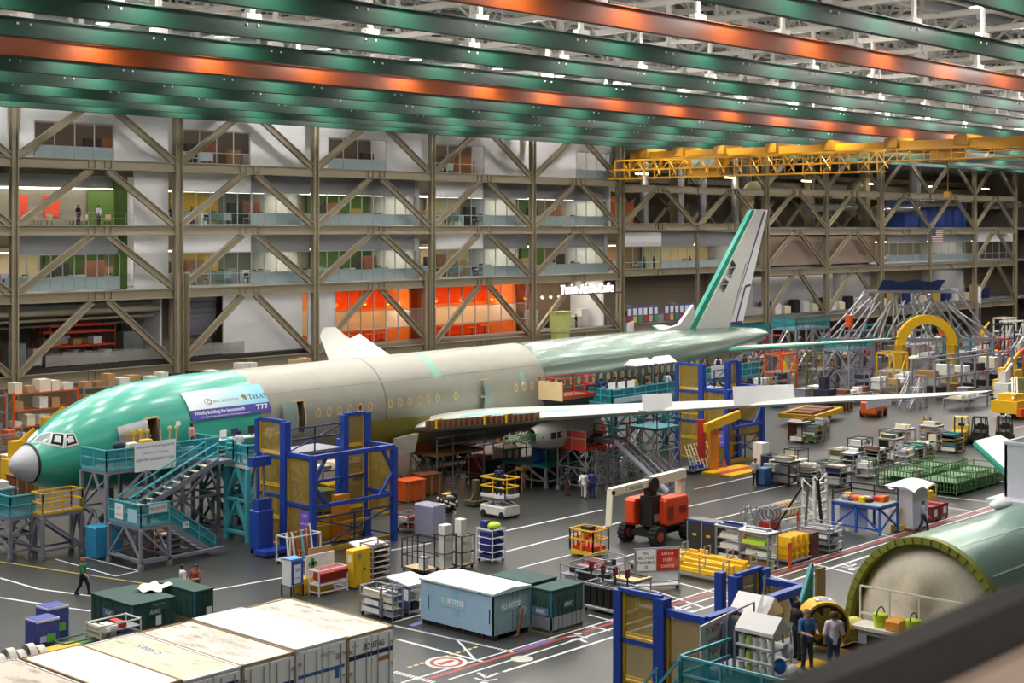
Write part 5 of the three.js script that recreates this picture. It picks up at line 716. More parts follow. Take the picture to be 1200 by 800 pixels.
{ const t = trolley('bin_cart', 'white trolley of navy fabric bins with a lime vest on top', 'cart', [14.89, 21.61], 0.95, 1.1, 1.75, { levels: 4, shelfM: M.white, frameM: M.white, goods: [mat(0x1f2a7a, 0.6)], gh: 0.36, fill: 1 }); mesh('lime_vest', ball(0.4, 0.55, 1.85, -0.4, 1, 0.5, 0.8), mat(0xc5e84a, 0.8), t); mesh('navy_bin', box2(0.1, 0.45, 1.75, 2.1, -0.95, -0.6), mat(0x1f2a7a, 0.6), t); }
{ const [x, z, w, d, h] = [17.6, 14.53, 0.94, 1.51, 1.67], t = thing('wrapped_pallet', 'pallet wrapped in translucent lilac film near the lift tower', 'pallet', [x, 0, z]); mesh('film', rounded(w, h, d, 0.05), clear(0xb9bcd6, 0.75), t); mesh('inner_stack', boxAt(w - 0.25, h - 0.2, d - 0.25, 0.1).translate(0.12, 0, -0.12), mat(0x9698b4, 0.7), t); }
trolley('small_cart', 'small low cart of tools beside the lilac wrapped pallet', 'cart', [17.28, 12.79], 1.0, 1.0, 1.1, { levels: 2, frameM: M.greySteel, goods: [M.brown, M.offwhite, M.red] });
{ const [x, z] = [20.67, 12.52], t = thing('cable_bundle', 'round bundle of black and white cables on a stand', 'cables', [x, 0, z]); mesh('stand', cyl(0.3, 0.7, 0, 0, 0, 10), M.greySteel, t); const g = [], g2 = []; for (let i = 0; i < 46; i++) { const a = rnd() * 6.28, y = rr(0.6, 1.7), r = 0.5 * Math.sin((y - 0.3) / 1.7 * 2.6) + 0.1; (i % 3 ? g : g2).push(rod([r * Math.cos(a), y, r * Math.sin(a)], [r * Math.cos(a + 0.7), y + rr(-0.3, 0.3), r * Math.sin(a + 0.7)], 0.07, 5)); } mesh('black_cable', g, M.black, t); mesh('white_cable', g2, M.cream, t); mesh('core', ball(0.45, 0, 1.15, 0, 1, 1.2, 1), M.dark, t); mesh('yellow_tag', bx(0.5, 0.05, 0.4, 0, 1.75, 0), M.yellow, t); }
{ // scissor lift
  const [x, z, w, d, h] = [23.89, 14.14, 1.12, 1.18, 0.96], t = thing('scissor_lift', 'small scissor lift with yellow railings and a worker aboard', 'scissor lift', [x, 0, z]); mesh('base', rounded(1.25, 0.5, 2.0, 0.05), M.offwhite, t).position.y = 0.18; each('wheel', [0.25, 1.75].flatMap((q) => [0, 1.2].map((k) => rod([k - 0.06, 0.22, -q], [k + 0.12, 0.22, -q], 0.22, 12))), M.rubber, t); mesh('scissor_arm', [bar([0.1, 0.7, -0.2], [0.1, 1.1, -1.8], 0.1), bar([0.1, 1.1, -0.2], [0.1, 0.7, -1.8], 0.1), bar([1.15, 0.7, -0.2], [1.15, 1.1, -1.8], 0.1), bar([1.15, 1.1, -0.2], [1.15, 0.7, -1.8], 0.1)], M.greySteel, t); mesh('deck', boxAt(1.25, 0.1, 2.0, 1.12), M.greySteel, t); mesh('kick_plate', [box2(-0.02, 1.27, 1.2, 1.4, 0, 0.03), box2(-0.03, 0, 1.2, 1.4, -2, 0)], M.white, t); mesh('railing', railing([[0, 1.2, 0], [1.25, 1.2, 0], [1.25, 1.2, -2], [0, 1.2, -2], [0, 1.2, 0]], 1.15, 0.05, 1), M.yellow, t); textPanel('maker_plate', 0.8, 0.2, ['SKYJACK'], { bg: '#f2f2f0', fg: '#556' }, t, [0.6, 1.3, 0.05]);
  person('worker in navy standing in the scissor lift basket', [x + 0.65, 1.22, z - 1.1], 2.4, { shirt: 0x1e2c5e, pants: 0x1c2238, pose: 'work' }); }
solo('jack_dolly', 'black jack dolly with a yellow base under the wing', 'dolly', [bx(1.3, 0.25, 0.9, 0, 0.1, 0), bx(0.4, 1.3, 0.4, 0, 0.3, 0), bar([-0.5, 0.3, 0], [0.3, 1.4, 0], 0.12), bar([0.5, 0.3, 0], [-0.1, 1.2, 0.1], 0.12)], mat(0x4b4630, 0.6), G(26.07, 9.66));
{ // articulated boom lift
  const t = thing('boom_lift', 'orange articulated boom lift with a long cream boom and red basket', 'boom lift', [24.1, 0, 25.2]), cream = mat(0xe6dfcb, 0.45), or = mat(0xe14a1c, 0.4);
  for (const [x, z] of [[0, 0], [2.75, 0], [0, -2.1], [2.75, -2.1]]) { const w = mesh('wheel', [rod([x, 0.52, z - 0.22], [x, 0.52, z + 0.22], 0.52, 22), ...Array.from({ length: 14 }, (_, i) => cb(0.1, 0.1, 0.46, x + 0.52 * Math.cos(i * 0.449), 0.52 + 0.52 * Math.sin(i * 0.449), z, 0, 0, i * 0.449))], M.rubber, t); mesh('hub', rod([x, 0.52, z - 0.24], [x, 0.52, z + 0.24], 0.27, 16), mat(0xb5401c, 0.5), w); }
  mesh('chassis', [box2(-0.1, 2.85, 0.42, 0.75, -1.65, -0.4), box2(-0.12, 0.12, 0.42, 0.62, -2, 0), box2(2.63, 2.87, 0.42, 0.62, -2, 0), cyl(0.7, 0.3, 1.4, 0.7, -1.05, 18)], M.black, t);
  mesh('engine_cover', rounded(2.0, 1.35, 0.85, 0.1).translate(0.9, 1.0, -0.05), or, t); mesh('engine_cover', rounded(1.9, 1.3, 0.7, 0.1).translate(-0.2, 1.05, -1.35), or, t); mesh('vent', [box2(2.1, 2.7, 1.8, 1.9, -0.05, 0.01), box2(2.1, 2.7, 1.6, 1.7, -0.05, 0.01), box2(1.05, 1.5, 1.3, 2.0, -0.05, 0.01)], mat(0x8a2d12, 0.6), t); mesh('turret', box2(0.1, 0.95, 0.95, 2.6, -1.25, -0.45), M.black, t); mesh('panel_plate', box2(0.3, 0.8, 1.2, 1.6, -0.46, -0.44), M.alu, t);
  mesh('lower_arm', [bar([3.2, 0.95, -0.9], [3.35, 3.4, -0.9], 0.4, 0.42), bar([1, 2.6, -0.9], [3.2, 1.9, -0.9], 0.26)], cream, t); const bm = mesh('boom', [bar([3.55, 3.45, -0.85], [0.4, 3.35, -0.85], 0.42, 0.5), bar([0.6, 3.32, -0.85], [-3.0, 3.2, -0.85], 0.34, 0.42)], cream, t, 'long cream boom'); textPanel('maker_name', 1.9, 0.34, [{ t: 'C SNORKEL', s: 0.85 }], { bg: '#e6dfcb', fg: '#1a1a1a' }, bm, [-1.1, 3.25, -0.67]);
  mesh('boom_knuckle', [rod([0.5, 3.2, -1.15], [0.5, 3.2, -0.55], 0.42, 16), box2(0.25, 0.75, 2.4, 3.3, -1.1, -0.6)], M.black, t); mesh('jib', bar([-3.0, 3.3, -0.85], [-3.45, 1.5, -0.6], 0.3, 0.34), cream, t); mesh('jib_pin', rod([-3.0, 3.2, -1.1], [-3.0, 3.2, -0.6], 0.14, 10), M.black, t);
  const [bx0, bz, bw, bd, bh] = [19.3, 24.65, 1.27, 1.57, 1.51], lx = bx0 - 24.1, lz = bz - 25.2; const bk = mesh('basket', [box2(lx, lx + bw, 0.12, 0.32, lz - bd, lz), ...railing([[lx, 0.3, lz], [lx + bw, 0.3, lz], [lx + bw, 0.3, lz - bd], [lx, 0.3, lz - bd], [lx, 0.3, lz]], 1.1, 0.05, 0.7)], M.yellow, t, 'yellow-framed basket'); mesh('basket_cage', [...steps(0.15, bd - 0.15, 5).map((q) => box2(lx + 0.1, lx + 0.16, 0.3, 1.3, lz - q - 0.03, lz - q + 0.03)), box2(lx + 0.1, lx + bw - 0.1, 0.3, 0.55, lz - bd + 0.1, lz - 0.1), bar([lx + 0.2, 0.3, lz - 0.2], [lx + 0.5, 1.35, lz - 0.4], 0.12), bar([lx + 0.2, 0.5, lz - bd + 0.3], [lx + bw - 0.2, 1.35, lz - 0.5], 0.14)], mat(0xd6401c, 0.5), bk); mesh('control_box', box2(lx + 0.3, lx + 0.8, 1.2, 1.55, lz - bd * 0.5 - 0.3, lz - bd * 0.5 + 0.3), M.dark, bk);
}
// ---------- staging rows beside the walkway ----------
{ const [x, z, w, d, h] = [11.01, 33.24, 1.04, 2.3, 1.24], t = thing('equipment_cart', 'long steel cart of black equipment boxes with small red screens', 'cart', [x, 0, z]); mesh('frame', [...posts(w, d, 0.12, h, 0.07), ...loop(w, d, h, 0.07), ...loop(w, d, 0.2, 0.08)], M.alu, t); mesh('shelf', boxAt(w, 0.05, d, 0.2), M.offwhite, t); mesh('castor', castors(w, d), M.rubber, t); for (let i = 0; i < 6; i++) { const q = mesh('equipment_box', box2(0.08, w - 0.08, 0.28, h - 0.12, -0.1 - i * d / 6 - d / 8, -0.1 - i * d / 6), M.black, t); if (i < 4) mesh('screen_arm', [box2(w - 0.5, w - 0.2, h + 0.4, h + 0.75, -0.35 - i * 0.7, -0.3 - i * 0.7), box2(w - 0.38, w - 0.32, h, h + 0.4, -0.36 - i * 0.7, -0.3 - i * 0.7)], M.dark, q), mesh('red_screen', box2(w - 0.46, w - 0.24, h + 0.46, h + 0.7, -0.3 - i * 0.7, -0.29 - i * 0.7), mat(0x8a2424, 0.4), q); }
  for (let i = 0; i < 3; i++) trolley('equipment_rack', ['grey equipment rack behind the black box cart', 'black monitor rack behind the black box cart', 'grey box trolley behind the green tarp crates'][i], 'rack', [[12.2, 30.76], [12.69, 29.43], [14.68, 29.15]][i], 1.6, 1.3, 1.4, { levels: 3, frameM: M.greySteel, goods: [M.black, M.greySteel, M.red, M.offwhite], gh: 0.4, fill: 0.8 });
  trolley('wood_table_cart', 'plywood-topped table cart beyond the black box cart', 'cart', [13.61, 31.84], 1.2, 2.0, 0.95, { levels: 2, frameM: M.greySteel, top: M.ply, goods: [M.dark] });
  trolley('wire_cart', 'bent silver wire cart beside the plywood table cart', 'cart', [12.46, 33.74], 0.6, 1.5, 0.9, { levels: 1, frameM: M.alu }); }
{ const [x, z] = [16.39, 31.01], t = thing('sign_trolley', 'sign trolley with white and red posters in front of the yellow tubes', 'sign', [x, 0, z], 1.0); mesh('frame', [cb(2.3, 0.06, 0.06, 0, 1.95, 0), cb(0.06, 1.9, 0.06, -1.1, 1, 0), cb(0.06, 1.9, 0.06, 1.1, 1, 0), cb(2.3, 0.05, 0.4, 0, 0.2, 0)], M.alu, t); mesh('wheel', [-1, 1].map((q) => rod([q, 0.08, -0.03], [q, 0.08, 0.03], 0.08, 8)), M.rubber, t); mesh('white_board', cb(2.2, 1.5, 0.03, 0, 1.15, -0.03), M.white, t);
  t.rotation.y = -0.62; textPanel('poster', 0.95, 1.0, [{ t: 'NO', s: 0.2 }, { t: 'BICYCLE', s: 0.2 }, { t: 'PARKING', s: 0.2 }, { t: 'O', s: 0.24 }], { bg: '#f4f4f2', fg: '#444' }, t, [-0.55, 1.4, 0.04]); textPanel('poster', 1.1, 1.0, [{ t: 'SAFETY', s: 0.18 }, { t: 'IS MY', s: 0.18 }, { t: 'CHOICE', s: 0.18 }], { bg: '#c8281c', fg: '#f4d8c8', draw: (c, W, H) => { c.fillStyle = '#e05a3a'; c.beginPath(); c.ellipse(W * 0.7, H * 0.6, W * 0.3, H * 0.25, 0.6, 0, 7); c.fill(); } }, t, [0.52, 1.38, 0.04]); }
{ const [x, z, w, d] = [19.16, 33.02, 3.2, 5.84, 0.74], t = thing('tube_pallet', 'steel pallet of long yellow tubes beside the walkway', 'pallet', [x, 0, z], 0); mesh('base', [...loop(w, d, 0.22, 0.12), ...steps(0.5, d - 0.5, 5).map((q) => box2(0, w, 0.16, 0.26, -q - 0.06, -q + 0.06))], M.alu, t); mesh('castor', castors(w, d), M.rubber, t);
  for (let i = 0; i < 8; i++) mesh('yellow_tube', [box2(0.12 + i * w / 8.4, 0.3 + i * w / 8.4, 0.3, 0.5 + (i % 3) * 0.12, -d + 0.15 + rr(0, 0.6), -0.1 - rr(0, 0.5)), cb(0.1, 0.14, 0.5, 0.2 + i * w / 8.4, 0.62 + (i % 3) * 0.12, -d * rr(0.3, 0.7))], M.yellow, t);
  for (let i = 0; i < 8; i++) mesh('hoop', [0, 0.5].flatMap((q) => [cb(0.05, 0.8, 0.05, q, 0.4, 0)]).concat([cb(0.55, 0.05, 0.05, 0.25, 0.8, 0), cb(0.5, 0.05, 0.05, 0.25, 0.4, 0)]), M.alu, t).position.set(i % 2 ? w - 0.7 : 0.1, 0.25, -0.2 - Math.floor(i / 2) * d / 4.2); }
{ const [x, z, w, d, h] = [23.83, 29.28, 0.78, 1.86, 1.83], t = thing('mesh_cabinet', 'dark mesh cabinet with a blue top edge beside the boom lift', 'cabinet', [x, 0, z]); mesh('body', boxAt(w, h - 0.15, d, 0.1), mat(0x35352f, 0.6), t); mesh('blue_edge', box2(-0.02, w + 0.02, h - 0.12, h - 0.02, -d - 0.02, 0.02), M.blue, t); mesh('top', box2(-0.02, w + 0.02, h - 0.02, h + 0.02, -d - 0.02, 0.02), mat(0x6a6d66, 0.6), t); each('door_post', [0, 0.5, 1].map((k) => box2(-0.04, 0.02, 0.1, h - 0.1, -d * k - 0.03, -d * k + 0.03)), M.greySteel, t); mesh('yellow_tag', [0.28, 0.75].map((k) => box2(-0.05, -0.03, h * 0.55, h * 0.62, -d * k - 0.12, -d * k + 0.12)), M.yellow, t); mesh('castor', castors(w, d), M.rubber, t); }
trolley('parts_shelf', 'white-topped mesh shelf of orange and blue parts beside the dark cabinet', 'shelf', [23.35, 31.09], 0.9, 1.55, 1.85, { levels: 4, frameM: M.greySteel, goods: [mat(0xc9852a, 0.6), M.blueDark, M.offwhite, M.cream], top: M.white, fill: 0.9, gh: 0.3 });
trolley('parts_shelf', 'white-topped mesh shelf of lime green parts next to the yellow bins', 'shelf', [22.84, 33.06], 0.9, 1.7, 1.9, { levels: 4, frameM: M.greySteel, goods: [mat(0xb8e04a, 0.6), M.offwhite, M.greySteel, M.wood], top: M.white, fill: 0.8, gh: 0.3 });
{ const [x, z] = [24.95, 33.12], t = thing('bin_dolly', 'dolly of upright yellow folding crates beside the walkway', 'dolly', [x, 0, z]); mesh('deck', boxAt(1.9, 0.08, 1.4, 0.14), M.greySteel, t); mesh('castor', castors(1.9, 1.4), M.rubber, t); for (let i = 0; i < 7; i++) { const c = mesh('folding_crate', [box2(0, 0.16, 0, 1.15, -0.9, 0), ...[0.2, 0.6].map((q) => box2(-0.02, 0.18, q, q + 0.1, -0.95, 0.04))], M.yellow, t); c.position.set(0.08 + i * 0.26, 0.24, -0.12 - (i % 2) * 0.12); c.rotation.z = -0.06; } 
  solo('yellow_drum', 'yellow drum with grey lid behind the folding crates', 'drum', [cyl(0.4, 1.0, 0, 0, 0, 16), cyl(0.42, 0.06, 0, 1.0, 0, 16)], M.yellow, [x - 0.6, 0.02, z - 2.0]); solo('brown_case', 'brown transit case at the end of the folding crates', 'case', [rounded(0.7, 1.25, 1.0, 0.04), bx(0.3, 0.05, 0.04, 0.3, 0.9, 0.03)], mat(0x5a2c22, 0.6), [x + 2.1, 0.05, z - 0.1]); solo('safety_post', 'orange and white safety post at the corner of the lime parts shelf', 'post', [cyl(0.09, 1.0, 0, 0, 0, 10), cb(0.4, 0.3, 0.03, 0, 1.15, 0)], M.orange, [x - 0.5, 0, z + 0.2]); }
{ const [x, z] = [30.12, 27.11], t = thing('step_ladder', 'aluminium step ladder behind the parts shelves', 'ladder', [x, 0, z]); mesh('rail', [bar([0, 0, 0], [0.15, 1.5, -0.4], 0.07), bar([0.8, 0, 0], [0.65, 1.5, -0.4], 0.07), bar([0, 0, -1], [0.15, 1.5, -0.5], 0.06), bar([0.8, 0, -1], [0.65, 1.5, -0.5], 0.06)], M.alu, t); for (let i = 0; i < 4; i++) mesh('step', cb(0.62, 0.05, 0.2, 0.4, 0.35 + i * 0.36, -0.12 - i * 0.1), M.alu, t);
  const hr = thing('hose_rack', 'rack of coiled grey and tan hoses behind the yellow crates', 'rack', [x + 1.2, 0, z + 0.6]); mesh('frame', [...posts(3.2, 0.9, 0, 1.4, 0.06), ...loop(3.2, 0.9, 1.3, 0.06)], M.alu, hr); for (let i = 0; i < 8; i++) { const g = new THREE.TorusGeometry(0.42, 0.07, 7, 18).toNonIndexed(); g.rotateY(Math.PI / 2 + 0.5); const c = mesh('hose_coil', g, i < 3 ? M.greySteel : M.ply, hr); c.position.set(0.25 + i * 0.38, 0.95, -0.45); } mesh('red_box', box2(0.1, 1.2, 0.05, 0.5, -0.8, -0.1), M.red, hr); }
trolley('pipe_rack', 'silver pipe rack on castors at the end of the walkway row', 'rack', [28.53, 33.18], 1.4, 1.9, 1.5, { levels: 4, frameM: M.alu, shelfM: M.alu, goods: [M.alu, M.offwhite], gh: 0.2, fill: 0.6 });
{ const [x, z] = [31.42, 30.56], t = thing('lattice_ladder', 'tall white lattice ladder frame with black legs beside the blue bench', 'ladder', [x, 0, z]); const g = []; for (const q of [0, 1.2]) { g.push(bar([q, 0.3, 0], [q, 3.2, 0], 0.12), bar([q, 0.3, -0.8], [q, 3.2, -0.8], 0.08)); } for (let i = 0; i < 6; i++) g.push(bar([0, 0.5 + i * 0.5, 0], [1.2, 0.5 + i * 0.5, 0], 0.1), bar([0, 0.5 + i * 0.5, 0], [1.2, 1.0 + i * 0.5, 0], 0.05)); for (let i = 0; i < 4; i++) g.push(bar([0, 0.6 + i * 0.7, 0], [0, 1.2 + i * 0.7, -0.8], 0.05), bar([1.2, 0.6 + i * 0.7, 0], [1.2, 1.2 + i * 0.7, -0.8], 0.05)); mesh('lattice', g, M.offwhite, t); mesh('outrigger', [bar([-1.6, 0.05, 0.3], [-0.2, 3.0, -0.3], 0.12), bar([-0.1, 0, 0.6], [0.1, 3.3, 0.1], 0.14), bar([-1.5, 0.05, -2], [-0.1, 2.8, -0.8], 0.1)], M.black, t); mesh('truss_link', [0, 1, 2].map((i) => bar([-1.5, 0.5 + i * 0.6, -1.2], [0.3, 0.8 + i * 0.5, -0.4], 0.07)), M.offwhite, t); mesh('red_post', box2(-0.9, -0.8, 0, 1.6, -0.6, -0.5), M.red, t); }
{ const [x, z, w, d, h] = [34.26, 32.98, 2.05, 2.96, 1.76], t = thing('work_bench', 'big blue steel work bench cluttered with orange tools', 'bench', [x, 0, z]); mesh('bench_top', box2(-0.05, w + 0.05, h - 0.12, h, -d, 0.05), mat(0x8d9a98, 0.6), t); mesh('edge', loop(w, d, h - 0.15, 0.12, 0.16), M.blue, t); for (const [px, pz] of [[0, 0], [w, 0], [0, -d], [w, -d], [0, -d / 2], [w, -d / 2]]) mesh('leg', cb(0.12, h - 0.2, 0.12, px, h / 2, pz), mat(0x2a5cae, 0.45), t); mesh('leg_brace', [bar([0, 0.3, 0], [0, h - 0.3, -d / 2], 0.1), bar([0, h - 0.3, -d / 2], [0, 0.3, -d], 0.1), bar([w, 0.3, 0], [w, h - 0.3, -d / 2], 0.1), bar([0, 0.3, 0], [w, h - 0.3, 0], 0.08), bar([0, 0.4, 0], [0, 0.4, -d], 0.08)], M.blue, t); mesh('back_rail', railing([[w, h, 0], [w, h, -d], [0, h, -d]], 0.75, 0.05, 1.5), M.black, t); mesh('store_panel', box2(0.4, 0.5, 0.2, h - 0.2, -d + 0.2, -d * 0.35), mat(0xa9b4d8, 0.5), t);
  for (let i = 0; i < 9; i++) solo('hand_tool', `${['orange', 'red', 'dark', 'yellow', 'white', 'orange', 'maroon', 'grey', 'yellow'][i]} tool case ${i < 5 ? 'on the near half' : 'on the far half'} of the blue work bench`, 'tool', rounded(rr(0.3, 0.8), rr(0.12, 0.35), rr(0.3, 0.6), 0.03), [M.orange, M.red, M.dark, M.yellow, M.offwhite, M.orange, mat(0x6a2430, 0.6), M.greySteel, M.yellow][i], [x + rr(0.2, w - 0.9), h, z - 0.35 - i * (d - 0.6) / 9], 0, 'tools on the blue bench');
  solo('pallet_jack', 'yellow pallet jack handle beside the blue bench foot', 'pallet jack', [bar([0, 0.2, 0], [0.25, 1.3, 0.1], 0.08), bx(0.5, 0.3, 0.6, 0, 0.05, 0)], M.yellow, [x + w + 0.35, 0, z - 0.2]); }
{ const [x, z, w, d, h] = [37.02, 33.56, 1.74, 1.06, 2.33], t = thing('wrapped_pallet', 'tall white film-wrapped pallet stack beside the blue bench', 'pallet', [x, 0, z]); mesh('bundle', rounded(w, h - 0.12, d, 0.05), mat(0xd6d6de, 0.35), t).position.y = 0.12; mesh('film_crease', Array.from({ length: 10 }, (_, i) => bar([-0.02, 0.2, -d * (i + 0.5) / 10], [-0.02, h - 0.1, -d * (i + 0.5 + rr(-0.5, 0.5)) / 10], 0.03, 0.04)), mat(0xeff0f6, 0.25), t); mesh('pallet_base', [boxAt(w, 0.05, d, 0.08), ...[0.1, w / 2, w - 0.1].map((q) => box2(q - 0.06, q + 0.06, 0, 0.08, -d, 0))], M.wood, t); const g = gridGeo(steps(0, 1, 10), steps(0, 1, 10), (a, b) => [a * (w + 1.2) - 0.6, h + 0.25 * Math.abs(Math.sin(a * 6 + b * 4)) + 0.35 * Math.sin(a * 3.1) * Math.sin(b * 3.1), -b * (d + 0.8) + 0.4]); mesh('loose_film', g, clear(0xf2f2ea, 0.85), t); }
for (const [p, lab] of [[[40.02, 33.19], 'red box cart beside the wrapped pallet'], [[41.34, 33.11], 'second red box cart, next to the first one']]) { const t = thing('box_cart', lab, 'cart', [p[0], 0, p[1]]); mesh('body', [boxAt(0.9, 0.75, 1.5, 0.15)], mat(0x7a2420, 0.5), t); mesh('rim', loop(0.9, 1.5, 0.92, 0.06), mat(0x94302a, 0.5), t); mesh('wheel', castors(0.9, 1.5), M.rubber, t); textPanel('label', 0.4, 0.4, [], { bg: '#d9d3cf' }, t, [0.45, 0.55, 0.02]); }
cage('yellow wire cage beside the wrapped pallet', [44.59, 30.64], 1.0, 1.2, 1.3, (t) => mesh('folded_net', box2(0.1, 0.9, 0.2, 0.9, -1, -0.1), M.yellow, t), mat(0xc9b43a, 0.5));
// green wire racks
for (let i = 0; i < 6; i++) { const ps = [49.1 + (i % 3) * 2.75, 30.3 - Math.floor(i / 3) * 3.1]; const t = trolley('green_rack', ['green wire rack nearest the walkway line', 'green wire rack with a pink label', 'green wire rack behind a yellow clip rack', 'green wire rack beside the white tail box', 'green wire rack under the teal wing tip', 'green wire rack next to the yellow wire cage'][i], 'rack', ps, 2.4, 2.6, 1.25, { levels: 3, frameM: M.greenSteel, shelfM: M.greenSteel }); mesh('rib', Array.from({ length: 11 }, (_, k) => [box2(-0.03, 0.02, 0.2, 1.25, -0.2 - k * 0.23, -0.16 - k * 0.23), box2(0.2 * k + 0.1, 0.2 * k + 0.14, 0.2, 1.25, -0.02, 0.03)]).flat(), M.greenSteel, t); if (i % 2) mesh('label', box2(0.5, 0.8, 0.9, 1.3, 0.03, 0.05), mat(0xd8a79f, 0.7), t); }
// forklifts
function forklift(label, p, ry, m) { const t = thing('forklift', label, 'forklift', [p[0], 0, p[1]], ry); mesh('body', [rounded(1.9, 0.75, 1.15, 0.08).translate(0, 0.3, 0), rounded(0.6, 0.5, 1.1, 0.08).translate(1.3, 0.9, 0)], m, t); mesh('cab_frame', [bar([0.2, 0.9, -0.05], [0.5, 2.1, -0.1], 0.07), bar([0.2, 0.9, -1.1], [0.5, 2.1, -1.05], 0.07), bar([1.8, 1.3, -0.05], [1.5, 2.1, -0.1], 0.07), bar([1.8, 1.3, -1.1], [1.5, 2.1, -1.05], 0.07), box2(0.45, 1.55, 2.08, 2.15, -1.1, -0.05)], m, t); mesh('seat', [box2(0.9, 1.3, 0.95, 1.1, -0.8, -0.3), box2(1.25, 1.35, 1.1, 1.6, -0.8, -0.3)], M.black, t); mesh('mast', [box2(-0.2, -0.1, 0.1, 2.3, -0.9, -0.8), box2(-0.2, -0.1, 0.1, 2.3, -0.35, -0.25), box2(-0.25, -0.15, 0.3, 0.8, -1, -0.15)], M.dark, t); mesh('fork', [box2(-1.2, -0.15, 0.1, 0.15, -0.9, -0.78), box2(-1.2, -0.15, 0.1, 0.15, -0.37, -0.25)], M.dark, t); each('wheel', [[0.35, 0], [1.6, 0], [0.35, -1.15], [1.6, -1.15]].map(([a, b]) => rod([a, 0.3, b - 0.1], [a, 0.3, b + 0.1], 0.3, 14)), M.rubber, t); return t; }
forklift('yellow forklift with roll cage parked by the green racks', [70.81, 20.49], 0.3, mat(0xdcbf3a, 0.45)); forklift('black forklift parked beside the yellow forklift', [71.86, 21.63], 0.3, M.black); forklift('black forklift parked at the end of the row of three', [73.64, 22.88], 0.3, mat(0x2b2a26, 0.5));
// carts between the lift tower and the green racks
const cartTones = [['navy', mat(0x26305c, 0.6)], ['olive', mat(0x5e6448, 0.6)], ['brown', M.brown], ['silver', M.alu], ['cream', M.cream], ['grey', M.greySteel], ['teal', M.tealDark], ['tan', M.ply], ['black', M.black], ['white', M.offwhite], ['orange', M.orange], ['dark green', mat(0x2f4a38, 0.6)]];
const cartSpots = [[45.73, 19.07, 0, 'with a white top, beside the worker in white'], [45.09, 20.35, 3, 'behind the lattice ladder'], [46.71, 21.13, 0, 'with a white frame behind the lattice ladder'], [49.29, 20.91, 5, 'behind the blue bench'], [54.33, 18.83, 1, 'among the carts beyond the blue bench'], [52.3, 21.03, 8, 'among the carts beyond the blue bench'], [51.11, 22.89, 9, 'at the corner of the blue bench'], [58.2, 18.36, 3, 'in the second row beyond the blue bench'], [56.2, 20.86, 2, 'in the second row beyond the blue bench'], [59.09, 20.53, 11, 'in the second row beyond the blue bench'], [54.8, 23.75, 5, 'beside the white wrapped pallet'], [59.02, 22.21, 6, 'beside the white wrapped pallet'], [65.56, 16.83, 7, 'in the third row beyond the blue bench'], [64.29, 18.75, 4, 'in the third row beyond the blue bench'], [62.17, 21.47, 9, 'near the green racks'], [65.89, 20.48, 2, 'near the green racks'], [71.99, 16.81, 7, 'with yellow bottles near the forklifts'], [68.3, 19.13, 3, 'near the forklifts'], [49.98, 17.97, 4, 'on the aisle past the aft lift tower'], [63.51, 11.17, 3, 'with a silver cover on the aisle'], [67.41, 9.62, 5, 'on the aisle under the wing'], [62.82, 10.42, 2, 'on the aisle under the wing'], [46.82, 23.2, 0, 'holding a navy chest behind the blue bench'], [66.05, 21.95, 6, 'at the end of the green racks']];
cartSpots.forEach(([x, z, k, where], i) => { const [n, m] = cartTones[k], h = rr(1.0, 1.9); trolley('stock_cart', `${n} stock cart ${where}`, 'cart', [x, z], rr(1.0, 1.7), rr(0.9, 1.5), h, { levels: 2 + (i % 3), frameM: pick([M.alu, M.dark, M.greySteel]), shelfM: pick([M.greySteel, M.offwhite, M.wood]), goods: [m, m, M.offwhite, pick([M.cream, M.black, M.card, M.greenSteel])], gh: 0.5, fill: 0.85, back: i % 3 === 0 ? m : undefined, top: i % 4 === 1 ? M.offwhite : undefined }); });
solo('tool_chest', 'blue roll tool chest beside the worker in white', 'tool chest', [rounded(0.8, 1.0, 0.6, 0.04), ...[0.2, 0.45, 0.7].map((y) => box2(0.05, 0.75, y, y + 0.03, 0, 0.03)), boxAt(0.9, 0.05, 0.7, 1.02)], mat(0x4a86c8, 0.45), G(44.25, 18.95, 0.05));
for (let i = 0; i < 4; i++) solo('gas_bottle', 'yellow and grey gas bottle standing on the cart near the forklifts', 'gas bottle', [cyl(0.14, 1.1, 0, 0, 0, 10), cyl(0.05, 0.2, 0, 1.1, 0, 8)], i % 2 ? M.greySteel : M.yellow, G(75.77, 14.11, 0).map((v, j) => (j === 0 ? v + i * 0.5 : v)), 0, 'gas bottles near the forklifts');

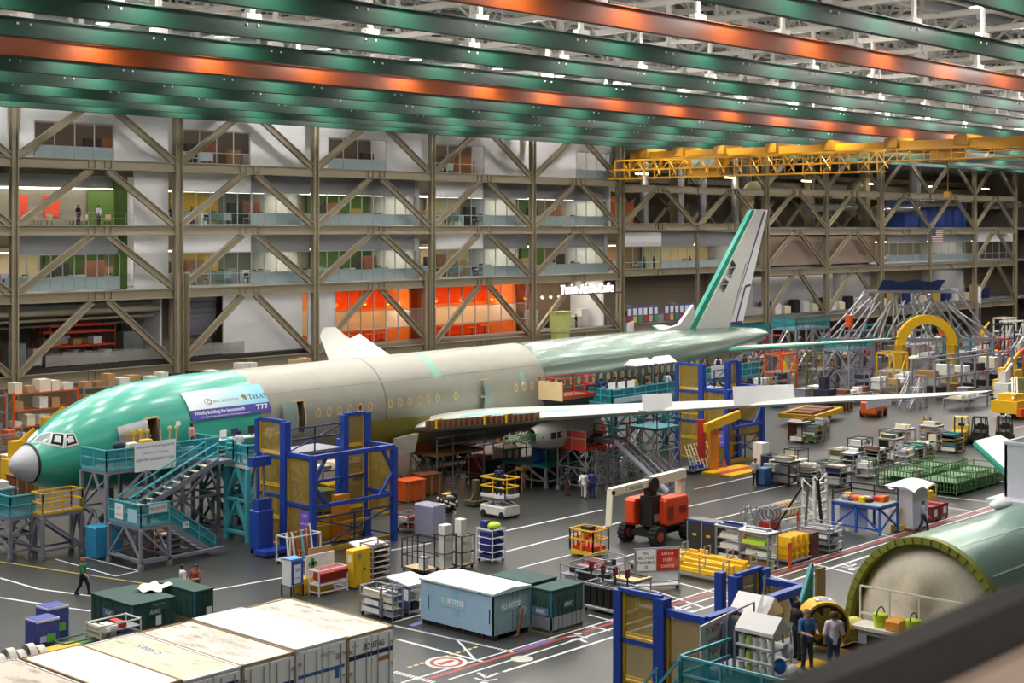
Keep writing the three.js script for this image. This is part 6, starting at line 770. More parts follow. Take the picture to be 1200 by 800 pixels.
// ---------- the second assembly position beside the gallery ----------
{
  const t = thing('tail_section', 'open aft fuselage barrel in green film with exposed pressure dome', 'fuselage section', [1.6, 0, 52.4]);
  const yc = 4.55, prof = (x) => [3.15 - x * 0.02 - Math.max(0, x - 8) * 0.1, 2.75 - x * 0.02 - Math.max(0, x - 6) * 0.11, Math.max(0, x - 6) * 0.08];
  const at = (x, th, k = 1) => { const [ry, rz, up] = prof(x); return [x, yc + up + ry * k * Math.cos(th), rz * k * Math.sin(th)]; };
  mesh('barrel_skin', gridGeo(steps(0.3, 22, 30), steps(0, Math.PI * 2, 56), (x, th) => at(x, th)), mat(0x9fc3b4, 0.28, 0.5), t, 'green filmed aluminium skin'); mesh('film_stripe', [0.35, 0.8, 1.2, -0.4].map((a) => gridGeo(steps(0.6, 20, 20), [a, a + 0.02], (x, th) => at(x, th, 1.003))), mat(0xd6ebe2, 0.3), t);
  mesh('edge_frame', [gridGeo([0, 0.3], steps(0, Math.PI * 2, 56), (x, th) => at(x, th)), gridGeo([0.93, 1], steps(0, Math.PI * 2, 56), (k, th) => at(0, th, k)), gridGeo([0, 0.8], steps(0, Math.PI * 2, 56), (x, th) => at(x, th, 0.93))], mat(0x8f9a3a, 0.55), t, 'yellow-green frame ring at the open end');
  const domeTex = noiseTexture(256, 0.55, [5, 14, 40, 90], 23); const domeGeo = gridGeo(steps(0, 1, 22), steps(0, Math.PI * 2, 56), (s, th) => { const p = at(0.5, th, 0.935 * (1 - s)); const a = 0.6 * Math.sin(s * 9) * Math.exp(-s * 3) ; p[0] = 0.6 - 1.1 * (1 - (1 - s) ** 2) - a * 0.3 - 0.16 * Math.sin(th * 5 + s * 4) * s * (1 - s) * 2 - 0.25 * Math.max(0, Math.cos(th - 0.5)) * Math.sin(s * 6); return p; }); { const P = domeGeo.attributes.position; for (let i = 0; i < P.count; i++) domeGeo.attributes.uv.setXY(i, P.getZ(i) * 0.35, P.getY(i) * 0.35); }
  mesh('pressure_dome', domeGeo, mat(0xefe6d2, 0.6, 0, { map: domeTex, bumpMap: domeTex, bumpScale: 0.06 }), t, 'mottled cream pressure bulkhead dome');
  mesh('stringer', Array.from({ length: 26 }, (_, i) => { const th = -1.4 + i * 0.115; return bar(at(-0.01, th, 0.935), at(-0.01, th, 0.99), 0.03, 0.03); }), mat(0x6f5a22, 0.6), t);
  mesh('cabin_floor', box2(0, 2.6, 4.15, 4.3, -2.3, 2.4), mat(0x9a938a, 0.7), t);
  mesh('floor_strip', [0, 1, 2, 3].map((i) => box2(0.1 + i * 0.5, 0.35 + i * 0.5, 4.3, 4.32, -0.4 + i * 0.5, 0.1 + i * 0.5)), M.white, t);
  mesh('white_fin_bracket', [0, 1, 2].map((i) => rot(box2(-0.05, 0.7, 0, 0.06, -0.25, 0.25), 0, 0.4).translate(0.6, 4.9 + i * 0.3, 1.3)), M.white, t);
  const fr = mesh('fin_root_box', [box2(8.4, 15, 7.65, 9.6, -1.2, -1.1), box2(8.4, 8.5, 7.65, 9.6, -1.2, 1.3), box2(8.4, 15, 7.65, 9.6, 1.2, 1.3), box2(7.6, 15.2, 7.5, 7.72, -1.5, 1.6), bar([8.4, 9.62, -1.2], [8.4, 9.62, 1.3], 0.1), bar([8.4, 9.62, -1.2], [15, 9.62, -1.2], 0.1)], mat(0xdfe3ec, 0.5), t, 'white open-topped fin root box'); each('fairing_clip', [ball(0.5, 7.6, 7.6, -0.9, 1.6, 0.35, 0.7), ball(0.3, 8, 7.9, 0.4, 1.2, 0.6, 0.6)], M.white, fr); mesh('teal_mark', [cb(0.03, 0.5, 0.6, 8.38, 8.9, 0)], mat(0x9fdde0, 0.5), fr);
  const f = (s, c) => [13 + s * 8.2 + c * (6 - s * 3.4), 6.4 + s * 1.1 + (c > 0 ? 0 : 0), -1.5 - s * 6.9]; const tp = mesh('tailplane', [gridGeo(steps(0, 1, 6), [0, 0.5, 1], (s, c) => { const p = f(s, c); p[1] += 0.16; return p; }), gridGeo(steps(0, 1, 6), [0, 0.5, 1], (s, c) => { const p = f(s, c); p[1] -= 0.16; return p; })], mat(0xdfe2d4, 0.5), t, 'pale tailplane tip with teal leading edge'); mesh('leading_edge', gridGeo(steps(0, 1, 6), [-1, 0, 1], (s, c) => { const p = f(s, 0); return [p[0] - 0.15 * (1 - c * c), p[1] + c * 0.17, p[2]]; }), A.tealPaint, tp); mesh('tip_end', gridGeo([0, 0.5, 1], [-1, 1], (c, k) => { const p = f(1, c); p[1] += k * 0.16; return p; }), A.tealPaint, tp);
  mesh('support_cradle', [box2(4, 5, 0, 1.4, -1.5, 1.5), box2(14, 15, 0, 2.2, -1.2, 1.2)], M.blue, t);
}
liftTower('blue lift tower with amber panels beside the open tail section', [-3.07, 47.6], 5.65, 3.4, 5.2, 5.6, true);
{ // upper work deck between tower and barrel
  const t = thing('upper_deck', 'teal-railed upper work deck in front of the open tail section', 'platform', [-7, 0, 57.5]);
  standParts(t, { w: 7.9, d: 8.0, h: 4.2, bays: 2, tiers: 2, sides: 'l', deckM: mat(0x6f716e, 0.6), legM: M.tealDark }); mesh('railing', railing([[0, 4.2, -8], [2.6, 4.2, -8]], 1.1, 0.05, 1.3), M.teal, t);
  stairParts(t, [-0.6, 0, -11.6], [-0.6, 4.2, -8.0], 1.0, { axis: 'z', m: M.tealDark, treadM: M.greySteel, railM: M.teal });
  mesh('yellow_plate', [box2(4.5, 5.6, 4.2, 4.23, -7.2, -5.4)], M.yellow, t); mesh('gate', [bar([8.2, 4.3, -8.8], [8.2, 6.4, -8.8], 0.1), bar([7.0, 4.4, -8.8], [8.2, 6.4, -8.8], 0.1)], M.teal, t); mesh('gate_sheet', hull([[7.0, 4.4, -8.82], [8.2, 4.4, -8.82], [8.2, 6.3, -8.82], [7.0, 4.4, -8.78], [8.2, 4.4, -8.78], [8.2, 6.3, -8.78]], [[0, 1, 2], [3, 5, 4], [0, 2, 5, 3]]), M.tealDark, t); mesh('gate_deck', box2(2.6, 9.4, 4.02, 4.2, -9.0, -8), M.greySteel, t); mesh('gate_board', box2(8.4, 8.9, 4.2, 6.2, -8.8, -8.7), M.wood, t);
  const D = 4.2;
  const fan = thing('drum_fan', 'large yellow drum fan on the upper deck', 'fan', [-0.35, D, 50.05], -0.75); mesh('drum', [rod([0, 0.85, -0.4], [0, 0.85, 0.4], 0.72, 26)].map((g) => { return g; }), M.yellow, fan); mesh('grille', [rod([0, 0.85, 0.39], [0, 0.85, 0.42], 0.64, 26), ], M.dark, fan); mesh('fan_blade', [0, 1, 2, 3].map((i) => cb(0.22, 1.1, 0.03, 0, 0.85, 0.43, 0, 0, i * 0.785)), mat(0x8f7a1c, 0.5), fan); each('fan_stand', [bar([-0.75, 0, 0.3], [-0.7, 0.85, 0], 0.07), bar([0.75, 0, 0.3], [0.7, 0.85, 0], 0.07), bar([-0.75, 0.04, -0.4], [-0.75, 0.04, 0.5], 0.07), bar([0.75, 0.04, -0.4], [0.75, 0.04, 0.5], 0.07)], M.yellow, fan); textPanel('fan_label', 0.5, 0.35, [], { bg: '#dfe6ea', draw: (c, W, H) => { c.fillStyle = '#3f7fc0'; c.fillRect(W * 0.2, H * 0.35, W * 0.6, H * 0.5); } }, fan, [0.0, 1.575, 0], 0, -Math.PI / 2);
  person('person in a blue t-shirt and dark trousers on the upper deck', [-2.45, D, 50.75], -0.5, { shirt: 0x3f6ea8, pants: 0x3a3d3c, pose: 'work', hair: 0x8a8580 }); person('person in a white t-shirt and jeans on the upper deck', [-2.1, D, 51.45], 2.4, { shirt: 0xe9e4ee, pants: 0x2c3f74, pose: 'stand', hair: 0x6a4a34 }); person('person in a black patterned top by the lift tower gate', [-1.75, D, 50.0], 1.2, { shirt: 0x1c1c20, pants: 0x222226, pose: 'stand', skin: 1 });
  const sg = thing('sign_board', 'white hand-lettered board on the upper deck', 'sign', G(-4.47, 48.83, D), 0.15); mesh('board', cb(1.65, 1.2, 0.05, 0, 0.9, 0), M.white, sg); mesh('leg', [cb(0.06, 0.9, 0.06, -0.7, 0.45, -0.04), cb(0.06, 0.9, 0.06, 0.7, 0.45, -0.04)], M.wood, sg); textPanel('lettering', 1.6, 1.1, [{ t: 'LS WING', s: 0.26, c: '#9a3030' }, { t: 'toolbox talk', s: 0.14, c: '#555' }, { t: 'PLAN', s: 0.26, c: '#444' }], { bg: '#e9e7e2' }, sg, [0, 0.95, 0.03]);
  for (const [i, lab, m] of [[0, 'grey coat', 0x55586c], [1, 'tan coat', 0x8c7a66], [2, 'maroon coat', 0x3a1f2a], [3, 'black coat', 0x1a1a1e]]) { const g = lathe([[0.06, 1.0], [0.22, 0.9], [0.26, 0.4], [0.3, 0.0], [0.02, 0.02]], 12); g.scale(0.55, 1.15, 1); const c = thing('coat', `${lab} hanging on the rail behind the lettered board`, 'coat', G(-4.61, 49.41, D + 0.55).map((v, q) => (q === 0 ? v + 0.15 + i * 0.27 : v)), 0.4); mesh('coat_body', g, mat(m, 0.9), c); mesh('sleeve', [rod([0.02, 0.95, 0.2], [0.05, 0.35, 0.34], 0.09, 7), rod([0.02, 0.95, -0.2], [0.05, 0.35, -0.34], 0.09, 7)], mat(m, 0.9), c); }
  solo('coat_rail', 'coat rail on the upper deck', 'rail', [bar([0, 1.8, 0], [1.7, 1.8, -0.2], 0.05), bar([0, 0, 0], [0, 1.8, 0], 0.05), bar([1.7, 0, -0.2], [1.7, 1.8, -0.2], 0.05)], M.alu, G(-4.61, 49.41, D));
  const house = (t2, y, w, d, hh) => mesh('gable_cover', hull([[0, y, 0], [w, y, 0], [w, y, -d], [0, y, -d], [0, y + hh * 0.2, 0], [w, y + hh * 0.2, 0], [w, y + hh * 0.2, -d], [0, y + hh * 0.2, -d], [w / 2, y + hh, 0], [w / 2, y + hh, -d]], [[0, 1, 5, 8, 4], [3, 7, 9, 6, 2], [4, 8, 9, 7], [8, 5, 6, 9], [0, 4, 7, 3], [1, 2, 6, 5]]), mat(0xfcfcfa, 0.6), t2);
  const s1 = thing('gable_cart', 'cart under a white gabled cover by the lift tower', 'cart', G(-1.58, 48.81, D)); house(s1, 1.0, 0.9, 1.35, 0.55); each('post', posts(0.9, 1.35, 0, 1.0, 0.05), M.wood, s1); mesh('shelf', [boxAt(0.9, 0.05, 1.35, 0.5), boxAt(0.8, 0.3, 1.2, 0.55)], M.wood, s1);
  const s2 = thing('gable_cart', 'wire shelf of white bottles under a white gabled cover', 'cart', G(-4.67, 51.01, D)); house(s2, 1.4, 0.95, 1.3, 0.5); mesh('frame', [...posts(0.95, 1.3, 0, 1.4, 0.05), ...[0.2, 0.6, 1.0].flatMap((y) => loop(0.95, 1.3, y, 0.04))], M.alu, s2); for (let i = 0; i < 3; i++) { mesh('shelf', boxAt(0.95, 0.03, 1.3, 0.2 + i * 0.4), M.white, s2); for (let k = 0; k < 5; k++) mesh('bottle', cyl(0.09, 0.25, 0.15, 0.23 + i * 0.4, -0.15 - k * 0.25, 8), k === 3 ? mat(0xc9dc6a, 0.6) : M.offwhite, s2); }
  solo('plastic_wrap', 'twisted strip of clear plastic hanging over the gabled cart', 'plastic', gridGeo(steps(0, 1, 10), steps(0, 1, 3), (s, q) => [q * 0.3 + 0.12 * Math.sin(s * 6), 2.3 - s * 2.0, 0.1 * Math.cos(s * 5 + q)]), clear(0xdfe4f2, 0.6), G(-1.74, 48.64, D));
  for (const [i, c, lab] of [[0, 0x2f6fd0, 'blue'], [1, 0xf0f2f4, 'white'], [2, 0xe4e8ee, 'pale']]) { const b = thing('balloon', `${lab} balloon tied beside the wire shelf`, 'balloon', G(-4.44, 51.03, D + 0.35 + (i === 2 ? 0.35 : i * -0.12)).map((v, q) => (q === 0 ? v + 0.1 + (i === 1 ? 0.15 : i * 0.2) : q === 2 && i === 1 ? v + 0.3 : v))); mesh('skin', ball(0.19, 0, 0.2, 0, 1, 1.15, 1, 16), mat(c, 0.25), b); mesh('string', rod([0, 0, 0], [-0.15, -0.3, -0.1], 0.008, 4), M.white, b); }
  for (const [lab, m, x, z, w, h, d] of [['cardboard box by the drum fan', M.card, -1.4, 51.9, 0.9, 0.5, 0.7], ['open tan carton beside the cardboard box', M.ply, -0.9, 52.2, 0.7, 0.4, 0.6], ['blue crate beside the barrel steps', M.blue, -0.9, 53.0, 0.8, 0.3, 0.6], ['grey plastic tote behind the workers', M.greySteel, -1.8, 53.2, 0.8, 0.4, 0.6]]) solo('deck_box', lab + ' on the upper deck', 'box', [boxAt(w, h, d), box2(-0.02, w + 0.02, h - 0.06, h, -d - 0.02, 0.02)], m, [x, D, z]);
  // table and rails at the barrel mouth
  const tb = thing('mouth_table', 'pale work table with dark doorways at the barrel mouth', 'table', [0.3, 4.2, 54.2]); mesh('table_top', box2(-0.3, 0.55, 0.75, 0.85, -3.4, 0.6), mat(0xe9e6d8, 0.5), tb); mesh('cabinet', box2(-0.2, 0.5, 0, 0.75, -3.2, 0.5), mat(0xb9bed0, 0.5), tb); mesh('doorway', [box2(-0.22, -0.2, 0.05, 0.6, -2.9, -2.2), box2(-0.22, -0.2, 0.05, 0.6, -1.6, -0.7)], M.dark, tb);
  solo('barrel_rail', 'white safety railing across the barrel mouth', 'railing', railing([[0, 0, -3.6], [0, 0, 0.4]], 1.85, 0.035, 1.0), M.white, [0.95, 4.2, 54.2]);
  for (const [lab, x, z] of [['with black handle beside the orange tub', 0.4, 51.6], ['beside the white railing post', 0.4, 52.7], ['on the right of the mouth table', 0.4, 53.7]]) { const b = thing('lime_bucket', 'lime green bucket ' + lab, 'bucket', [x, 5.05, z]); mesh('pail', cyl(0.2, 0.4, 0, 0, 0, 14, 0.24), mat(0xc4e03a, 0.5), b); mesh('handle', (() => { const g = new THREE.TorusGeometry(0.23, 0.02, 5, 12, Math.PI).toNonIndexed(); g.translate(0, 0.38, 0); return g; })(), M.black, b); }
  solo('orange_tub', 'orange tub between the lime buckets on the mouth table', 'tub', [rounded(0.5, 0.3, 0.5)], mat(0xe8a030, 0.5), [0.15, 5.05, 52.4]);
  solo('yellow_hose_cover', 'pale yellow cone cover beside the drum fan', 'cover', rot(cyl(0.5, 0.8, 0, 0, 0, 16, 0.22), 0, 0, 1.2), mat(0xe6dd7a, 0.6), [0.7, 4.62, 50.5]);
  for (let i = 0; i < 2; i++) solo('green_steps', ['green folding steps at the mouth table', 'green folding steps beside another pair at the mouth table'][i], 'steps', [bar([0, 0, 0], [0.3, 1.0, 0], 0.05), bar([0, 0, 0.5], [0.3, 1.0, 0.5], 0.05), ...[0.3, 0.6, 0.9].map((k) => bar([0.3 * k, k, 0], [0.3 * k, k, 0.5], 0.06)), bar([0.3, 1, 0], [0.7, 0, 0], 0.05), bar([0.3, 1, 0.5], [0.7, 0, 0.5], 0.05)], mat(0x4f9a84, 0.5), [-0.75, 4.2, 53.2 + i * 0.9]);
}
// ---------- gallery rail at the viewpoint ----------
{ const t = struct('trim_1'); t.position.set(-36, 0, 73.28); mesh('top_rail', [box2(-10, 12, 16.64, 16.68, -0.02, 0.03), box2(-10, 12, 16.6, 16.64, 0.005, 0.03)], mat(0x1c1b1c, 0.5), t); mesh('rail_panel', box2(-10, 12, 15.7, 16.615, 0.03, 0.05), mat(0xb8a496, 0.6), t); }
{ const t = thing('gallery_light', 'long unseen light added over the viewing gallery', 'light', [-38, 20, 77]); mesh('housing', cb(6, 0.12, 0.5, 0, 0.08, 0), M.white, t); mesh('tube', cb(5.8, 0.04, 0.3), glow(0xfff4e6, 4), t); area(5.8, 0.4, 0xfff4e6, 22, [-38, 19.95, 77], [-38, 10, 77]); mesh('cable', [rod([-2.5, 0.1, 0], [-2.5, 4.8, 0], 0.02, 5), rod([2.5, 0.1, 0], [2.5, 4.8, 0], 0.02, 5)], M.black, t); }  // out-of-view lamp, added to brighten the rail panel
struct('trim_2', [box2(-60, 10, 15.3, 15.5, 73.2, 80), box2(-60, 10, 15.3, 25, 80, 80.2), box2(-60, 10, 24.8, 25, 75.5, 80)], M.lightGrey);

// ---------- far assembly bays beyond the tail ----------
{
  const t = thing('cradle_arch', 'yellow half-ring tooling arch in the far assembly bay', 'tooling', [112, 0, -4]); const arc = []; for (let i = 0; i <= 12; i++) { const a = Math.PI * i / 12; arc.push([3.4 * Math.cos(a), 3.4 * Math.sin(a)]); } for (let i = 12; i >= 0; i--) { const a = Math.PI * i / 12; arc.push([2.4 * Math.cos(a), 2.4 * Math.sin(a)]); }
  mesh('arch', rot(ext(arc, 0.8), 0, -0.8).translate(0, 4.3, 0), M.yellow, t); each('arch_leg', [-1, 1].map((s) => cb(0.9, 4.4, 0.9, s * 2.9 * Math.cos(0.8), 2.2, s * 2.9 * Math.sin(0.8))), mat(0xc79a1a, 0.5), t);
  const p = thing('strut_pyramid', 'pyramid frame of grey tube struts over the yellow arch', 'frame', [116, 0, -8]), g = []; for (let i = 0; i < 26; i++) { const s = (i / 25 - 0.5) * 2; g.push(rod([s * 10 * 0.68, 4.6, s * 10 * 0.73], [s * 3.4 + rr(-1.5, 1.5), rr(8.6, 10.2), s * 3.8 + rr(-1.5, 1.5)], 0.14, 6)); } for (let i = 0; i < 10; i++) g.push(rod([rr(-4, 4), rr(5, 7), rr(-4, 4)], [rr(-3, 3), rr(8, 10), rr(-3, 3)], 0.12, 6)); mesh('strut', g, M.alu, p); mesh('ring_beam', [bar([-7, 4.5, -7.4], [7, 4.5, 7.4], 0.35), bar([-3.6, 10, -3.9], [3.6, 10, 3.9], 0.3)], M.greySteel, p); each('post', [-6.5, -3, 3, 6.5].map((s) => cb(0.4, 4.5, 0.4, s, 2.25, s * 1.05)), M.greySteel, p); solo('blue_tarp', 'blue tarpaulin spread on top of the strut pyramid', 'tarp', rot(gridGeo(steps(-3.6, 3.6, 8), steps(-1.6, 1.6, 4), (a, b) => [a, 0.15 * Math.sin(a * 2 + b) + b * 0.45, b]), 0, -0.82), mat(0x1f4aa0, 0.6), [116, 10.6, -8]);
}
// teal stands of the next bay, each with its own place
const STANDS = [[126, 6, 9, 4, 7.2, 'in the far bay beside the strut pyramid'], [124, 16, 8, 4, 5.6, 'in the far bay with a stair down to the floor'], [140, 2, 12, 4, 8.4, 'high in the far bay under the flag'], [90, -14, 6, 3, 6.0, 'beside the tail cone'], [98, -12, 7, 3, 6.4, 'between the tail cone and the yellow arch'], [86, -20, 5, 3, 5.4, 'behind the tail cone'], [150, 14, 14, 4, 7.8, 'at the far end of the hall'], [97, -5, 5, 3, 4.6, 'under the tailplane tip']]; STANDS.forEach(([x, z, w, d, h, where], i) => { const t = thing('far_stand', `teal work stand ${where}`, 'work stand', [x, 0, z], 0, 'teal stands in the far bays'); standParts(t, { w, d, h, bays: 2, tiers: 2, sides: 'fl', legM: i % 2 ? M.greySteel : M.alu, railM: M.tealDark, toe: 0 }); if (i === 1) stairParts(t, [-1, 0, 4.6], [-1, 5.6, -0.5], 1.2, { axis: 'z', sheet: M.tealSheet }); });
// machines, tables, racks: one builder per kind, tone and place vary
const TONE = { yellow: M.yellow, orange: M.orange, grey: M.greySteel, white: M.offwhite, brown: M.brown, navy: M.navy, cream: M.cream, teal: M.tealDark, red: M.red, black: M.black, olive: mat(0x6a6a3c, 0.6), silver: M.alu };
const KINDS = {
  machine: (t, m) => { mesh('body', [boxAt(1.8, 1.5, 1.5, 0.2), box2(0.3, 1.2, 1.7, 2.9, -1.1, -0.4)], m, t); mesh('arm', [bar([0.7, 2.6, -0.7], [1.9, 3.6, -0.4], 0.22), bar([0.2, 0.1, 0.2], [1.6, 0.1, 0.2], 0.2)], m, t); mesh('base', boxAt(2.1, 0.2, 1.8), M.dark, t); },
  table: (t, m) => { mesh('table_top', box2(0, 5, 0.95, 1.05, -2, 0), M.greySteel, t); each('leg', posts(5, 2, 0, 0.95, 0.12), M.greySteel, t); for (let i = 0; i < 4; i++) mesh('part', rounded(rr(0.5, 1), rr(0.15, 0.5), rr(0.4, 1.4), 0.03).translate(0.3 + i * 1.15, 1.05, -0.3), pick([m, M.cream, M.offwhite, m]), t); },
  rack: (t, m) => { mesh('frame', [...posts(2.4, 1.2, 0, 2.6, 0.1), ...[0.3, 1.1, 1.9].flatMap((y) => loop(2.4, 1.2, y, 0.07))], M.greySteel, t); for (let i = 0; i < 6; i++) mesh('box', boxAt(rr(0.6, 1.0), rr(0.3, 0.6), 1).translate(0.1 + (i % 2) * 1.2, 0.33 + Math.floor(i / 2) * 0.8, -0.1), pick([m, M.offwhite, M.card, m]), t); },
  crate: (t, m) => { mesh('body', boxAt(1.6, 1.2, 1.2, 0.1), m, t); mesh('lid', box2(-0.05, 1.65, 1.3, 1.38, -1.25, 0.05), m, t); mesh('batten', [0.2, 0.8, 1.4].map((q) => box2(q - 0.06, q + 0.06, 0, 1.3, 0, 0.05)), M.wood, t); },
  gantry: (t, m) => { mesh('frame', [...posts(3, 2, 0, 4.2, 0.16), ...loop(3, 2, 4.1, 0.16), ...loop(3, 2, 2.2, 0.12), bar([0, 0.2, 0], [3, 4, 0], 0.1), bar([0, 0.2, -2], [0, 4, 0], 0.1)], m, t); mesh('deck', boxAt(3, 0.1, 2, 2.2), M.greySteel, t); },
};
const SPOTS = [['machine', 'yellow', 100, 6], ['machine', 'yellow', 106, 8], ['machine', 'olive', 97, 14], ['machine', 'orange', 112, 12], ['machine', 'yellow', 117, 4], ['machine', 'grey', 110, 2], ['table', 'cream', 92, 10], ['table', 'white', 98, 18], ['table', 'yellow', 104, 14], ['table', 'brown', 88, 0], ['table', 'silver', 84, 12], ['table', 'olive', 118, 16], ['rack', 'orange', 94, 2], ['rack', 'navy', 88, -8], ['rack', 'white', 90, 16], ['rack', 'brown', 112, 20], ['rack', 'red', 80, -12], ['rack', 'teal', 122, 12], ['rack', 'cream', 130, 20], ['crate', 'brown', 100, 24], ['crate', 'yellow', 94, -4], ['crate', 'white', 106, 20], ['crate', 'orange', 90, 6], ['crate', 'black', 84, 2], ['crate', 'navy', 128, 14], ['crate', 'teal', 82, -4], ['gantry', 'yellow', 101, -2], ['gantry', 'silver', 96, 8], ['gantry', 'grey', 120, -4], ['gantry', 'orange', 92, -10], ['gantry', 'white', 134, 8], ['gantry', 'teal', 128, -8], ['machine', 'red', 122, 8], ['machine', 'white', 132, 2], ['rack', 'silver', 138, 12], ['table', 'red', 126, 22], ['crate', 'silver', 116, 24], ['crate', 'cream', 108, 28], ['rack', 'yellow', 84, -16], ['rack', 'grey', 100, -22], ['machine', 'navy', 140, -6], ['gantry', 'brown', 146, -4], ['table', 'navy', 134, -12], ['rack', 'olive', 110, -20], ['rack', 'black', 120, -18], ['crate', 'red', 104, -26], ['gantry', 'red', 114, -26], ['table', 'orange', 94, -28], ['machine', 'teal', 126, -26], ['rack', 'orange', 136, -24], ['rack', 'white', 146, -20], ['crate', 'olive', 150, -28], ['gantry', 'navy', 154, -14], ['machine', 'cream', 148, 6], ['rack', 'cream', 160, -8], ['table', 'teal', 162, 4], ['gantry', 'cream', 168, -20], ['rack', 'navy', 170, 0], ['crate', 'grey', 158, 18], ['machine', 'brown', 164, 16], ['gantry', 'olive', 144, 18], ['rack', 'red', 152, 26], ['table', 'black', 140, 26]];
const FOOT = { machine: [2.3, 2], table: [5, 2], rack: [2.4, 1.2], crate: [1.7, 1.3], gantry: [3, 2] }, taken = [[96, 116.5, 1, 5.5], [71.5, 80.5, 1.5, 7], [81, 85.5, 4, 8.5], [88, 93.5, 3.5, 7.5], [86, 95, 12, 18], [107, 117, -9, 1], [108.5, 123.5, -16, 0.5], ...STANDS.map((s) => [s[0] - 1.8, s[0] + s[2], s[1] - s[3], s[1] + (s[0] === 124 ? 5.5 : 0)]), [136.5, 138.5, 2, 4], [103, 105, -10, -8], [125, 127, 7, 9], [79, 85, -24, -20], [103, 109, -28, -24], [135, 141, -12, -8]];
const free = (k, x, z) => { const [w, d] = FOOT[k], b = [x - 0.25, x + w + 0.25, z - d - 0.25, z + 0.25]; if (taken.some((q) => b[0] < q[1] && b[1] > q[0] && b[2] < q[3] && b[3] > q[2])) return false; taken.push(b); return true; };
const placed = SPOTS.filter(([k, , x, z]) => free(k, x, z));
{ const ks = ['rack', 'machine', 'crate', 'table', 'gantry', 'machine', 'rack'], cs = Object.keys(TONE); for (let i = 0; i < 1400; i++) { const x = 77 + rnd() ** 1.4 * 92, z = -33 + rnd() * 57, k = ks[i % 7]; if ((x < 80 && z > -2) || (x < 98 && z > 13 - (98 - x) * 0.5) || placed.length > 225) continue; if (free(k, x, z)) placed.push([k, cs[(i * 7) % 12], x, z]); } }
const zoneOf = (x, z) => (x < 92 ? 'around the tail cone' : x < 108 ? (z > 5 ? 'beyond the port tailplane' : 'behind the tail, towards the wall') : x < 128 ? (z > 0 ? 'at the foot of the strut pyramid' : 'behind the yellow arch') : 'at the far end of the hall');
const seenSpot = {}; placed.forEach(([k, c, x, z], i) => { const l = `${c} ${ { machine: 'assembly machine', table: 'long parts table with loose pieces', rack: 'parts rack', crate: 'battened crate', gantry: 'small gantry frame' }[k] } ${zoneOf(x, z)}`; const key = l; const t = thing(k === 'gantry' ? 'gantry_frame' : k === 'table' ? 'parts_table' : k === 'rack' ? 'parts_rack' : k === 'crate' ? 'battened_crate' : 'assembly_machine', l, k === 'gantry' ? 'frame' : k, [x, 0, z], rr(-0.06, 0.06), seenSpot[key] ? `${c} ${k}s` : undefined); if (seenSpot[key]) seenSpot[key].userData.group = `${c} ${k}s`; seenSpot[key] = t; KINDS[k](t, TONE[c]); });
for (const [i, x, y, z] of [[0, 104, 6.5, -9], [1, 126, 6, 8], [2, 137.5, 8, 3]]) { const t = thing('beacon_post', ['orange beacon drum on a post by the yellow arch', 'orange beacon drum on a post by the strut pyramid', 'orange beacon drum on a post under the flag wall'][i], 'beacon', [x, 0, z]); mesh('pole', cyl(0.1, y, 0, 0, 0, 8), M.greySteel, t); mesh('drum', cyl(0.4, 1.3, 0, y, 0, 14), mat(0xe0561c, 0.5), t); }
for (const [x, y, z, w, h, lab] of [[82, 6.6, -22, 4, 1.8, 'white banner above the stands behind the tail'], [106, 7.4, -26, 4.6, 2.4, 'white and pink banner on the rail before the grey wall'], [138, 8.8, -10, 5, 2, 'white board on the far stand']]) { const t = thing('hung_banner', lab, 'banner', [x, 0, z], 0.5); mesh('sheet', cb(w, h, 0.06, 0, y, 0), M.white, t); mesh('pole', [cb(0.12, y + h / 2, 0.12, -w / 2, (y + h / 2) / 2, -0.1), cb(0.12, y + h / 2, 0.12, w / 2, (y + h / 2) / 2, -0.1)], M.greySteel, t); if (x === 106) mesh('pink_edge', cb(w, 0.4, 0.07, 0, y + h / 2 - 0.3, 0.02), mat(0xc06a80, 0.6), t); }
{ const [x, z] = [72.51, 5.74], t = thing('low_bed', 'yellow-edged low bed trailer with boards under the wing', 'trailer', [x, 0, z], 0.2); mesh('bed', boxAt(7, 0.3, 3.2, 0.6), M.wood, t); mesh('edge', loop(7, 3.2, 0.8, 0.25, 0.4), M.yellow, t); mesh('wheel', castors(7, 3.2, 0.3, 0.8), M.rubber, t); mesh('board', [0, 1, 2].map((i) => box2(0.5 + i * 2.1, 2.2 + i * 2.1, 0.9, 1.1, -2.8, -0.5)), M.brown, t);
  const o = thing('tug', 'orange tow tug with a lamp beside the low bed', 'tug', [x + 9, 0, z + 1], 0.2); mesh('body', rounded(3, 1.1, 1.5, 0.15).translate(0, 0.3, 0), mat(0xe0641c, 0.45), o); mesh('seat', box2(1.2, 1.8, 1.4, 2.0, -1.1, -0.4), M.black, o); each('wheel', [[0.5, 0.05], [2.4, 0.05], [0.5, -1.55], [2.4, -1.55]].map(([a, b]) => rod([a, 0.35, b - 0.12], [a, 0.35, b + 0.12], 0.35, 12)), M.rubber, o);
  const s = thing('rolling_steps', 'small grey rolling steps beside the tow tug', 'steps', [x + 16, 0, z]); stairParts(s, [0, 0.1, 0], [2, 2, 0], 1.2, { railM: M.alu, treadM: M.greySteel, m: M.alu }); standParts(s, { w: 1.2, d: 1.2, h: 2, x: 2, z: 0.6, legM: M.alu, railM: M.alu, sheetM: null, s: 0.08, sides: 'r', toe: 0 }); }
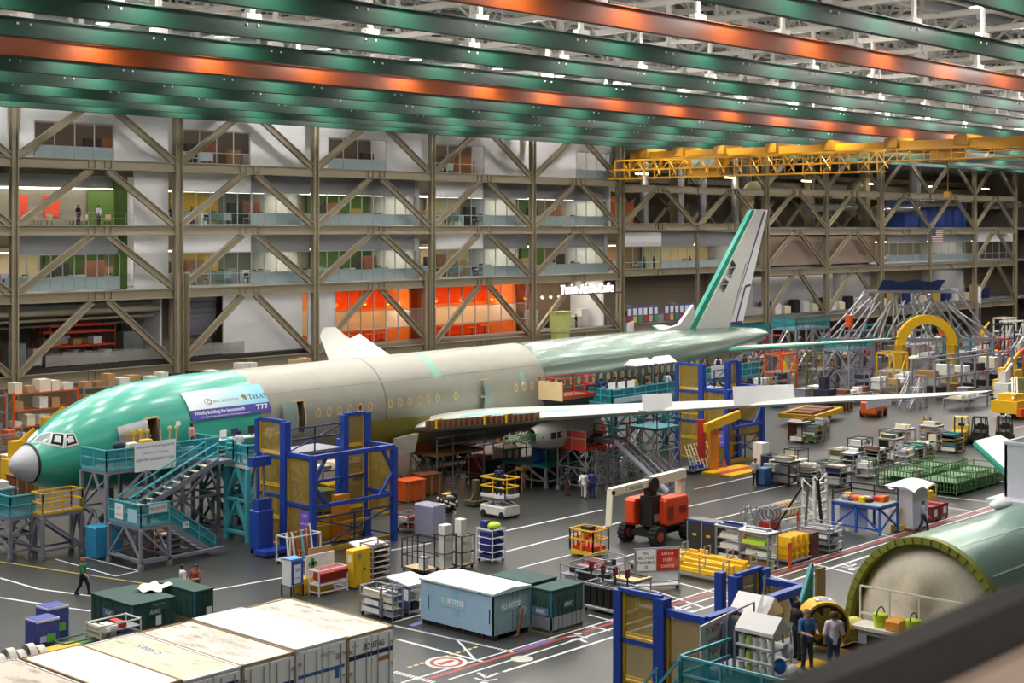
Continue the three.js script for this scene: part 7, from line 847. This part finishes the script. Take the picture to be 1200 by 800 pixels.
{ const [x, z] = [97.41, 4.34], t = thing('steel_rack', 'long open steel rack along the far aisle', 'rack', [x, 0, z]); mesh('frame', [...steps(0, 18, 6).flatMap((q) => [box2(q - 0.1, q + 0.1, 0, 4, -0.1, 0.1), box2(q - 0.1, q + 0.1, 0, 4, -2.6, -2.4)]), ...[0.3, 2.1, 3.9].flatMap((y) => [box2(0, 18, y, y + 0.15, -0.1, 0.1), box2(0, 18, y, y + 0.15, -2.6, -2.4)])], M.greySteel, t); for (let i = 0; i < 10; i++) mesh('stored_part', boxAt(1.2, rr(0.5, 1.2), 1.8).translate(0.3 + i * 1.75, i % 2 ? 0.5 : 2.3, -0.3), pick([M.offwhite, M.cream, M.olive ?? M.wood, M.dark]), t); }
{ const [x, z] = [88.87, 16.68], t = thing('yellow_loader', 'yellow loader with cream guide rails at the far aisle', 'loader', [x, 0, z]); mesh('body', [boxAt(4.5, 1.1, 2.5, 0.5), box2(0.5, 2.4, 1.6, 2.2, -2, -0.4)], M.yellow, t); mesh('wheel', castors(4.5, 2.5, 0.5, 0.8), M.rubber, t); mesh('guide_rail', [0, 0.5, 1].map((q) => bar([0.2 + q, 1.8, -0.5], [3.4 + q, 3.4, -2], 0.14)), M.cream, t); mesh('red_box', box2(-0.1, 1.2, 0.3, 1, 0, 0.4), M.orange, t); }
// ---------- storage behind the nose ----------
[['rack', 'brown', -2, -18], ['rack', 'cream', 3, -22], ['table', 'brown', 2, -12], ['crate', 'brown', 8, -14], ['rack', 'grey', 8, -26], ['crate', 'cream', 12, -22], ['machine', 'yellow', 10, -18], ['rack', 'orange', 14, -28], ['table', 'cream', 16, -22], ['crate', 'grey', 22.8, -25.5], ['rack', 'black', 22, -30], ['machine', 'yellow', 18, -28], ['crate', 'orange', -6, -12], ['table', 'grey', 26, -28], ['rack', 'brown', 30, -32], ['crate', 'white', 34, -30], ['table', 'silver', 40, -31], ['rack', 'cream', 52, -29], ['crate', 'brown', 55, -31], ['rack', 'grey', 62, -32], ['crate', 'yellow', 70, -30], ['rack', 'navy', 76, -31], ['gantry', 'grey', 4, -30], ['gantry', 'yellow', -8, -20]].forEach(([k, c, x, z], i) => { const t = thing(k === 'gantry' ? 'gantry_frame' : k === 'table' ? 'parts_table' : k === 'rack' ? 'parts_rack' : k === 'crate' ? 'battened_crate' : 'assembly_machine', `${c} ${ { machine: 'machine with raised arm', table: 'bench with parts', rack: 'storage rack', crate: 'wooden battened crate', gantry: 'gantry frame' }[k] } ${x < 6 ? 'behind the nose cone' : x < 24 ? 'between the green nose and the office wall' : x < 50 ? 'beyond the fuselage by the office wall' : 'beyond the aft fuselage by the office wall'}${['', ', on the aisle'][i % 2]}`, k === 'gantry' ? 'frame' : k, [x, 0, z], rr(-0.2, 0.2)); KINDS[k](t, TONE[c]); });
for (let i = 0; i < 3; i++) { const t = thing('wire_fence', ['wire fence panel row behind the nose', 'wire fence panel row behind the green fuselage top', 'wire fence panel row further along the aisle'][i], 'fence', [-4 + i * 10, 0, -27 + i * 1.5]); mesh('frame', railing([[0, 0, 0], [9, 0, 0]], 2.4, 0.05, 2.2), M.greySteel, t); mesh('wire_mesh', guard([0, 0.1, 0], [9, 0.1, 0], 2.2), clear(0x8a8a80, 0.35), t); }
for (let i = 0; i < 2; i++) { const t = thing('yellow_hopper', ['yellow funnel hopper on a white post behind the nose', 'yellow funnel hopper beside the office column'][i], 'hopper', [3.5 + i * 10, 0, -16 - i * 12]); mesh('funnel', lathe([[0.2, 0], [0.9, 1.2], [0.95, 1.9], [0.85, 1.9]], 14).translate(0, 4.2, 0), M.yellow, t); mesh('post', cyl(0.14, 6.2, 0, 0, 0, 8), M.white, t); mesh('bracket', cb(0.5, 0.2, 0.5, 0, 4.2, 0), M.dark, t); }
for (let i = 0; i < 9; i++) { const t = thing('warehouse_shelf', `tall warehouse shelf of ${['cartons', 'yellow bins', 'brown crates', 'grey parts', 'cream boxes', 'wooden trays', 'dark cases', 'white tubs', 'tan sacks'][i]} at the foot of the office wall`, 'shelf', [-6 + i * 6.2, 0, -33.6]); mesh('upright', [...posts(5.6, 1.4, 0, 4.4, 0.12), ...[0.3, 1.6, 2.9, 4.2].flatMap((y) => loop(5.6, 1.4, y, 0.09))], i % 3 === 1 ? M.orange : M.greySteel, t); for (let r = 0; r < 4; r++) for (let c = 0; c < 5; c++) if (rnd() < 0.85) mesh('stored_box', boxAt(rr(0.6, 1), rr(0.4, 1), 1.1).translate(0.15 + c * 1.08, 0.35 + r * 1.3, -0.1), pick([[M.card, M.yellow, M.brown, M.greySteel, M.cream, M.wood, M.dark, M.offwhite, M.ply][i], M.card, M.offwhite, [M.card, M.yellow, M.brown, M.greySteel, M.cream, M.wood, M.dark, M.offwhite, M.ply][i]]), t); }
for (let k = -1; k < 5; k++) roomLight(colX(k), colX(k + 1), F[1] - 0.6, 0.7, 0xfff0dc, -42, []);
[['crate', 'orange', 23.5, 6], ['crate', 'brown', 25.8, 5], ['table', 'brown', 21.5, 2.5], ['crate', 'black', 33.2, 4.9], ['crate', 'red', 33.6, 2.8], ['table', 'cream', 24, -2.6], ['crate', 'yellow', 19.4, 3.4], ['crate', 'silver', 38, 1], ['table', 'silver', 14, 1.5], ['crate', 'olive', 17, 4.6], ['crate', 'grey', 41, 2.6], ['table', 'orange', 38.6, -3], ['crate', 'teal', 42.6, 0.6], ['crate', 'navy', 10, -2]].forEach(([k, c, x, z]) => { const t = thing(k === 'table' ? 'parts_table' : 'battened_crate', `${c} ${k === 'table' ? 'low table of parts' : 'battened crate'} standing under the fuselage belly`, k, [x, 0, z], rr(-0.3, 0.3)); KINDS[k](t, TONE[c]); });

// ---------- what the office block holds ----------
const desk0 = (() => { const t = thing('office_desk', 'office desk with pale screen and monitor behind the glazing', 'desk', [0, -50, 0], 0, 'office desks behind the glazing'); mesh('desk_top', boxAt(1.7, 0.05, 0.8, 0.72), M.offwhite, t); mesh('desk_leg', posts(1.7, 0.8, 0, 0.72, 0.06), M.greySteel, t); mesh('privacy_screen', box2(0, 1.7, 0.5, 1.25, 0, 0.05), mat(0xa9bfc4, 0.5), t); mesh('monitor', [box2(0.5, 1.1, 0.95, 1.35, -0.4, -0.35), box2(0.75, 0.85, 0.75, 0.95, -0.4, -0.36)], M.black, t); mesh('office_chair', [box2(0.6, 1.1, 0.45, 0.52, -1.5, -1.0), box2(0.6, 1.1, 0.55, 1.05, -1.55, -1.5), cyl(0.05, 0.45, 0.85, 0, -1.25, 6)], M.dark, t); return t; })();
{ let first = true; const put = (p) => { if (first) { desk0.position.set(...p); first = false; } else copyOf(desk0, p); };
  for (const f of [2, 3]) for (let k = f === 3 ? 1 : 0; k < 5; k++) for (let i = 0; i < 6; i++) put([colX(k) + 1 + i * 2.35, F[f], -41.3 - (i % 2) * 1.9]);
  for (const k of [5, 6, 9, 10]) for (let i = 0; i < 4; i++) put([colX(k) + 1.5 + i * 3.2, F[2], -41.5 - (i % 2) * 1.9]);
  for (let k = 0; k < 5; k++) for (let i = 0; i < 2; i++) put([topWin[k][0] + 0.6 + i * 3, F[4], -42]); }
for (const f of [2, 3, 4]) for (let k = f === 3 ? 1 : 0; k < 5; k++) for (let i = 0; i < 6; i++) { const q = (i * 3 + k + f) % 5; solo('office_cabinet', `${['grey filing cabinet', 'dark bookcase', 'tan cupboard', 'white cabinet', 'brown pin board'][q]} along the back of an office ${['', '', 'on the second floor', 'on the third floor', 'on the top floor'][f]}`, 'cabinet', [boxAt([1.0, 1.6, 1.3, 0.9, 2.0][q], [1.4, 2.2, 1.8, 1.2, 2.4][q], 0.5), box2(0.05, 0.9, 0.6, 0.66, 0, 0.03)], [M.greySteel, M.dark, M.wood, M.white, M.brown][q], [colX(k) + 0.6 + i * 2.5, F[f], -44.6 - (i % 2) * 1.2], 0, `${['filing cabinets', 'bookcases', 'cupboards', 'white cabinets', 'pin boards'][q]}, floor ${f}`); }
const officeFolk = [[3, 1, 1.6, 'navy', 0x22283c, 'seated by the lit office window above the green nose'], [3, 1, 3.9, 'teal', 0x2f6a6a, 'leaning by the lit office window'], [3, 0, 9.4, 'white', 0xe6e6ea, 'at the lounge railing nearer the green wall'], [3, 0, 7.4, 'black', 0x18181c, 'in the lounge beside the orange panels'], [2, 1, 4.2, 'blue', 0x7fa6d8, 'behind the dark office window'], [4, 3, 5.2, 'lime', 0xb6dc3a, 'in the top floor window wearing a safety vest'], [1, 4, 11.5, 'black', 0x18181c, 'standing in the cafe under the lettering'], [2, 5, 9, 'brown', 0x5a4030, 'behind the rail past the cafe sign'], [2, 5, 11, 'black', 0x222226, 'behind the rail past the cafe sign'], [2, 5, 12.6, 'grey', 0x6a6d72, 'behind the rail past the cafe sign'], [2, 6, 3, 'maroon', 0x6a2a30, 'behind the rail near the fin']];
officeFolk.forEach(([f, k, dx, n, c, where]) => person(`person in ${n} ${where}`, [colX(k) + dx, F[f], f === 3 && k === 0 ? -40.5 : -41.3], 0.3, { shirt: c, pose: f === 3 && k === 1 ? 'work' : 'stand' }));
// lounge balcony on the third floor
{ const y = F[3], x = colX(0); mesh('lounge_wall', box2(x, x + 11, y, y + 3.4, -45, -45.2), mat(0x8d8878, 0.9, 0, { map: noiseTexture(128, 0.45, [9, 22, 45], 31) }), frame, 'mottled stone lounge wall'); mesh('lounge_wall', box2(x + 11, x + 14, y, y + 4.6, -44.8, -45), M.green, frame); panel(x, x + 11.4, y + 3.3, F[4] - 0.8, M.lightGrey, ZF - 1.6); mesh('soffit', box2(x, x + 14, F[4] - 1.3, F[4] - 0.5, -39.8, -40.6), M.plaster, frame);
  for (let i = 0; i < 3; i++) solo('wall_panel_art', 'square orange panel hung on the lounge stone wall', 'panel', [cb(1.5, 1.9, 0.1), cb(1.3, 1.7, 0.14)], mat(0xd9421a, 0.6), [x + 1.2 + i * 3.1, y + 1.7, -44.9], 0, 'orange lounge panels');
  const r = solo('balcony_railing', 'steel railing along the lounge balcony', 'railing', railing([[0, 0, 0], [13.6, 0, 0]], 1.1, 0.03, 1.2), M.alu, [x + 0.4, y, -39.6]);
  for (let i = 0; i < 7; i++) { const t = thing('lounge_chair', 'pale wooden lounge chair on the balcony', 'chair', [x + 1 + i * 1.7, y, -42 - (i % 2)], i * 0.9, 'lounge chairs'); mesh('seat', cb(0.5, 0.05, 0.5, 0, 0.45, 0), M.ply, t); mesh('backrest', cb(0.5, 0.45, 0.05, 0, 0.75, -0.24), M.ply, t); for (const [a, b] of [[-0.2, -0.2], [0.2, -0.2], [-0.2, 0.2], [0.2, 0.2]]) mesh('leg', cb(0.04, 0.45, 0.04, a, 0.22, b), M.dark, t); } }
// first floor: open plant room, louvres, orange glass boxes, cafe
{ const y = F[1], x = colX(0);
  const rail = (a, b, lab, z = -38.9) => { const t = thing('gallery_railing', lab, 'railing', [a, y + 0.35, z]); mesh('rail', railing([[0, 0, 0], [b - a, 0, 0]], 1.15, 0.035, 1.6), M.greySteel, t); mesh('infill', guard([0, 0.1, 0], [b - a, 0.1, 0], 0.95), clear(0xb9bbb4, 0.5), t); };
  rail(x + 3.4, colX(1) - 0.6, 'grey panelled railing below the pipes'); rail(colX(1) + 1, colX(1) + 8, 'grey panelled railing in front of the louvres'); mesh('walkway', box2(colX(-1), colX(2), y - 0.1, y + 0.35, -38.3, -40.5), M.dark, frame); mesh('walkway', box2(colX(2), colX(5), y - 0.1, y + 0.3, -38.3, -40), M.plaster, frame);
  for (let i = 0; i < 6; i++) solo('ceiling_pipe', ['thick cream pipe', 'thin cream pipe', 'silver duct', 'thin grey pipe', 'cream header pipe', 'brown pipe'][i] + ' running under the second floor slab', 'pipe', rod([colX(-1), 0, 0], [colX(1) - 0.5, 0, 0], [0.3, 0.14, 0.42, 0.1, 0.22, 0.12][i], 12), [M.pipe, M.pipe, M.alu, M.greySteel, M.pipe, M.brown][i], [0, y + [4.9, 4.2, 5.3, 3.6, 4.5, 5.6][i], -40.2 - i * 0.8]);
  for (let i = 0; i < 2; i++) { const t = thing('pallet_rack', ['orange pallet rack with boxes in the plant room', 'second orange pallet rack behind the first one in the plant room'][i], 'rack', [x + 5.6, y, -42 - i * 1.9]); mesh('upright', posts(6.4, 1.2, 0, 3.6, 0.12), mat(0x8a3a20, 0.5), t); mesh('beam', [0.5, 1.7, 2.9, 3.5].flatMap((q) => [box2(0, 6.4, q, q + 0.16, -0.05, 0.05), box2(0, 6.4, q, q + 0.16, -1.25, -1.15)]), mat(0xd9481c, 0.5), t); for (let k = 0; k < 6; k++) mesh('box', boxAt(0.8, rr(0.4, 0.8), 0.9).translate(0.3 + k, k % 2 ? 0.68 : 1.88, -0.1), pick([M.card, M.greySteel, M.white, M.brown]), t); }
  for (let i = 0; i < 4; i++) solo('plant_unit', ['grey electrical cabinet', 'white control box', 'silver air handler', 'brown switch cupboard'][i] + ' on the plant room floor', 'machine', [boxAt([1.2, 0.8, 2, 1.4][i], [2, 1.4, 2.4, 1.7][i], 1, 0), box2(0.1, 0.15, 0.3, 1.2, 0, 0.03)], [M.greySteel, M.white, M.alu, M.brown][i], [x + [1.6, 3.8, 13, 0.2][i], y + 0.35, -41 - i * 0.6]);
  mesh('room_wall', box2(colX(-1), colX(1), y, F[2] - 0.5, -46.8, -47), M.plaster, frame);
  for (let i = 0; i < 8; i++) mesh('louvre', rot(box2(0.4, 5.6, 0, 0.5, -0.05, 0), 0.35).translate(colX(1) + 0.4, y + 2.2 + i * 0.5, -40.6), M.greySteel, frame); mesh('room_wall', box2(colX(1) + 0.4, colX(1) + 6, y, F[2] - 0.5, -41.2, -41.1), M.plaster, frame);
  panel(colX(1) + 6, colX(2) - 0.4, y + 0.2, F[2] - 0.8, M.whiteWall); panel(colX(2) + 0.3, 56.61, y + 0.2, F[2] - 0.8, M.whiteWall);
  const og = 0xff7a3a, oM = mat(0xe07a14, 0.5), oPane = glass(0xffb878);
  for (const [a, b, k] of [[56.72, 68.61, 2], [70.63, 84.99, 3]]) {
    const w = struct('window_' + (++windowCount)), n = 7, s = (b - a) / n, y0 = y + 0.4, y1 = F[2] - 0.85, g = []; for (let i = 0; i <= n; i++) g.push(box2(a + s * i - 0.04, a + s * i + 0.04, y0, y1, ZF - 0.06, ZF + 0.06)); for (const q of [y0, y0 + 1.4, y0 + 3.2, y1]) g.push(cb(b - a, 0.08, 0.1, (a + b) / 2, q, ZF)); mesh('window_frame', g, M.lightGrey, w);
    const hs = [[y0, y0 + 1.4, 1], [y0 + 1.4, y0 + 3.2, 0], [y0 + 3.2, y1, 1]]; for (const [q0, q1, tint] of hs) { const p = box2(0.05, s - 0.05, q0 + 0.05, q1 - 0.05, -0.012, 0.012); for (let i = 0; i < n; i++) mesh(tint ? 'orange_pane' : 'pane', p, tint ? oPane : glass(0xfff2e6), w).position.set(a + s * i, 0, ZF); }
    mesh('room_wall', box2(a, b, y, y1, -45.4, -45.2), oM, frame); mesh('room_wall', box2(a, b, y + 1.0, y + 3.6, -45.1, -45), k === 2 ? M.ply : M.cream, frame); roomLight(a - 0.4, b + 0.4, F[2] - 0.7, 0.8, 0xffe2c0, -42.4, []);
    for (let i = 0; i < 6; i++) { const t = thing('pendant_lamp', `glowing pendant lamp in the ${k === 2 ? 'orange room beside the white wall' : 'orange room next to the cafe'}`, 'lamp', [a + 1.2 + i * (b - a - 2) / 5, F[2] - 2.6, -41.6 - (i % 2) * 1.4], 0, 'pendant lamps in the orange rooms'); mesh('shade', lathe([[0.06, 0.3], [0.32, 0]], 12), M.white, t); mesh('bulb', ball(0.13, 0, 0.02, 0), glow(0xfff0d0, 8), t); mesh('cord', rod([0, 0.3, 0], [0, 2.1, 0], 0.015, 4), M.black, t); const l = new THREE.PointLight(0xffe8c8, 2.5, 0, 2); l.position.set(0, -0.15, 0); l.castShadow = true; t.add(l); }
    for (let i = 0; i < 4; i++) { const t = thing('cafe_table', `round cafe table in the ${k === 2 ? 'orange room beside the white wall' : 'orange room next to the cafe'}`, 'table', [a + 1.6 + i * (b - a - 2) / 4, y + 0.3, -41.5 - (i % 2)], 0, 'cafe tables in the orange rooms'); mesh('table_top', cyl(0.6, 0.05, 0, 0.75, 0, 16), M.white, t); mesh('pedestal', [cyl(0.05, 0.75, 0, 0, 0, 8), cyl(0.3, 0.04, 0, 0, 0, 12)], M.dark, t); }
  }
  panel(colX(3) - 1.6, colX(3) + 0.3, y + 0.2, F[2] - 0.8, M.lightGrey, ZF - 0.3);
  // cafe
  const cx = colX(4); roomLight(cx, cx + BAY, F[2] - 0.7, 1.2, 0xfff0dc, -42.4, []); mesh('room_wall', box2(cx + 0.3, cx + 7, y, F[2] - 0.6, -44, -43.8), mat(0x4a221c, 0.6), frame); mesh('room_wall', box2(cx + 7, colX(5), y, F[2] - 0.6, -46, -45.8), mat(0x6d5a44, 0.7), frame); 
  const font = await new FontLoader().loadAsync('fonts/droid/droid_sans_bold.typeface.json'), tg = new TextGeometry('Twin-Aisle Cafe', { font, size: 1.05, depth: 0.15, curveSegments: 3 }); tg.computeBoundingBox(); tg.scale(9.6 / tg.boundingBox.max.x, 1, 1);
  const sign = solo('cafe_sign', 'white illuminated lettering over the cafe reading Twin-Aisle Cafe', 'sign', tg, glow(0xffffff, 1.0), [88.86, F[2] - 2.2, -37.55]); area(8.5, 1.2, 0xffffff, 0.3, [94.76, F[2] - 1.6, -37.3], [94.76, F[2] - 1.6, -30]);
  mesh('sign_rail', [box2(89.38, 100.22, F[2] - 2.35, F[2] - 2.25, -37.7, -37.56)], M.dark, sign).position.set(-sign.position.x, -sign.position.y, -sign.position.z);
  for (let i = 0; i < 5; i++) { const t = thing('pendant_lamp', 'white pendant lamp hanging in the cafe beside the lettering', 'lamp', [cx + 1.6 + i * 1.5, F[2] - 2.7, -40.6], 0, 'pendant lamps in the cafe'); mesh('shade', lathe([[0.05, 0.28], [0.3, 0]], 12), M.white, t); mesh('bulb', ball(0.12, 0, 0.02, 0), glow(0xfff4e0, 8), t); mesh('cord', rod([0, 0.3, 0], [0, 2.2, 0], 0.015, 4), M.black, t); const l = new THREE.PointLight(0xfff0d8, 5, 0, 2); l.position.set(0, -0.15, 0); l.castShadow = true; t.add(l); }
  for (const [dx, w, h, m, lab] of [[7.5, 3, 1.2, M.dark, 'dark counter inside the cafe'], [11, 2.2, 1.1, M.cream, 'cream counter inside the cafe'], [4, 1.4, 2.1, M.greySteel, 'steel drinks cooler in the cafe'], [13.4, 1.2, 1.9, M.white, 'white menu stand in the cafe']]) solo('cafe_fitting', lab, 'counter', [boxAt(w, h, 0.9), box2(-0.05, w + 0.05, h, h + 0.06, -1, 0.1)], m, [cx + dx, y + 0.3, -42]);
  solo('green_booth', 'pale green box booth standing before the cafe', 'booth', [boxAt(2.6, 2.2, 1, 0), box2(-0.1, 2.7, 2.2, 2.3, -1.1, 0.1), box2(0.2, 2.4, -2.6, 0, -0.9, -0.1)], mat(0xc3cc7e, 0.6), [86.8, y + 0.3, -36.4]);
  // bays past the cafe: coloured banners, clutter
  for (let i = 0; i < 14; i++) { const t = thing('hanging_banner', `${['purple and red', 'blue and yellow', 'blue and green'][i % 3]} product banner on the rail past the cafe`, 'banner', [101.45 + i * 1.05 + (i > 5 ? 1.2 : 0) + (i > 11 ? 4 : 0), y + 1.4, -37.7], 0, 'banners on the rail past the cafe'); mesh('sheet', box2(0, 0.85, -0.9, 1.1, -0.03, 0), mat(0x5560a8, 0.6), t); mesh('picture_block', [box2(0.1, 0.75, 0.1, 0.9, 0, 0.01)], M.white, t); mesh('colour_block', [box2(0.1, 0.75, -0.8, -0.05, 0, 0.01)], [M.red, mat(0xd9c23a, 0.6), mat(0x4a9a5a, 0.6)][i % 3], t); }
  rail(colX(5) + 0.6, colX(7) - 0.6, 'railing behind the product banners', -37.9);
  for (let i = 0; i < 26; i++) { const k = i % 4, bx1 = colX(5) + 1 + (i % 13) * 2.4, zz = -41 - Math.floor(i / 13) * 2.4; solo('stored_item', `${['tall grey locker', 'cream carton', 'brown cabinet', 'purple storage bin'][k]} on the first floor past the cafe`, 'storage', [boxAt([0.9, 1.2, 1.4, 1.1][k], [2.2, 0.9, 1.7, 0.8][k], 0.9), box2(0.1, [0.8, 1.1, 1.3, 1][k], [2.2, 0.9, 1.7, 0.8][k], [2.25, 0.97, 1.75, 0.9][k], -0.8, -0.1)], [M.greySteel, M.cream, M.brown, M.purple][k], [bx1, y, zz], 0, ['lockers', 'cartons', 'cabinets', 'bins'][k] + ' past the cafe'); }
  for (const k of [5, 6, 7, 8, 9, 10, 11]) roomLight(colX(k), colX(k + 1), F[2] - 1.3, 0.5, 0xfff4e4, -43.2, []);
  for (let i = 0; i < 24; i++) { const k = i % 4, bx1 = colX(9) + 0.9 + (i % 12) * 3.6, zz = -40.5 - Math.floor(i / 12) * 2.6; solo('stored_item', `${['white cabinet', 'cream carton stack', 'yellow shelf unit', 'blue storage rack'][k]} on the first floor under the flag`, 'storage', [boxAt([1.4, 1.8, 2, 2.4][k], [2.0, 1.2, 2.4, 1.8][k], 1), box2(0.1, 1.2, 0.4, 0.5, 0, 0.05)], [M.white, M.cream, mat(0xc9a84a, 0.6), M.blueDark][k], [bx1, y, zz], 0, ['cabinets', 'cartons', 'shelves', 'racks'][k] + ' under the flag'); }
  for (let i = 0; i < 12; i++) solo('stored_item', `${['pale crate', 'dark cabinet', 'white machine'][i % 3]} behind the grey wall panel`, 'storage', [boxAt(1.6, [1, 1.8, 1.4][i % 3], 1), box2(0.2, 1.4, [1, 1.8, 1.4][i % 3], [1, 1.8, 1.4][i % 3] + 0.1, -0.9, -0.1)], [M.cream, M.dark, M.white][i % 3], [colX(7) + 1 + i * 2.5, y, -40.3], 0, 'storage behind the grey wall');
}
{ // flag
  const tex = print(190, 100, (c) => { for (let i = 0; i < 13; i++) { c.fillStyle = i % 2 ? '#d9d4d0' : '#96343c'; c.fillRect(0, i * 7.7, 190, 8); } c.fillStyle = '#2c3560'; c.fillRect(0, 0, 76, 54); c.fillStyle = '#d9d9e0'; for (let i = 0; i < 5; i++) for (let j = 0; j < 6; j++) c.fillRect(6 + j * 12, 6 + i * 10, 3, 3); });
  const t = thing('flag', 'striped national flag hung on the grey wall above the offices', 'flag', [179.6, 15.0, -37.6]); mesh('cloth', gridGeo(steps(0, 1, 10), steps(0, 1, 4), (a, b) => [a * 3.6, b * 2.2, 0.06 * Math.sin(a * 9)]), printed(tex, 0.8), t); const g = t.children[0].geometry, P = g.attributes.position; for (let i = 0; i < P.count; i++) g.attributes.uv.setXY(i, P.getX(i) / 3.6, P.getY(i) / 2.2); mesh('batten', cb(3.7, 0.06, 0.06, 1.8, 2.22, 0), M.dark, t);
}
// dark plant levels beyond the offices: columns, ducts and cross bracing
{ const x0 = colX(5);
  for (let i = 0; i < 12; i++) { const x = x0 + 5 + i * 8.5; column(x, F[3], 29, -46 - (i % 2) * 5, 1.1, i % 3 === 1 ? M.lightGrey : M.steel); brace(x, F[3], x + 7, F[4], -50, 0.5, M.steel); brace(x + 7, F[3], x, F[4], -50, 0.5, M.steel); }
  for (let i = 0; i < 3; i++) girder(x0, 230, F[4] - 0.3 + i * 1.6, -48 - i * 4, 0.8, M.steel);
  for (let i = 0; i < 5; i++) { const x = x0 + 8 + i * 6.5; solo('vertical_duct', 'silver vertical duct in the dark plant level beside the fin', 'duct', [rod([0, 0, 0], [0, 10, 0], 0.55, 14), ...[2, 5, 8].map((y) => rod([0, y, 0], [0, y + 0.12, 0], 0.6, 14))], M.alu, [x, F[3], -44.5 - (i % 2)], 0, 'vertical ducts in the plant level'); }
  { const p = new THREE.CatmullRomCurve3([V(0, 0, 0), V(0, 3, 0), V(1, 4.6, 0), V(4, 5, -1)]); solo('elbow_duct', 'fat cream elbow duct behind the fin tip', 'duct', new THREE.TubeGeometry(p, 16, 1.0, 12).toNonIndexed(), mat(0xc9b98f, 0.6), [132.03, F[3] + 0.4, -41]); solo('elbow_duct', 'fat olive elbow duct between the dark braces', 'duct', new THREE.TubeGeometry(p.clone(), 16, 0.9, 12).toNonIndexed(), mat(0x6d6244, 0.6), [163.41, F[3] + 1.5, -43]); }
  for (let i = 0; i < 4; i++) solo('silver_duct', ['ribbed silver duct along the dark plant level', 'ribbed silver duct with an elbow above the flag', 'thin silver duct over the pink wall', 'silver duct at the far end of the plant level'][i], 'duct', [rod([0, 0, 0], [14, 0.4, 0], 0.55, 12), ...steps(1, 13, 6).map((q) => rod([q, 0.03 * q, 0], [q + 0.15, 0.03 * q, 0], 0.62, 12))], M.chrome, [colX(9) + 2 + i * 13 - (i === 2 ? 46 : 0), F[3] + 2.6 + (i % 2), -40.3]);
  solo('blue_tank', 'large blue enclosure in the plant level above the flag', 'enclosure', [boxAt(22, 4.2, 3.2), ...steps(2, 20, 6).map((q) => box2(q, q + 0.2, 0, 4.2, 0, 0.12))], mat(0x2f4fa0, 0.5), [colX(10) - 2, F[3], -41.4]);
  solo('orange_tank', 'orange machine casing in the plant level past the offices', 'machine', [boxAt(5, 3, 3), rod([0.5, 3, -1.5], [4.5, 3, -1.5], 0.8, 14)], mat(0xc9691c, 0.5), [x0 + 1.5, F[3], -41]);
  for (let i = 0; i < 6; i++) { const t = thing('plant_lamp', 'bright tube lamp in the dark plant level', 'lamp', [x0 + 12 + i * 20, F[4] + 1.2, -44], 0, 'tube lamps in the plant level'); mesh('tube', cb(2.4, 0.18, 0.3), glow(0xfff0c8, 5), t); mesh('bracket', cb(0.1, 3.2, 0.1, 0, 1.7, 0), M.dark, t); const l = new THREE.PointLight(0xffe9c0, 9, 0, 2); l.position.set(0, -0.3, 0.2); l.castShadow = true; t.add(l); }
  struct('wall_plant', box2(x0, 235, F[3], 30, -62.2, -62), M.plaster);
}

renderer.render(scene, camera);
